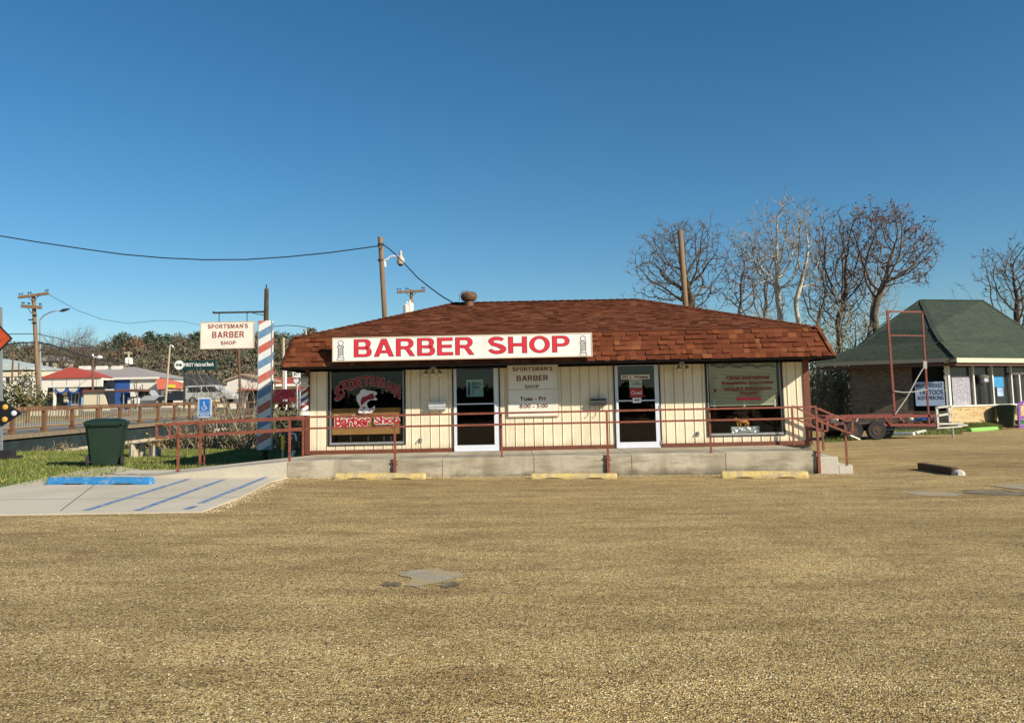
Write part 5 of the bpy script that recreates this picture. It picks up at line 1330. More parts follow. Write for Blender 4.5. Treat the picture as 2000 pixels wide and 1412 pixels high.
# fuel pumps under the canopy
for i, px in enumerate((243, 256)):
    a = rect(px, 768, px + 9, 792, Yk); t = T('fuel_pump', ('white fuel pump under the brown canopy, nearer the blue wall', 'white fuel pump under the brown canopy, nearer the parked pickup')[i], 'fuel pump', ((a[0] + a[1]) / 2, Yk + 1, zb_), 'fuel pumps under the canopy')
    mb = MB(); mb.box(a[0] + .05, a[1] - .05, Yk + .7, Yk + 1.2, zb_, a[3] - .5); mb.build('cabinet', m_wwall, t); mb = MB(); mb.box(a[0] + .1, a[1] - .1, Yk + .65, Yk + .69, zb_ + .2, zb_ + .7); mb.build('panel', m_glassd, t)
# left white building
Yw = 130; r = rect(-60, 736, 68, 790, Yw); zb_ = base_z(r[0], Yw)
t = T('white_building', 'large white building with a pale grey roof at the left edge', 'building', (r[1], Yw, zb_)); block(t, (r[0] - 3, r[1], zb_, r[3] - .1), Yw, 12, m_wwall)
a = rect(-60, 711, 68, 737, Yw); mb = MB(); mb.box(a[0] - 3, a[1] + .0, Yw + .3, Yw + 11, a[2] + .1, a[3] - 1.2); mb.build('parapet', m_tanw, t)
mb = MB(); q0 = A(0, 700, Yw + 10); q1 = A(60, 718, Yw); mb.faces([(q1.x, Yw, q1.z), (q1.x, Yw + 12, q1.z), (q0.x, Yw + 12, q0.z), (q0.x, Yw, q0.z), (q0.x - 8, Yw, q0.z), (q0.x - 8, Yw + 12, q0.z), (q1.x, Yw, q1.z - .3), (q0.x - 8, Yw, q1.z - .3), (q1.x, Yw + 12, q1.z - .3), (q0.x - 8, Yw + 12, q1.z - .3)], [(0, 1, 2, 3), (3, 2, 5, 4), (6, 0, 3, 4, 7), (1, 8, 9, 5, 2), (6, 8, 1, 0)]); mb.build('roof', mat('pale_metal_roof', (.42, .46, .44), .6, .1, 2), t)
for px0, px1, py0, py1 in ((12, 19, 736, 750), (-6, 4, 739, 750)): a = rect(px0, py0, px1, py1, Yw); mb = MB(); mb.box(a[0], a[1], Yw - .05, Yw - .001, a[2], a[3]); mb.build('window', m_glassd, t)
a = rect(68, 725, 108, 790, Yw + 4); t = T('white_annex', 'plain white flat-roofed annex between the white building and the red roofed store', 'building', (a[0], Yw + 4, zb_)); block(t, (a[0], a[1], zb_, a[3]), Yw + 4, 8, m_wwall); mb = MB(); mb.box(a[0] - .1, a[1] + .1, Yw + 3.9, Yw + 12, a[3], a[3] + .25); mb.build('roof', m_groof, t)
# white notice board
Yq = 98; a = rect(29, 738, 61, 751, Yq); t = T('notice_board', 'white notice board on two thin posts in front of the white building', 'sign board', ((a[0] + a[1]) / 2, Yq, 1)); mb = MB(); mb.box(a[0], a[1], Yq, Yq + .1, a[2], a[3]); mb.build('panel', m_white, t)
mb = MB(); 
for i in range(2): b_ = rect(33, 741 + i * 4.5, 57, 742.3 + i * 4.5, Yq); mb.box(b_[0], b_[1], Yq - .02, Yq - .001, b_[2], b_[3])
mb.build('text_line', m_metal, t)
for px in (33, 59): b_ = rect(px, 708 if px == 33 else 725, px + 1.2, 790, Yq); mb = MB(); mb.box(b_[0], b_[1], Yq + .12, Yq + .25, 1, b_[3]); mb.build('post', m_rust, t)
# orange roofed diner
Yo = 118; r = rect(309, 762, 362, 790, Yo); zb_ = base_z(r[0], Yo)
t = T('orange_roof_diner', 'small diner with an orange gable roof beside the green bank sign', 'restaurant', ((r[0] + r[1]) / 2, Yo, zb_)); block(t, (r[0], r[1] + .4, zb_, r[3]), Yo + 1, 8, m_wwall)
mb = MB(); e0, e1 = A(307, 760, Yo), A(366, 760, Yo); p0, p1 = A(311, 740, Yo + 5), A(322, 742, Yo + 5)
mb.faces([(e0.x, Yo, e0.z), (e1.x, Yo, e0.z), (e1.x, Yo + 10, e0.z), (e0.x, Yo + 10, e0.z), (p0.x, Yo + 4, p0.z), (p1.x, Yo + 4, p0.z), (p0.x, Yo + 6, p0.z), (p1.x, Yo + 6, p0.z)], [(0, 1, 5, 4), (1, 2, 7, 5), (2, 3, 6, 7), (3, 0, 4, 6), (4, 5, 7, 6), (3, 2, 1, 0)]); mb.build('roof', m_oroof, t)
a = rect(329, 751, 342, 757, Yo - .1); mb = MB(); mb.box(a[0], a[1], Yo - .15, Yo - .05, a[2], a[3]); mb.build('roof_sign', mat('yellow_green_sign', (.60, .58, .05), .5), t)
mb = MB()
for px in (316, 334, 350): a = rect(px, 767, px + 9, 778, Yo); mb = MB(); mb.box(a[0], a[1], Yo + .9, Yo + .99, a[2], a[3]); mb.build('window', m_glassd, t)
# bank sign
Yg = 76; r = rect(341, 704, 421, 723, Yg)
t = T('bank_sign', 'long dark green sign with a white round emblem and white lettering', 'sign', ((r[0] + r[1]) / 2, Yg, 1))
m_gsign = mat('dark_green_sign', (.008, .04, .035), .4, .1, 3)
mb = MB(); mb.box(r[0], r[1], Yg, Yg + .4, r[2], r[3]); mb.build('panel', m_gsign, t)
c = A(350, 713, Yg); mb = MB(); mb.lathe((c.x, Yg - .001, c.z), [(.42, 0), (.42, -.03)], 20, 'y'); mb.build('emblem', m_white, t)
mb = MB(); text(mb, 'FNB', c.x - .27, c.x + .27, c.z - .11, c.z + .12, Yg - .04, .05); mb.build('emblem_lettering', m_gsign, t)
mb = MB(); a = rect(360, 709, 378, 716, Yg); text(mb, 'FIRST', a[0], a[1], a[2], a[3], Yg - .02, .02); a = rect(380, 708, 402, 715.5, Yg); text(mb, 'National', a[0], a[1], a[2], a[3], Yg - .02, .02); a = rect(404, 707.5, 418, 715, Yg); text(mb, 'Bank', a[0], a[1], a[2], a[3], Yg - .02, .02); mb.build('lettering', m_white, t)
a = rect(357, 724, 360, 792, Yg); mb = MB(); mb.box(a[0], a[1], Yg + .1, Yg + .3, .5, a[3] + .1); mb.build('post', m_darkmetal, t)
# dark pavilion roof with pale posts
Yd = 105; r = rect(360, 755, 405, 785, Yd)
t = T('dark_roof_house', 'low pale building under a steep dark roof behind the bank sign', 'building', ((r[0] + r[1]) / 2, Yd, 1)); zb_ = base_z(r[0], Yd)
block(t, (r[0] - .5, A(440, 770, Yd).x, zb_, r[3]), Yd + .3, 8, m_tanw)
mb = MB(); e0, e1, p0, p1 = A(358, 756, Yd), A(408, 756, Yd), A(364, 731, Yd + 4), A(401, 729, Yd + 4)
mb.faces([(e0.x, Yd, e0.z), (e1.x, Yd, e0.z), (e1.x, Yd + 9, e0.z), (e0.x, Yd + 9, e0.z), (p0.x, Yd + 4, p0.z), (p1.x, Yd + 4, p0.z)], [(0, 1, 5, 4), (1, 2, 5), (2, 3, 4, 5), (3, 0, 4), (3, 2, 1, 0)]); mb.build('roof', mat('charcoal_roof', (.035, .038, .035), .8, .2, 2), t)
for px in (370, 386, 396, 424): a = rect(px, 761, px + 6, 774, Yd); mb = MB(); mb.box(a[0], a[1], Yd + .2, Yd + .29, a[2], a[3]); mb.build('window', m_glassd, t)
# white gabled house
Yh = 88; r = rect(443, 744, 508, 792, Yh); zb_ = base_z(r[0], Yh)
t = T('white_house', 'white gabled house with a dark carport opening left of the striped box', 'house', ((r[0] + r[1]) / 2, Yh, zb_))
c = A(475, 734, Yh); mb = MB(); mb.prism([(r[0], zb_), (r[1] + .3, zb_), (r[1] + .3, r[3]), (c.x, c.z), (r[0], r[3])], Yh, Yh + 9); mb.build('wall', m_wwall, t)
mb = MB(); pr = [(r[0] - .3, r[3] - .05), (c.x, c.z + .05), (r[1] + .6, r[3] - .05), (r[1] + .6, r[3] + .1), (c.x, c.z + .22), (r[0] - .3, r[3] + .1)]
mb.prism(pr, Yh - .3, Yh + 9.3); mb.build('roof', mat('tan_shingle_roof', (.35, .26, .17), .8, .1, 2), t)
a = rect(482, 763, 506, 779, Yh); mb = MB(); mb.box(a[0], a[1], Yh - .06, Yh - .001, zb_, a[3]); mb.build('garage_opening', m_glassd, t)
a = rect(470, 760, 508, 763, Yh); mb = MB(); mb.box(a[0], a[1], Yh - 1.2, Yh - .07, a[2], a[3]); mb.build('awning', m_rroof, t)
# red roofed station right of the striped box
Yr_ = 92; r = rect(505, 750, 600, 790, Yr_); zb_ = base_z(r[0], Yr_)
t = T('red_roof_station', 'low tan building with a long red roof glimpsed between striped box and shop', 'building', ((r[0] + r[1]) / 2, Yr_, zb_)); block(t, (r[0], r[1] + 4, zb_, r[3]), Yr_ + 1, 8, m_tanw)
mb = MB(); e0, e1 = A(495, 751, Yr_), A(640, 748, Yr_); mb.faces([(e0.x, Yr_, e0.z), (e1.x, Yr_, e0.z), (e1.x, Yr_ + 10, e0.z), (e0.x, Yr_ + 10, e0.z), (e0.x + 1, Yr_ + 5, e0.z + .9), (e1.x - 1, Yr_ + 5, e0.z + .9)], [(0, 1, 5, 4), (1, 2, 5), (2, 3, 4, 5), (3, 0, 4), (3, 2, 1, 0)]); mb.build('roof', m_rroof, t)
mb = MB(); a = rect(495, 751, 640, 754, Yr_); mb.box(a[0], a[1], Yr_ - .05, Yr_, e0.z - .25, e0.z - .001); mb.build('fascia', m_wwall, t)
for px in (512, 560): a = rect(px, 760, px + 14, 775, Yr_); mb = MB(); mb.box(a[0], a[1], Yr_ + .9, Yr_ + .99, a[2], a[3]); mb.build('window', m_glassd, t)
# hillside houses (pale specks between the trees)
for i, (px0, py0, px1, py1, Y, lb) in enumerate(((78, 705, 107, 719, 190, 'pale house with porch on the hillside above the white annex'), )):
    a = rect(px0, py0, px1, py1, Y); t = T('hillside_house', lb, 'house', ((a[0] + a[1]) / 2, Y, a[2])); mb = MB(); mb.box(a[0], a[1], Y, Y + 8, a[2] - 1, a[3]); mb.build('wall', m_tanw, t)
    mb = MB(); cx = (a[0] + a[1]) / 2; mb.prism([(a[0] - .4, a[3]), (a[1] + .4, a[3]), (cx, a[3] + 1.3)], Y - .4, Y + 8.4); mb.build('roof', m_groof, t)
    for u in (.2, .6): mb = MB(); x = a[0] + (a[1] - a[0]) * u; mb.box(x, x + .7, Y - .05, Y - .001, a[2] + .2, a[3] - .3); mb.build('window', m_glassd, t)
# picket fence posts beyond the road
Yp_ = 66
t = T('picket_fence', 'short run of pale pickets beyond the bridge below the red roofed store', 'fence', A(120, 806, Yp_)); zb_ = deckz(66) + .02
for i in range(17):
    px = 60 + i * 5.6; a = rect(px, 797, px + 2.2, 812, Yp_); mb = MB(); mb.box(a[0], a[1], Yp_, Yp_ + .05, a[2], a[3]); mb.build('picket', m_tanw, t)
# ============================================================ CARS
def car(px, py, Y, L_, H_, body, kind, label, flip=False, rz=0):
    c = A(px, py, Y); t = T('parked_' + kind, label, kind.replace('_', ' '), (c.x, c.y, c.z))
    W_ = 1.8; s_ = -1 if flip else 1
    if kind == 'pickup_truck': pro = [(-.5, .28), (-.5, .55), (-.18, .57), (-.16, .56), (-.10, .98), (.12, 1), (.22, .62), (.44, .57), (.5, .5), (.5, .28)]; win = [(-.085, .62), (-.07, .92), (.02, .93), (.02, .62)], [(.04, .62), (.04, .93), (.105, .93), (.18, .62)]
    elif kind == 'van': pro = [(-.5, .22), (-.5, .85), (-.45, .98), (.15, 1), (.3, .62), (.46, .55), (.5, .45), (.5, .22)]; win = [(-.42, .62), (-.4, .9), (-.15, .92), (-.15, .62)], [(-.12, .62), (-.12, .92), (.12, .92), (.25, .62)]
    else: pro = [(-.5, .3), (-.5, .62), (-.34, .68), (-.2, .98), (.08, 1), (.22, .66), (.46, .58), (.5, .45), (.5, .3)]; win = [(-.3, .68), (-.18, .93), (-.07, .94), (-.07, .68)], [(-.04, .68), (-.04, .94), (.07, .94), (.17, .68)]
    f = lambda p: Matrix.Rotation(rz, 4, 'Z') @ Vector((p.x * s_, p.y, p.z)) + c
    def arch(): return pro
    mb = MB(); P = [(a * L_, b * H_) for a, b in pro]; mb.prism(P[::-1], -W_ / 2, W_ / 2); mb.xform(f); mb.build('body', body, t, bevel=.06)
    for q in win: 
        for yy in (-W_ / 2 - .012, W_ / 2 + .012): mb = MB(); mb.faces([(a * L_, yy, b * H_) for a, b in q], [tuple(range(4))]); mb.xform(f); mb.build('window', m_glassd, t)
    for x in (-.31, .31):
        for yy in (-1, 1): mb = MB(); mb.lathe((x * L_, yy * (W_ / 2 - .08), .33), [(.18, -.12), (.33, -.11), (.33, .11), (.18, .12)], 16, 'y'); mb.xform(f); wl = mb.build('wheel', m_rubber, t); mb = MB(); mb.lathe((x * L_, yy * (W_ / 2 + .05), .33), [(.17, -.01), (.17, .01)], 12, 'y'); mb.xform(f); mb.build('rim', m_metal, wl)
    mb = MB(); mb.box(.49 * L_, .505 * L_, -.75, -.4, .42 * H_, .52 * H_); mb.xform(f); mb.build('headlight', m_wv, t)
    mb = MB(); mb.box(-.505 * L_, -.495 * L_, -.85, -.6, .42 * H_, .54 * H_); mb.xform(f); mb.build('taillight', m_red2, t)
m_cw = mat('white_car_paint', (.42, .42, .40), .25, .03, 3); m_cs = mat('silver_car_paint', (.35, .37, .38), .25, .03, 3); m_cb = mat('black_car_paint', (.02, .025, .035), .2, .1, 3); m_cr = mat('dark_red_car_paint', (.10, .012, .012), .25, .1, 3)
car(285, 791, 100, 5.4, 1.75, m_cs, 'pickup_truck', 'silver pickup parked in front of the white end of the warehouse')
car(349, 790, 95, 4.2, 1.5, m_cb, 'car', 'dark car parked below the orange roofed diner', True)
car(413, 788, 80, 4.6, 1.7, m_cw, 'van', 'white van parked below the dark roofed house')
car(560, 802, 58, 2.0, 1.45, m_cr, 'pickup_truck', 'dark red pickup seen between the striped box and the shop corner', True, R(70))
# ============================================================ TATTOO SHOP (right)
def brick_extra(cols, gap):
    def f(t, tc, src):
        N = t.nodes; b = N.new('ShaderNodeTexBrick'); L = t.links
        b.inputs['Scale'].default_value = 1; b.inputs['Brick Width'].default_value = .24; b.inputs['Row Height'].default_value = .085; b.inputs['Mortar Size'].default_value = .010
        b.inputs['Color1'].default_value = (*cols[0], 1); b.inputs['Color2'].default_value = (*cols[1], 1); b.inputs['Mortar'].default_value = (*gap, 1)
        sp = N.new('ShaderNodeSeparateXYZ'); cb = N.new('ShaderNodeCombineXYZ'); L.new(tc.outputs['Object'], sp.inputs[0])
        ad = N.new('ShaderNodeMath'); ad.operation = 'SUBTRACT'; L.new(sp.outputs[0], ad.inputs[0]); L.new(sp.outputs[1], ad.inputs[1])
        L.new(ad.outputs[0], cb.inputs[0]); L.new(sp.outputs[2], cb.inputs[1]); L.new(cb.outputs[0], b.inputs['Vector'])
        n = noise(t, tc, 4.2, 2, (1, 1, 2.2)); fz = ramp(t, n, [(.60, 0), (.66, .85)])
        return mixrgb(t, fz, b.outputs['Color'], tuple(c * .35 for c in cols[0]))
    return f
m_brickd = mat('mottled_brick', (.3, .2, .12), .9, .2, 8, .4, 30, extra=brick_extra([(.105, .07, .045), (.17, .125, .085)], (.13, .11, .09)))
m_brickt = mat('tan_brick', (.5, .4, .2), .9, .2, 8, .4, 30, extra=brick_extra([(.44, .29, .12), (.62, .45, .23)], (.40, .31, .18)))
def green_courses(t, tc, src):
    b = brick_extra([(.027, .043, .027), (.044, .063, .038)], (.018, .028, .018))(t, tc, src)
    return mixrgb(t, ramp(t, noise(t, tc, 1.2, 6), [(.4, 0), (.7, .4)]), b, (.056, .066, .038))
m_gsh = mat('green_shingle', (.042, .062, .040), .9, .2, 3, .4, 30, extra=green_courses)
m_cream = mat('cream_fascia', (.66, .58, .38), .6, .06, 3)
m_soffit = mat('brown_soffit', (.10, .045, .035), .7, .1, 3)
ZE = 3.18
def onplane(px, py, z):
    """point of the sight line at a given height"""
    d = fw * F + RT * (px - 1000) - UP * (py - CY); t = (z - EYE) / d.z; return Vector((d.x * t, d.y * t, z))
Cc, Lc = onplane(1868, 699, ZE), onplane(1592, 709.0, ZE)
Rc = A(2090, 700, 41.5); Rc.z = ZE
zg = gz(20)
A1 = A(1799, 583, 44.5)
def colx(p): v = Vector((p.x, p.y, p.z - EYE)); return 1000 + F * v.dot(RT) / v.dot(fw)
A2 = A(1919, 590, 45.4); A1.z = A2.z = (A1.z + A2.z) / 2
Bc = Lc + (Rc - Cc); Bc.z = ZE
t = T('tattoo_shop', 'brick tattoo shop under a steep flared dark green roof', 'shop building', (Cc.x, Cc.y, zg))
def inset(P, Q, Rr, d):
    """move corner Q inwards by d from both edges P-Q and Q-R"""
    a = (P - Q).normalized(); b = (Rr - Q).normalized(); s = abs(a.cross(b).z); return Q + (a + b) * (d / max(s, .2))
ring0 = [Lc, Cc, Rc, Bc]
wallr = [inset(ring0[i - 1], ring0[i], ring0[(i + 1) % 4], .75) for i in range(4)]
Lw, Cw, Rw, Bw = wallr
m1 = A(1838, 667, Cc.y + .7); z1_ = m1.z; n1 = A(1822, 640, Cc.y + 1.7); z2_ = n1.z
m0 = onplane(1678, 676, z1_); n0 = onplane(1712, 648, z2_)
m2 = A(2048, 667, 42.2); n2 = A(2010, 640, 43.4); m2.z = z1_; n2.z = z2_
m3 = Bc.lerp(A2, .16); m3.z = z1_; n3 = Bc.lerp(A2, .36); n3.z = z2_
mr = [m0, m1, m2, m3]; nr = [n0, n1, n2, n3]
mb = MB()
for i in range(4):
    j = (i + 1) % 4
    for a_, b_, c_, d_ in ((ring0[i], ring0[j], mr[j], mr[i]), (mr[i], mr[j], nr[j], nr[i])): mb.face([a_, b_, c_, d_])
mb.face([n0, n1, A1]); mb.face([n1, n2, A2, A1]); mb.face([n2, n3, A1, A2]); mb.face([n3, n0, A1])
mb.face([ring0[3], ring0[2], ring0[1], ring0[0]])
rf = mb.build('roof', m_gsh, t)
mb = MB()
for a_, b_ in ((Cc, m1), (m1, n1), (n1, A1), (Rc, m2), (A1, A2), (Lc, m0), (m0, n0), (n0, A1), (A2, n2)): mb.bar(a_, b_, .22, .05)
mb.build('hip_cap', m_gsh, rf)
mb = MB()
for a_, b_, o_ in ((Cc, Rc, 0),): mb.bar(a_ - Vector((0, 0, .10)), b_ - Vector((0, 0, .10)), .03, .2)
mb.build('fascia', m_cream, rf)
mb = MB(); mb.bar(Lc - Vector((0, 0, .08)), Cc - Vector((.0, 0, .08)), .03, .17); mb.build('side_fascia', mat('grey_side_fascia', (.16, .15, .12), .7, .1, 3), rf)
mb = MB(); zs = ZE - .22; q = [inset(ring0[i - 1], ring0[i], ring0[(i + 1) % 4], .12) for i in range(4)]
for p, r_ in zip(q, q[1:] + q[:1]): mb.bar((p.x, p.y, zs - .05), (r_.x, r_.y, zs - .05), .04, .14)
mb.build('lower_trim', m_soffit, rf)
# walls: quad between two plan points
def wq(mb, P, Q, u0, u1, z0, z1, th=.15, off=0):
    a = P.lerp(Q, u0); b = P.lerp(Q, u1); d = (Q - P).normalized(); n = Vector((d.y, -d.x, 0)); 
    if n.y > 0: n = -n
    a = a + n * off; b = b + n * off
    p = [a, b, b - n * th, a - n * th]
    mb.faces([(v.x, v.y, z0) for v in p] + [(v.x, v.y, z1) for v in p], [(0, 3, 2, 1), (4, 5, 6, 7), (0, 1, 5, 4), (1, 2, 6, 5), (2, 3, 7, 6), (3, 0, 4, 7)])
def uof(P, Q, px, py):
    """fraction along P-Q seen at column px"""
    lo, hi = 0, 1
    def col(u):
        p = P.lerp(Q, u); v = Vector((p.x, p.y, 1.5)) - Vector((0, 0, EYE)); return 1000 + F * v.dot(RT) / v.dot(fw)
    for _ in range(40):
        m_ = (lo + hi) / 2
        if col(m_) < px: lo = m_
        else: hi = m_
    return (lo + hi) / 2
uo = uof(Lw, Cw, 1784, 760); up_ = uof(Lw, Cw, 1848, 760)
mb = MB(); wq(mb, Lw, Cw, 0, uo, zg - .1, ZE - .1); mb.build('side_wall', m_brickd, t)
mb = MB(); wq(mb, Bw, Lw, 0, 1, zg - .1, ZE - .1); mb.build('rear_wall', m_brickd, t)
mb = MB(); wq(mb, Lw, Cw, uo, 1, zg - .1, .85); mb.build('low_side_wall', m_brickd, t)
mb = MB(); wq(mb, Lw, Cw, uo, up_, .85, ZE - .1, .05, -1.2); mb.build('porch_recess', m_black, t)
mb = MB(); wq(mb, Lw, Cw, up_, 1.0, .85, ZE - .12, .2); mb.build('corner_pillar', m_offwhite, t)
zsill = A(1900, 793, 39.9).z
w_px = lambda px: uof(Cw, Rw, px, 760)
mb = MB(); wq(mb, Cw, Rw, 0, w_px(1955), zg - .1, zsill, .2, .02); mb.build('low_brick_wall', m_brickt, t)
mb = MB(); wq(mb, Cw, Rw, w_px(1955) + .002, 1, zg - .1, zsill, .2, .0); mb.build('low_brick_wall', m_brickt, t)
mb = MB(); wq(mb, Cw, Rw, 0, 1, zsill + .001, zsill + .06, .25, .06); mb.build('sill', m_offwhite, t)
mb = MB(); wq(mb, Cw, Rw, 0, 1, zsill + .06, ZE - .1, .02, -.15); mb.build('shop_window', m_glassd, t)
for px in (1853, 1903, 1940, 1977, 2016):
    u = max(0.0, w_px(px)); wd = .012 if px != 1853 else .02; mb = MB(); wq(mb, Cw, Rw, u, min(1, u + wd), zsill + .061, ZE - .12, .08, .02); mb.build('mullion', m_wwall, t)
mb = MB(); wq(mb, Cw, Rw, w_px(1979), 1, A(1990, 731, 40).z, A(1990, 727, 40).z, .08, .03)
for px in (1992,): wq(mb, Cw, Rw, w_px(px), w_px(px) + .012, zsill, A(1990, 731, 40).z, .06, .025)
mb.build('door_frame', m_wwall, t)
# lace curtain and wares behind glass
mb = MB(); wq(mb, Cw, Rw, w_px(1866), w_px(1901), zsill + .07, A(1880, 735, 40).z, .01, -.125); mb.build('lace_curtain', mat('lace_curtain', (.30, .29, .33), .8, .6, 14), t)
mb = MB(); wq(mb, Cw, Rw, w_px(1946), w_px(1967), A(1950, 756, 40).z, A(1950, 734, 40).z, .01, -.12); mb.build('blue_poster', mat('blue_poster', (.03, .25, .48), .6, .3, 3), t)
mb = MB(); wq(mb, Cw, Rw, w_px(1953), w_px(1965), A(1950, 774, 40).z, A(1950, 757, 40).z, .01, -.12); mb.build('white_poster', mat('pale_blue_poster', (.30, .40, .60), .6, .5, 6), t)
mb = MB(); c = Cw.lerp(Rw, w_px(1922)); mb.lathe((c.x, c.y - .05, A(1922, 750, 40).z), [(.08, 0), (.22, .1), (.2, .25), (.26, .35), (.1, .42)], 10); mb.build('mannequin_bust', m_metal, t)
mb = MB()
for k in range(9):
    z = A(1922, 785, 40).z + .11 * k; wq(mb, Cw, Rw, w_px(1917), w_px(1931), z, z + .03, .12, -.01)
mb.build('display_rack', m_darkmetal, t)
# tattoo sign on the side opening
u0, u1 = uof(Lw, Cw, 1788, 760), uof(Lw, Cw, 1845, 760)
q0, q1 = Lw.lerp(Cw, u0), Lw.lerp(Cw, u1); zt_, zb2 = A(1815, 745.5, q1.y).z, A(1815, 792.5, q1.y).z
ts = T('tattoo_sign', 'pale blue TATTOOS sign with hand-painted black letters in the dark porch', 'sign', (q0.x, q0.y, zb2))
m_pbl = mat('pale_blue_board', (.46, .56, .74), .6, .06, 5)
mb = MB(); wq(mb, Lw, Cw, u0, u1, zb2, zt_, .04, .06); mb.build('panel', m_pbl, ts)
d = (Cw - Lw).normalized(); n = Vector((d.y, -d.x, 0)); n = -n if n.y > 0 else n
Lb = (q1 - q0).length
mb = MB()
for body, a0, a1, b0, b1 in (('MAJIC  NEEDLEZ', .05, .95, .72, .93), ('TATTOOS', .13, .96, .46, .66), ('BODY PIERCING', .08, .96, .25, .41)):
    text(mb, body, a0 * Lb, a1 * Lb, zb2 + (zt_ - zb2) * b0, zb2 + (zt_ - zb2) * b1, 0, .012, 0, lambda u, q: tuple(q0 + d * u + n * .064)[:2] + (q,))
mb.build('lettering', m_black, ts)
# purple and green ramp railing with white bucket
Yv = 40.0
t = T('painted_porch_rail', 'purple and green painted wooden porch rail beside the green bin', 'porch rail', (A(1998, 820, Yv).x, Yv, zg))
m_pur = mat('purple_paint', (.24, .10, .42), .6, .1, 6); m_grn = mat('green_paint', (.02, .22, .07), .6, .1, 6)
k = lambda px, py: A(px, py, Yv)
mb = MB(); mb.bar(k(1988, 790), k(2040, 770), .06, .14); mb.bar(k(1989, 817), k(2040, 808), .06, .14); mb.bar(k(1990, 792), k(1991, 836), .1); mb.build('purple_rail', m_pur, t)
mb = MB(); a = rect(1987, 820, 2050, 829, Yv); mb.box(a[0], a[1], Yv + .1, Yv + .2, a[2], a[3]); mb.build('green_board', m_grn, t)
mb = MB(); a = rect(1987, 830, 2050, 839, Yv); mb.box(a[0], a[1], Yv + .1, Yv + .2, zg, a[3]); mb.build('purple_board', m_pur, t)
t = T('bucket', 'small white bucket standing behind the purple porch rail', 'bucket', k(1994, 809)); mb = MB(); mb.lathe(k(1994, 809) + Vector((0, .3, 0)), [(.10, 0), (.13, .28), (.14, .28), (.14, .3)], 14); mb.build('pail', m_offwhite, t)
# lime stop, white stops, grass strip
def sstop(pa, pb, m, label, h, w_): return stop(pa, pb, m, label, h, w_, holes=False)
m_lime = mat('lime_green_paint', (.20, .46, .08), .6, .12, 6)
sstop((1893, 843), (1946, 839.5), m_lime, 'bright lime green wheel stop in front of the tan brick wall', .15, .25)
sstop((1742, 849), (1786, 849.5), m_offwhite, 'pale concrete wheel stop on the grass behind the trailer wheels', .12, .2)
sstop((1788, 848.5), (1806, 845), m_offwhite, 'short broken pale wheel stop right of the longer one behind the trailer', .12, .2)
# ============================================================ TRAILER
Yt = 32.0
k = lambda px, py, y=Yt: A(px, py, y)
zgt = gz(13)
t = T('utility_trailer', 'rust red flatbed trailer with tandem wheels, tall pipe frame and white rack', 'trailer', (k(1740, 850).x, Yt, zgt))
m_rimd = mat('dark_rusty_rim', (.05, .028, .02), .7, .4, 12)
m_trl = mat('trailer_red_paint', (.20, .045, .032), .6, .3, 8, .2, 30)
x0, x1 = k(1612, 812).x, k(1832, 810).x; zb0 = k(1720, 813).z; D_ = 1.9
mb = MB()
for y in (Yt, Yt + D_): mb.bar((x0, y, zb0), (x1, y, zb0 - .02), .06, .11)
mb.bar((x0, Yt, zb0), (x0, Yt + D_, zb0), .06, .1); mb.bar((x1, Yt, zb0 - .02), (x1, Yt + D_, zb0 - .02), .06, .1)
mb.build('upper_rail', m_trl, t)
zd = k(1720, 827).z
mb = MB()
for y in (Yt + .02, Yt + D_): mb.bar((x0 + .3, y, zd), (x1 - .05, y, zd - .1), .06, .1)
for i in range(9): x = x0 + .4 + i * (x1 - x0 - .6) / 8; mb.bar((x, Yt, zd - .02), (x, Yt + D_, zd - .02), .05, .05)
mb.build('chassis', m_trl, t)
mb = MB(); mb.box(x0 + .35, x1 - .1, Yt + .08, Yt + D_ - .06, zd + .01, zd + .05); mb.build('deck', m_timber, t)
for px, y_ in ((1618, 0), (1668, 0), (1712, 0), (1740, 0), (1764, 0), (1826, 0), (1640, D_), (1700, D_), (1780, D_), (1826, D_)):
    x = k(px, 820).x; mb = MB(); mb.bar((x, Yt + y_, zd), (x, Yt + y_, zb0 - .05), .05); mb.build('stake', m_trl, t)
mb = MB(); mb.bar(k(1727, 814, Yt - .03), k(1742, 833, Yt - .03), .06, .05); mb.bar(k(1752, 812, Yt + .05), k(1763, 826, Yt + .05), .05); mb.build('brace', m_rail, t)
mb = MB(); mb.bar(k(1756, 812, Yt + .4), k(1762, 826, Yt + .4), .09, .04); mb.bar(k(1712, 817, Yt + .4), k(1715, 825, Yt + .4), .07); mb.bar(k(1675, 817, Yt - .02), k(1671, 826, Yt - .02), .06); mb.bar(k(1650, 818, Yt), k(1646, 830, Yt), .05); mb.build('white_strut', m_metal, t)
zc_ = zgt + .36
for px, y_, r_ in ((1654, 0, .34), (1709, 0, .36), (1741, .0, .34)):
    pass
for px in (1664, 1709):
    for y_ in (-.08, D_ + .02):
        x = k(px, 840).x; mb = MB(); mb.lathe((x, Yt + y_, zgt + .35), [(.19, -.11), (.33, -.12), (.355, -.07), (.355, .07), (.33, .12), (.19, .11)], 24, 'y'); wl = mb.build('wheel', m_rubber, t)
        mb = MB(); mb.lathe((x, Yt + y_, zgt + .35), [(.001, -.13), (.05, -.135), (.06, -.122), (.15, -.118), (.17, -.128), (.19, -.128), (.195, -.11), (.19, .125)], 18, 'y'); mb.build('rim', m_rimd, wl)
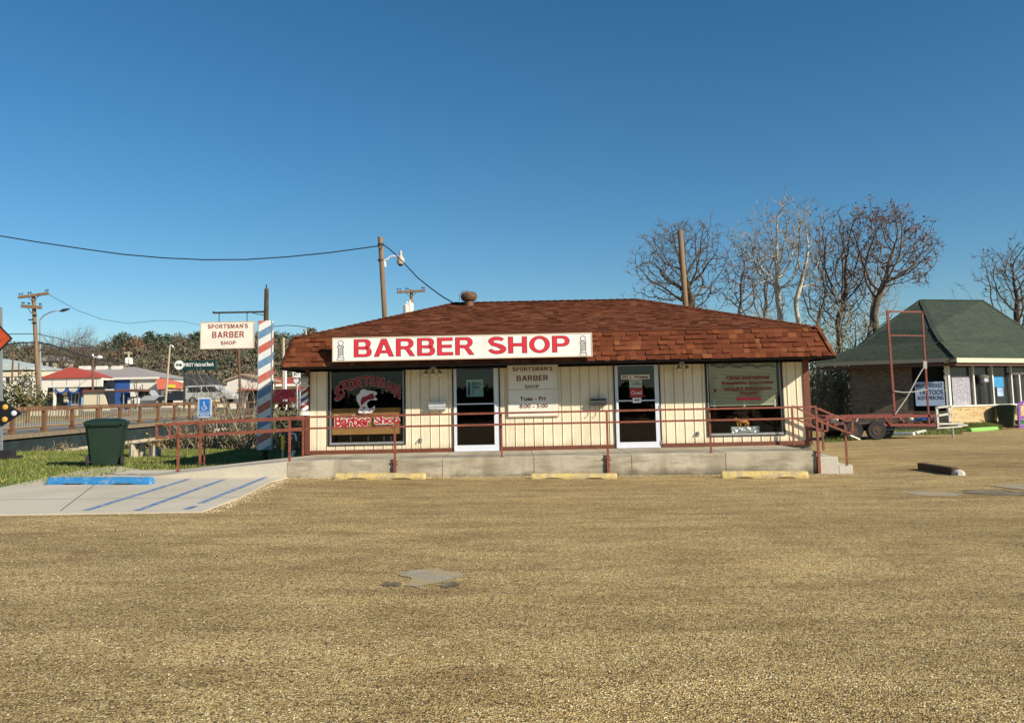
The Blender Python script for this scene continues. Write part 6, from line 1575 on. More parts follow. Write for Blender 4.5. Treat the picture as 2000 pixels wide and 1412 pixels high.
# spare wheel leaning under the deck to the right
x = k(1741, 840).x; mb = MB(); mb.lathe((x, Yt + .55, zgt + .33), [(.19, -.11), (.30, -.12), (.33, 0), (.30, .12), (.19, .11)], 22, 'y'); wl = mb.build('spare_wheel', m_rubber, t)
mb = MB(); mb.box(k(1650, 826).x, k(1750, 826).x, Yt + .1, Yt + D_ - .1, zgt + .33, zd - .03); mb.build('underside_dark_box', m_black, t)  # black box added under the deck to darken the trailer underside
mb = MB(); mb.tube([(k(1640, 826).x, Yt - .05, zd - .02), (k(1672, 824).x, Yt - .1, zd + .0), (k(1700, 824).x, Yt - .1, zd + .03), (k(1726, 828).x, Yt - .05, zd - .02)], .035, 6); mb.build('fender', m_darkmetal, t)
# fixed tall pipe frame
pa0, pa1 = k(1733, 607), k(1747.5, 811); pb0, pb1 = k(1801, 609), k(1813.5, 812)
mb = MB(); mb.bar(pa1, pa0, .075); mb.build('upright', m_trl, t)
mb = MB(); mb.bar(pb1 + Vector((0, 0, -.3)), pb0, .06); mb.build('upright', m_trl, t)
mb = MB(); mb.bar(k(1732, 608.5), k(1802, 609.5), .06); mb.build('top_bar', m_rail, t)
mb = MB(); mb.bar(k(1737, 655), k(1807, 656), .05); mb.build('middle_bar', m_rail, t)
m_rope = mat('pale_rope', (.45, .43, .38), .9, .2, 30)
mb = MB(); mb.tube([k(1807, 712, Yt - .06), k(1790, 741, Yt - .06), (k(1772, 775, Yt - .06)), k(1748, 809, Yt - .06)], .022, 6); mb.tube([k(1746, 764, Yt - .06), k(1765, 766.5, Yt - .06), k(1788, 765, Yt - .06), k(1811, 761, Yt - .06)], .02, 6)
for i in range(5): mb.tube([k(1803, 706 + i * 3, Yt - .07), k(1810, 708 + i * 3, Yt - .07)], .03, 6)
mb.build('rope', m_rope, t)
m_rackw = mat('white_rack_paint', (.60, .58, .50), .5, .12, 6)
mb = MB(); r = .055
for a_, b_ in (((1829, 795), (1832, 833)), ((1853, 794), (1855, 824)), ((1828, 796), (1854, 793.5)), ((1830, 812), (1854, 808))): mb.bar(k(*a_), k(*b_), .075)
mb.build('white_rack', m_rackw, t)
mb = MB(); mb.bar(k(1832, 828), k(1880, 827), .1, .06); mb.bar(k(1829, 836), k(1878, 833), .12, .05); mb.bar(k(1870, 832), k(1890, 830), .05); mb.bar(k(1833, 827, Yt + 1.2), k(1885, 829, Yt + .5), .07); mb.build('tongue', m_rackw, t)
mb = MB(); mb.tube([k(1860, 836), k(1861.5, 857)], .035, 8); mb.lathe(k(1861.5, 858), [(.09, 0), (.06, .03)], 10); mb.build('jack', m_metal, t)
# blue tarp and jug on the trailer
tp = T('blue_tarp', 'crumpled bright blue tarp lying on the trailer deck at the frame foot', 'tarp', k(1808, 822, Yt + .6)); rg = random.Random(9); mb = MB(); c = k(1808, 820, Yt + .6)
nx, ny = 12, 6; vs = [(c.x - .55 + i * .1, c.y - .3 + j * .12, zd + .06 + .22 * math.exp(-((i - 6) / 3.4) ** 2) * rg.uniform(.5, 1.3) * (1 - abs(j - 2.5) / 4)) for i in range(nx) for j in range(ny)]
mb.faces(vs, [(i * ny + j, (i + 1) * ny + j, (i + 1) * ny + j + 1, i * ny + j + 1) for i in range(nx - 1) for j in range(ny - 1)]); mb.build('tarp_sheet', mat('blue_tarp_plastic', (.03, .17, .50), .5, .2, 9), tp)
tp = T('white_jug', 'small white jug on the trailer deck left of the blue tarp', 'jug', k(1779, 824, Yt + .3)); mb = MB(); mb.lathe(k(1779, 826, Yt + .3), [(.09, -.05), (.10, .05), (.09, .2), (.03, .26), (.03, .31)], 12); mb.build('jug_body', m_offwhite, tp)
tp = T('paint_bucket', 'white bucket hanging at the left end of the trailer', 'bucket', k(1630, 822, Yt + .3)); mb = MB(); mb.lathe(k(1630, 827, Yt + .3), [(.12, 0), (.16, .3), (.17, .3)], 14); mb.build('pail', m_offwhite, tp)
tp = T('metal_bar', 'short pale metal bar sticking out onto the gravel beside the trailer wheel', 'bar', G(1672, 860)); mb = MB(); mb.bar(k(1660, 850, 31.2), G(1679, 860) + Vector((0, 0, .04)), .06, .04); mb.build('bar', m_offwhite, tp)
# ============================================================ TREES AND PLANTS
m_bark = mat('dark_bark', (.075, .055, .038), .95, .35, 9, .6, 20)
m_barkg = mat('grey_brown_bark', (.13, .10, .07), .95, .35, 9, .6, 20)
m_pale = mat('pale_sycamore_bark', (.48, .43, .34), .8, .35, 4, .3, 15)
m_twig = mat('twig_bark', (.13, .10, .075), .95, .3, 9)
m_twigp = mat('pale_twig_bark', (.30, .25, .18), .95, .3, 9)
m_palestem = mat('pale_shrub_stem', (.33, .28, .20), .9, .25, 9)
m_leafr = mat('russet_leaf', (.17, .075, .05), .8, .4, 3)
m_leafg = mat('olive_leaf', (.085, .095, .028), .8, .4, 3)
m_leafd = mat('dark_green_leaf', (.035, .055, .018), .8, .4, 3)
m_leafb = mat('brown_dry_leaf', (.19, .125, .06), .85, .4, 3)
m_leafy = mat('yellow_leaf', (.42, .29, .05), .8, .3, 3)
def rvec(r): 
    while 1:
        v = Vector((r.uniform(-1, 1), r.uniform(-1, 1), r.uniform(-1, 1)))
        if .1 < v.length < 1: return v.normalized()
def leaf(mb, p, s, r):
    a = rvec(r) * s; b = a.cross(rvec(r)).normalized() * s * .6; mb.face([p - a, p - b, p + a, p + b])
def tree(label, base, H, spread, seed, trunk_r, mt, mtw, fork=.35, levels=5, group=None, leafm=None, leafn=0, lean=0, name='bare_tree', up=.25, dens=1.0, ang=42, catg='tree', lsz=.10, wob=.16, wd=None, cxo=None):
    r = random.Random(seed); t = T(name, label, catg, base, group)
    big = MB(); tw = MB(); lf = MB(); tips = []; bl_ = 3 if mt is m_pale else 2
    def grow(p, d, L_, rad, lvl):
        n = 5 if lvl < 2 else 4 if lvl < 4 else 3
        pts = [p]; q = p; dd = d; dirs = [d]
        for i in range(n):
            dd = (dd + rvec(r) * wob * (1 + .3 * lvl) + Vector((0, 0, up * (.25 if lvl else .1)))).normalized()
            q = q + dd * L_ / n; pts.append(q); dirs.append(dd)
        e = rad * (.62 if lvl < levels else .35)
        rs = [rad + (e - rad) * i / n for i in range(n + 1)]
        (big if lvl < bl_ else tw).tube(pts, rs, 9 if lvl == 0 else 6 if lvl < 2 else 4 if lvl < 4 else 3, cap=lvl < 2)
        if lvl >= levels: tips.append(pts[-1]); tips.append(pts[-2]); return
        def child(i, frac, rel, rr_):
            a = dirs[i]; s = a.cross(rvec(r)); 
            if s.length < .1: s = Vector((1, 0, 0))
            s.normalize(); an = R(r.uniform(ang * .55, ang * 1.35)) * rel
            nd = (a * math.cos(an) + s * math.sin(an)); nd.x *= 1 + spread * .35; nd.normalize()
            grow(pts[i], nd, L_ * frac * r.uniform(.8, 1.2), max(rs[i] * rr_, .013), lvl + 1)
        st = 2 if lvl == 0 else 1
        for i in range(st, n):
            m = dens * (1.15 if lvl else .9)
            while m > 0:
                if r.random() < m: child(i, .64, 1.1, .60)
                m -= 1
        for _ in range(2 if lvl else 3): child(n, .74, .75, .80)
    b = Vector(base); trunkL = H * fork
    grow(b - Vector((0, 0, .3)), Vector((lean, 0, 1)).normalized(), trunkL, trunk_r, 0)
    # scale the whole crown to the wanted height
    zs = sorted(p.z for p in tips); zt = zs[int(len(zs) * .965)]; s_ = H / (zt - b.z); sp_ = s_ * spread; ox = 0
    if wd:
        xs_ = sorted(p.x for p in tips); a_, c_ = xs_[int(len(xs_) * .03)], xs_[int(len(xs_) * .97)]; sp_ = wd / (c_ - a_)
        ox = -((a_ + c_) / 2 - b.x) * sp_ + (cxo or 0)
    def fx(x, y, z):
        k_ = max(0, min(1, (z - b.z) * s_ / (H * .9))); lim = H * 1.04; zz = (z - b.z) * s_
        if zz > H: zz = H + (zz - H) * .35
        return (b.x + (x - b.x) * sp_ + ox * k_, b.y + (y - b.y) * sp_, b.z + zz)
    for m_ in (big, tw): m_.v = [fx(*v) for v in m_.v]
    tips = [Vector(fx(*p)) for p in tips]
    big.build('trunk', mt, t, smooth=True); 
    if leafn:
        tw.m = 1
        for _ in range(leafn):
            p = r.choice(tips) + rvec(r) * r.uniform(0, .3); leaf(tw, p, lsz * r.uniform(.6, 1.3), r)
        tw.build('crown', [mtw, leafm], t)
    else: tw.build('crown', mtw, t)
    return t
def at_ground(px, Y, py=780):
    p = A(px, py, Y); return Vector((p.x, Y, hz(p.x, Y)))
def ht(px, py, Y): return A(px, py, Y).z - hz(A(px, py, Y).x, Y)
from mathutils.kdtree import KDTree
def sc_tree(label, px, Y, crown, seed, trunk_r, mt, mtw, fork, n=900, step=.24, kill=.42, infl=4.5, group=None, name='bare_tree', leafm=None, leafn=0, lsz=.08, jit=.22, tipr=.015, twig=2, low=-1.0, shell=.45, lean=0.0, up=.05, tden=.5):
    """bare tree grown towards points spread through its crown, thickness summed from twig to trunk"""
    r = random.Random(seed); b = at_ground(px, Y); t = T(name, label, 'tree', b, group); k = Y / F
    cx, cy, hw, hh = crown
    if name == 'bare_tree': cy -= 9; hh += 13; hw += 6
    c = A(cx, cy, Y); ax, az = hw * k, hh * k; pts = []
    lob = [(rvec(r), r.uniform(.15, .5)) for _ in range(8)]
    cen = [(rvec(r), r.random() ** .4) for _ in range(max(8, n // 34))]
    while len(pts) < n:
        v = rvec(r); q = r.random() ** shell
        if r.random() < .8:
            cv, cq = r.choice(cen); w_ = cv * cq + rvec(r) * (r.random() ** .6) * .20; q = w_.length; v = w_.normalized()
        if v.z * q < low: continue
        bump = 1 - sum(w_ * max(0, v.dot(l) - .72) / .28 for l, w_ in lob)
        pts.append(Vector((c.x + v.x * ax * q * bump, Y + v.y * ax * .85 * q * bump, c.z + v.z * az * q * bump)))
    nodes = [b - Vector((0, 0, .3))]; par = [-1]; zf = A(px, fork, Y).z
    top = Vector((b.x + lean * (zf - b.z), Y, zf)); m = max(3, int((top - nodes[0]).length / step))
    for i in range(1, m + 1): nodes.append(nodes[0].lerp(top, i / m) + Vector((math.sin(i * .55 + seed) * .05, 0, 0))); par.append(len(nodes) - 2)
    alive = pts; kc = {}
    for it in range(140):
        kd = KDTree(len(nodes)); [kd.insert(p, i) for i, p in enumerate(nodes)]; kd.balance()
        pull = {}; keep = []
        for a in alive:
            p, i, d = kd.find(a)
            if d < kill: continue
            keep.append(a)
            if d < infl: pull.setdefault(i, []).append((a - p).normalized())
        alive = keep
        if not pull or not alive: break
        n0 = len(nodes)
        for i, vs in pull.items():
            kc[i] = kc.get(i, 0) + 1
            if kc[i] > 3: continue
            d = sum(vs, Vector()) / len(vs)
            if d.length < .12: d = d + rvec(r) * .4
            pd = (nodes[i] - nodes[par[i]]).normalized() if par[i] >= 0 else Vector((0, 0, 1))
            d = (d.normalized() + pd * .45 + rvec(r) * jit + Vector((0, 0, up))).normalized()
            nodes.append(nodes[i] + d * step); par.append(i)
        if len(nodes) > 9000: break
    N = len(nodes); ch = [[] for _ in range(N)]
    for i in range(1, N): ch[par[i]].append(i)
    nt_ = sum(1 for i in range(1, N) if not ch[i]); e = max(1.9, math.log(max(nt_, 3)) / math.log(trunk_r / tipr)); acc = [0.0] * N
    for i in range(N - 1, -1, -1):
        if not ch[i]: acc[i] = tipr ** e
        if par[i] >= 0: acc[par[i]] += acc[i]
    rad = [a ** (1 / e) for a in acc]
    for i in range(m): rad[i] *= 1 + .25 * (1 - i / m) ** 3
    big = MB(); tw = MB(); thr = .042 if mt is m_pale else .075
    st = [(0, None)]
    while st:
        i, pr = st.pop(); chain = ([pr] if pr is not None else []) + [i]
        while ch[i]:
            cs = sorted(ch[i], key=lambda q: -rad[q]); nxt = cs[0]
            for q in cs[1:]: st.append((q, i))
            chain.append(nxt); i = nxt
        P = [nodes[q] for q in chain]; Rr = [rad[q] for q in chain]
        if pr is not None: Rr[0] = Rr[1]
        a = 0
        while a < len(P) - 1:
            b2 = a + 1; isb = Rr[b2] > thr
            while b2 < len(P) - 1 and (Rr[b2 + 1] > thr) == isb: b2 += 1
            (big if isb else tw).tube(P[a:b2 + 1], Rr[a:b2 + 1], (9 if Rr[a] > .12 else 6) if isb else (4 if Rr[a] > .02 else 3), cap=False); a = b2
    tips = [i for i in range(m, N) if not ch[i]]
    for i in tips:
        d0 = (nodes[i] - nodes[par[i]]).normalized()
        for _ in range(twig):
            d = (d0 + rvec(r) * .8 + Vector((0, 0, .15))).normalized(); l = r.uniform(.2, .6); q = nodes[i] + d * l * .5 + rvec(r) * .04
            tw.tube([nodes[i], q, q + (d + rvec(r) * .4).normalized() * l * .5], [tipr * .9, tipr * .75, tipr * .5], 3, cap=False)
    for i in range(m + 2, N):
        if rad[i] < .04 and ch[i] and r.random() < tden:
            d0 = (nodes[i] - nodes[par[i]]).normalized(); d = (d0 * .6 + rvec(r) + Vector((0, 0, .2))).normalized(); l = r.uniform(.2, .55); q = nodes[i] + d * l * .5 + rvec(r) * .04
            tw.tube([nodes[i], q, q + (d + rvec(r) * .5).normalized() * l * .5], [tipr * .85, tipr * .7, tipr * .5], 3, cap=False)
    if leafm:
        tw.m = 1
        for _ in range(leafn): leaf(tw, nodes[r.choice(tips)] + rvec(r) * r.uniform(0, .35), lsz * r.uniform(.6, 1.3), r)
    big.build('trunk', mt, t, smooth=True); tw.build('crown', [mtw, leafm] if leafm else mtw, t); return t
g_ = 'bare winter trees behind the shops'
sc_tree('dark spreading bare oak behind the right end of the shop roof', 1357, 50, (1328, 533, 103, 112), 21, .27, m_bark, m_twig, 585, n=2200, kill=.30, group=g_, twig=4, jit=.35, up=-.02)
sc_tree('tall bare sycamore with a white trunk and forked limbs, left of the pair', 1531, 52, (1512, 490, 90, 106), 5, .19, m_pale, m_twigp, 585, n=1700, kill=.33, infl=6, group=g_, twig=3, up=.12, leafm=m_leafb, leafn=90, jit=.16, low=-.75)
sc_tree('slimmer bare sycamore with a white trunk, right of the larger white one', 1566, 54, (1585, 500, 50, 92), 12, .14, m_pale, m_twigp, 590, n=800, kill=.33, group=g_, twig=3, up=.15, leafm=m_leafr, leafn=70, jit=.16, low=-.75)
sc_tree('crooked dark bare tree between the white sycamores and the russet tree', 1646, 50, (1652, 540, 82, 122), 33, .19, m_bark, m_twig, 630, n=1900, kill=.31, group=g_, twig=3, leafm=m_leafr, leafn=240, jit=.42)
sc_tree('tallest bare tree with russet leaves clinging to its crown', 1718, 48, (1752, 490, 106, 118), 8, .19, m_barkg, m_twig, 615, n=2300, kill=.36, infl=6, group=g_, twig=3, leafm=m_leafr, leafn=1700, lsz=.07, up=.1, jit=.2, low=-.85)
sc_tree('dark bare tree rising behind the green roof at the right edge', 1996, 58, (1992, 560, 104, 108), 44, .30, m_bark, m_twig, 650, n=2000, kill=.38, infl=6, group=g_, twig=4, leafm=m_leafr, leafn=200, jit=.3)
sc_tree('low bare tree with twisted branches between oak and sycamore', 1448, 47, (1450, 565, 52, 84), 51, .10, m_bark, m_twig, 640, n=800, kill=.30, group=g_, twig=3, leafm=m_leafr, leafn=90, jit=.35)
sc_tree('small bare tree peeking over the roof ridge far behind the shop', 1212, 90, (1212, 600, 24, 24), 61, .12, m_bark, m_twig, 625, n=120, kill=.7, group=g_, twig=3)
sc_tree('grey-brown bare tree filling the gap behind the two white sycamores', 1500, 60, (1488, 560, 70, 90), 91, .16, m_barkg, m_twig, 640, n=1300, kill=.36, group=g_, twig=3, jit=.3)
sc_tree('grey-brown bare tree behind the crooked tree and the slim sycamore', 1605, 61, (1608, 560, 66, 96), 92, .16, m_barkg, m_twig, 640, n=1300, kill=.36, group=g_, twig=3, jit=.3)
sc_tree('grey-brown bare tree behind the russet tree, left of the green roof peak', 1706, 60, (1712, 580, 70, 84), 93, .15, m_barkg, m_twigp, 660, n=1300, kill=.36, group=g_, twig=3, jit=.3)
gs = 'thin saplings behind the shops'
for i, (px, Y, py, lb) in enumerate(((1600, 46, 590, 'thin olive sapling just right of the shop eave'), (1628, 44, 610, 'thin sapling with pale stems right of the eave corner'), (1668, 46, 560, 'thin vine-covered sapling left of the green roof'), (1700, 45, 590, 'greenish sapling against the left slope of the green roof'),
                                   (1480, 46, 560, 'thin brown sapling behind the right roof slope'), (1502, 44, 600, 'short pale sapling below the white sycamore'), (1870, 60, 560, 'thin bare sapling behind the green roof ridge'), (1640, 47, 540, 'dense grey-brown sapling between the crooked tree and the shop eave'), (1684, 44, 620, 'low tangled sapling just above the green eave'))):
    hh = (730 - py) / 2; sc_tree(lb, px, Y, (px, py + hh, 32, hh), 70 + i, .07, m_barkg, m_twigp, 735, n=750 if i < 4 or i > 6 else 260, kill=.24, step=.17, group=gs, name='sapling', twig=2, leafm=m_leafg, leafn=260 if i in (0, 1, 2, 3) else 20, lsz=.055, up=.15, jit=.35, tipr=.009, shell=.6)
# ---- shrubs
def shrub(label, base, w_, d_, h_, seed, mats, n, ls, stems=10, mst=m_twig, name='shrub', group=None, hollow=.5, catg='shrub', clumps=16):
    r = random.Random(seed); t = T(name, label, catg, base, group); b = Vector(base)
    cl = []
    for _ in range(clumps):
        a = r.uniform(0, 6.283); q = math.sqrt(r.random()) * .85; cl.append(Vector((b.x + math.cos(a) * q * w_ / 2, b.y + math.sin(a) * q * d_ / 2, b.z + h_ * (.15 + .8 * r.random() * (1 - q * .45)))))
    mb = MB(); sr = min(w_, h_) * .19
    for i in range(n):
        c = r.choice(cl); p = c + rvec(r) * sr * (r.random() ** .5) * 1.2
        if p.z < b.z: p.z = b.z + .03
        mb.m = 0 if r.random() < .6 or len(mats) == 1 else r.randrange(1, len(mats)); leaf(mb, p, ls * r.uniform(.6, 1.4), r)
    mb.build('foliage', mats, t)
    st = MB()
    for i in range(stems):
        c = r.choice(cl); p0 = b + Vector((r.uniform(-.2, .2) * w_, r.uniform(-.2, .2) * d_, -.1)); m = p0.lerp(c, .5) + rvec(r) * .12
        e = c + Vector((r.uniform(-.1, .1), 0, r.uniform(0, .25))) * h_; st.tube([p0, m, c, e], [.022, .017, .011, .005], 4)
        for _ in range(3): q = m.lerp(e, r.random()); st.tube([q, q + (rvec(r) + Vector((0, 0, .4))) * h_ * .2], [.009, .004], 3)
    st.build('stems', mst, t); return t
gb_ = 'brush between the shops'
for i, (px, Y, w_, h_, ms, lb) in enumerate(((1606, 42, 2.4, 3.0, [m_leafb, m_leafg], 'tall olive and brown shrub against the right side of the shop'), (1633, 43.5, 2.4, 3.6, [m_leafb, m_leafg, m_leafd], 'dark tall shrub left of the brick side wall'), (1612, 46, 3, 4.4, [m_leafb, m_leafg], 'tangled brown brush rising above the brick wall corner'), (1590, 47, 3, 3.6, [m_leafb, m_leafg, m_leafd], 'brown brush partly hidden by the shop corner post'), (1650, 47, 3, 4.8, [m_leafg, m_leafb], 'high olive thicket over the green eave'), (1690, 48.5, 3.4, 5.4, [m_leafb, m_leafg], 'high brown thicket left of the green roof slope'))):
    shrub(lb, at_ground(px, Y), w_, w_, h_, 100 + i, ms, (1500, 1500, 650, 900, 600, 600)[i], .06, 34, m_twigp, group=gb_, clumps=26)
gl = 'brush along the creek'
for i, (px, Y, w_, h_, ms, lb, n) in enumerate(((345, 32.0, 2.6, 1.25, [m_leafb, m_leafy], 'brown and yellow brush behind the ramp railing left end', 900), (312, 33.0, 2.0, 1.0, [m_leafy, m_leafb], 'low yellow-leaved brush right of the tree stump', 500), (388, 31.8, 2.2, 1.3, [m_leafb, m_leafg], 'brown brush under the wheelchair sign', 900), (432, 32.2, 2.4, 1.4, [m_leafb, m_leafg], 'dry brush at the foot of the bare multi-stem shrubs', 900),
        (475, 31.5, 2.4, 1.35, [m_leafb, m_leafg], 'olive brush just left of the striped box', 900), (500, 33.5, 2.2, 1.7, [m_leafb, m_leafg], 'dark brush half hidden by the striped box', 700), (545, 30.0, 2.0, 1.6, [m_leafb, m_leafy, m_leafg], 'green and gold shrub right of the striped box', 1100), (575, 31.0, 2.2, 2.1, [m_leafb, m_leafg], 'rounded olive brown shrub against the left end of the shop', 1300), (600, 30.0, 1.8, 1.7, [m_leafb, m_leafd], 'brown shrub behind the shop corner', 500), (60, 32.6, 2.6, .9, [m_leafb, m_leafg], 'low dry brush under the bridge near the left road sign', 700), (118, 32.8, 2.4, 1.1, [m_leafb, m_leafg], 'dry brush under the bridge left of the green bin', 700), (262, 32.6, 2.2, 1.1, [m_leafb, m_leafg], 'brown brush behind the tree stump', 700))):
    shrub(lb, at_ground(px, Y) if Y > 99 else Vector((A(px, 840, Y).x, Y, max(hz(A(px, 840, Y).x, Y), -.5))), w_, w_ * .8, h_, 130 + i, ms, int(n * .6), .045, 34, m_twigp, group=gl, clumps=22)
# bare multi-stem shrubs in front of the bridge
gm = 'bare multi-stem shrubs by the creek'
for i, (px, Y, py, lb) in enumerate(((438, 31.4, 730, 'pale-stemmed bare shrub left of the rusty pole'), (463, 31.6, 700, 'tallest pale-stemmed bare shrub in front of the white gabled house'), (482, 31.2, 735, 'leaning bare shrub next to the striped box'), (405, 32.0, 770, 'small bare shrub behind the wheelchair sign'), (345, 32.5, 800, 'low arching bare shrub behind the ramp end'))):
    b = Vector((A(px, 880, Y).x, Y, gz(-8))); r = random.Random(200 + i); t = T('bare_shrub', lb, 'shrub', b, gm); H = A(px, py, Y).z - b.z; st = MB(); tw = MB()
    for s in range(7):
        d = Vector((r.uniform(-.55, .55), r.uniform(-.3, .3), 1)).normalized(); p = b + Vector((r.uniform(-.2, .2), r.uniform(-.15, .15), -.1)); pts = [p]; L_ = H * r.uniform(.6, 1.05)
        for j in range(6): d = (d + rvec(r) * .16 + Vector((0, 0, .05))).normalized(); p = p + d * L_ / 6; pts.append(p)
        st.tube(pts, [.034, .030, .025, .020, .015, .010, .006], 5)
        for j in range(1, 7):
            for _ in range(3):
                q = pts[j]; e = (d + rvec(r) * .8).normalized(); l2 = L_ * .22 * r.uniform(.5, 1.2); m = q + e * l2 * .5 + rvec(r) * .03; tw.tube([q, m, m + (e + Vector((0, 0, .3))).normalized() * l2 * .5], [.011, .008, .004], 3)
    st.build('stems', m_palestem, t); tw.build('twigs', m_twig, t)
# small evergreen left beyond the bridge
shrub('bushy olive green shrub beyond the bridge beside the two-crossarm pole', at_ground(38, 70), 4.2, 4, 3.6, 300, [m_leafg, m_leafd, m_leafb], 1500, .13, 12, m_twig, clumps=30)
# ---- wooded hill
def crown_blob(mb, c, rx, rz_, n, s, r, mi):
    for _ in range(n):
        v = rvec(r); q = Vector((v.x * rx, v.y * rx, v.z * rz_)) * (r.uniform(.55, 1.05)); mb.m = mi if r.random() < .8 else (mi + 1) % 5; leaf(mb, c + q, s * r.uniform(.6, 1.3), r)
FM = [mat('wood_olive', (.105, .105, .056), .9, .2, .3), mat('wood_grey_brown', (.14, .112, .08), .9, .2, .3), mat('wood_russet', (.17, .10, .06), .9, .2, .3), mat('wood_dark_green', (.06, .08, .04), .9, .2, .3), mat('wood_tan', (.155, .13, .088), .9, .2, .3)]  # tones paled toward tan in place of distance haze
rF = random.Random(77); mb = MB()
def skyline(px):
    pts = [(-80, 664), (60, 668), (120, 672), (165, 682), (195, 672), (240, 656), (300, 654), (380, 652), (450, 646), (520, 644), (560, 652), (640, 648), (760, 700)]
    for (a, b), (c, d) in zip(pts, pts[1:]):
        if a <= px <= c: return b + (d - b) * (px - a) / (c - a)
    return 670
for row in range(7):
    Y = 165 + row * 26
    px = -60 + row * 5
    while px < 720:
        x = A(px, 750, Y).x; z0 = hz(x, Y); ztop = A(px, skyline(px) + (6 - row) * 13 + rF.uniform(-2, 9), Y).z
        Ht = max(6, min(17, ztop - z0)); rx = rF.uniform(2.6, 4.6)
        c = Vector((x, Y + rF.uniform(-8, 8), ztop - Ht * .38)); 
        mi = rF.choice((0, 1, 1, 2, 3, 4, 1, 0, 0, 4, 3)); crown_blob(mb, c, rx, Ht * .42, 360, .40, rF, mi)
        if Ht >= 14: crown_blob(mb, c - Vector((0, 0, Ht * .55)), rx, Ht * .4, 200, .40, rF, mi)
        for _ in range(2): mb.m = 4; mb.tube([(x + rF.uniform(-1, 1), c.y - 1, z0 - 1), (x + rF.uniform(-1.6, 1.6), c.y - 1, ztop - Ht * .1)], [.28, .08], 4)
        px += rF.uniform(9, 15) * (200 / Y)
mb.build('hill_woods', FM, kind='stuff')
# individual crowns that stand out on the skyline
gk = 'trees standing out on the hill skyline'
for i, (px, py, Y, kind, lb) in enumerate(((241, 648, 300, 3, 'dark rounded pine at the left shoulder of the wooded hill'), (294, 646, 305, 3, 'dark pine on the hill crest above the dark sign'), (322, 650, 300, 3, 'dark pine right of the tallest crest pine'), (385, 648, 300, 3, 'dark pine just left of the hanging sign'), (540, 646, 300, 0, 'olive tree crown right of the striped box top'), (606, 640, 110, 1, 'grey brown tree crown above the left end of the shop roof'), (264, 658, 280, 2, 'russet tree crown below the hill crest'))):
    r = random.Random(400 + i); x = A(px, py, Y).x; zt = A(px, py, Y).z; b = Vector((x, Y, hz(x, Y))); t = T('hill_tree', lb, 'tree', b, gk); s = Y / 300
    mb = MB(); crown_blob(mb, Vector((x, Y, zt - 3.6 * s)), 3.4 * s, 3.6 * s, 420, .42 * s + .08, r, 0); mb.mi = [0] * len(mb.mi); mb.build('crown', FM[kind], t)
    tk = MB(); tk.tube([b, (x, Y, zt - 2.5 * s)], [.35 * s, .15 * s], 6); tk.build('trunk', m_bark, t)
for i, (px, py, lb) in enumerate(((122, 640, 'bare branching tree rising above the red store roof'), (148, 655, 'smaller bare tree right of the two-crossarm pole'), (205, 676, 'bare tree at the dip of the hill line'))):
    tree(lb, at_ground(px, 160), ht(px, py, 160), .9, 500 + i, .22, m_barkg, m_twig, fork=.4, levels=4, group='bare trees on the hill', ang=40, up=.3, dens=1.1)
# ---- distant low tree line on the right, behind the second shop
mb = MB(); rF = random.Random(5)
for row in range(2):
    px = 1180
    while px < 2150:
        Y = 95 + row * 22; x = A(px, 760, Y).x; Ht = rF.uniform(4.5, 7.5); crown_blob(mb, Vector((x, Y, hz(x, Y) + Ht * .5)), 2.6, Ht * .5, 150, .34, rF, rF.choice((0, 1, 1, 4, 3))); px += rF.uniform(26, 44)
mb.build('distant_woods', FM, kind='stuff')
# ---- grass
def blades(name, spots, n, hmin, hmax, seed, mats):
    r = random.Random(seed); mb = MB()
    for _ in range(n):
        p = spots(r)
        if p is None: continue
        h = r.uniform(hmin, hmax); a = r.uniform(0, 6.283); w_ = .005 + .009 * r.random(); dx, dy = math.cos(a) * w_, math.sin(a) * w_; l = Vector((r.uniform(-.5, .5), r.uniform(-.5, .5), 1)) * h
        mb.m = 0 if r.random() < .62 else r.choice((1, 2)); mb.face([(p.x - dx, p.y - dy, p.z), (p.x + dx, p.y + dy, p.z), (p.x + l.x, p.y + l.y, p.z + l.z)])
    mb.build(name, mats, kind='stuff')
GM = [mat('fresh_grass_blade', (.14, .18, .022), .7, .3, 2), mat('dry_grass_blade', (.30, .25, .10), .8, .3, 2), mat('olive_grass_blade', (.10, .12, .03), .8, .3, 2)]
def sp1(r):
    y = r.uniform(16, 32.5); x = r.uniform(-20, -6.2)
    if y < 22 and x > LG1.x + (y - LG1.y) * .90 + r.uniform(-.1, .15): return None
    if y < 21.5 and x > -9.4: return None
    n_ = math.sin(x * 1.7) * math.cos(y * 1.3 + x) 
    if r.random() < .35 * (n_ > .3): return None
    return Vector((x, y, hz(x, y) + .01))
blades('grass', sp1, 60000, .03, .09, 3, GM)
def sp2(r):
    if r.random() < .3: q = G(r.uniform(1606, 1672), r.uniform(838, 861)); 
    elif r.random() < .5: q = G(r.uniform(1740, 1880), r.uniform(836, 849))
    else:
        u = r.random(); v = r.random() ** .7; a_ = G(1850, 842).lerp(G(1956, 839), u); b_ = Cw.lerp(Cw.lerp(Rw, w_px(1956)), u); q = a_.lerp(Vector((b_.x, b_.y, .21)), v); return q
    return Vector((q.x, q.y, gz(q.x)))
blades('grass', sp2, 16000, .05, .16, 4, GM)
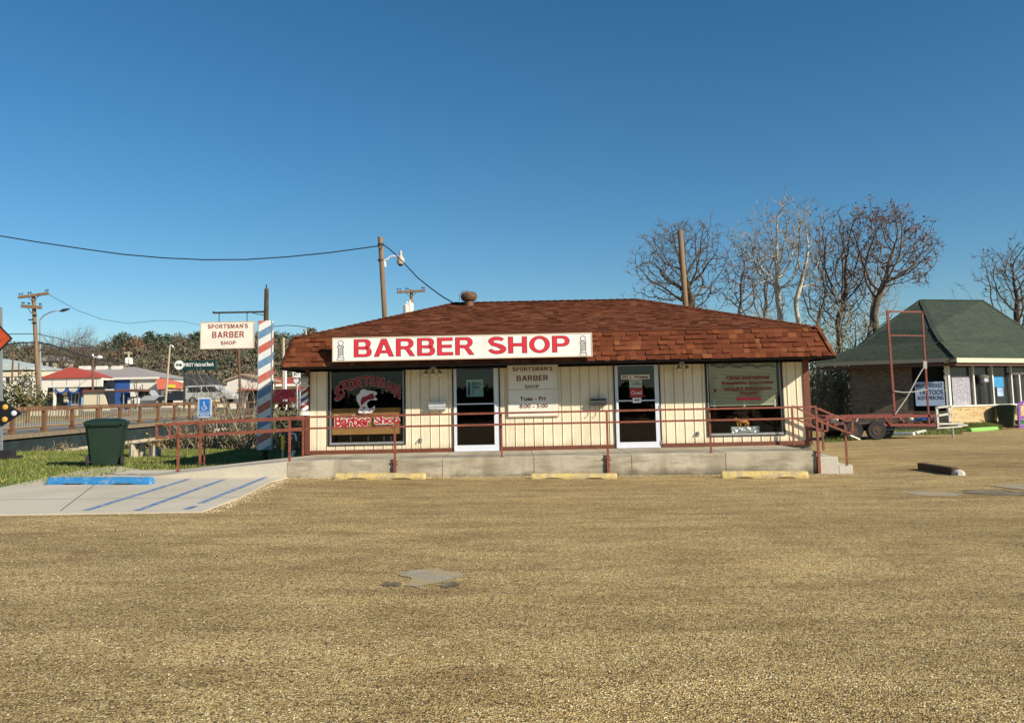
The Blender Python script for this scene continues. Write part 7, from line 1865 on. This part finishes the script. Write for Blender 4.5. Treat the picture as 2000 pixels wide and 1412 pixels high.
# low soil under those grass patches
mb = MB()
for pts in (((1600, 836), (1660, 838), (1680, 856), (1650, 862), (1606, 864)), ((1735, 838), (1880, 834), (1890, 842), (1760, 851), (1735, 851)), ((1860, 836), (1955, 836), (1955, 840), (1880, 842))):
    q = [G(*p) for p in pts]; mb.face([(p.x, p.y, gz(p.x) + .006) for p in q])
q = [G(1842, 843), G(1958, 839)]; w0 = Lw.lerp(Cw, .93); w1 = Cw.lerp(Rw, w_px(1958))
mb.face([(q[0].x, q[0].y, gz(20) + .008), (q[1].x, q[1].y, gz(20) + .008), (w1.x, w1.y + .05, .21), (Cw.x, Cw.y + .05, .21), (w0.x, w0.y + .05, .12)])
mb.build('lawn_patch', m_lawn, kind='structure')
# dark hedge added behind the viewer to darken door-glass reflections and low skylight
shrub('long dark hedge added out of view for the door glass to mirror', (0, -30, 0), 60, 3, 3.3, 900, [m_leafd, m_leafg], 9000, .32, 30, m_bark, name='unseen_hedge', catg='unseen_hedge', clumps=260)

# loose pebbles on the lot, thicker along the platform foot and the pad edge
r = random.Random(31); mb = MB(); pcol = []
for _ in range(6500):
    u = r.random()
    if u < .45: x, y = r.uniform(-5, 8.5), YP - .05 - abs(r.gauss(0, .16))
    elif u < .6: a_ = G(395, 1003).lerp(G(545, 938), r.random()); x, y = a_.x + abs(r.gauss(0, .12)) + .03, a_.y + r.gauss(0, .05)
    else: y = r.uniform(3.6, 18.5); x = r.uniform(-.66, .66) * y
    s_ = r.uniform(.004, .011) * (1 if u > .6 else 1.3); z = gz(x) + s_ * .3; k_ = r.random(); mb.m = 0 if k_ < .5 else 1 if k_ < .8 else 2
    v = [Vector((x, y, z)) + Vector(q) * s_ * r.uniform(.7, 1.2) for q in ((1, 0, 0), (-1, .2, 0), (0, 1, 0), (0, -1, 0), (.1, 0, .8), (0, 0, -.6))]
    mb.faces(v, [(0, 2, 4), (2, 1, 4), (1, 3, 4), (3, 0, 4), (2, 0, 5), (1, 2, 5), (3, 1, 5), (0, 3, 5)])
mb.build('gravel', [mat('tan_pebble', (.55, .41, .22), .8, .2, 9), mat('pale_pebble', (.58, .49, .33), .7, .2, 9), mat('dark_pebble', (.16, .11, .06), .8, .3, 9)], kind='stuff')
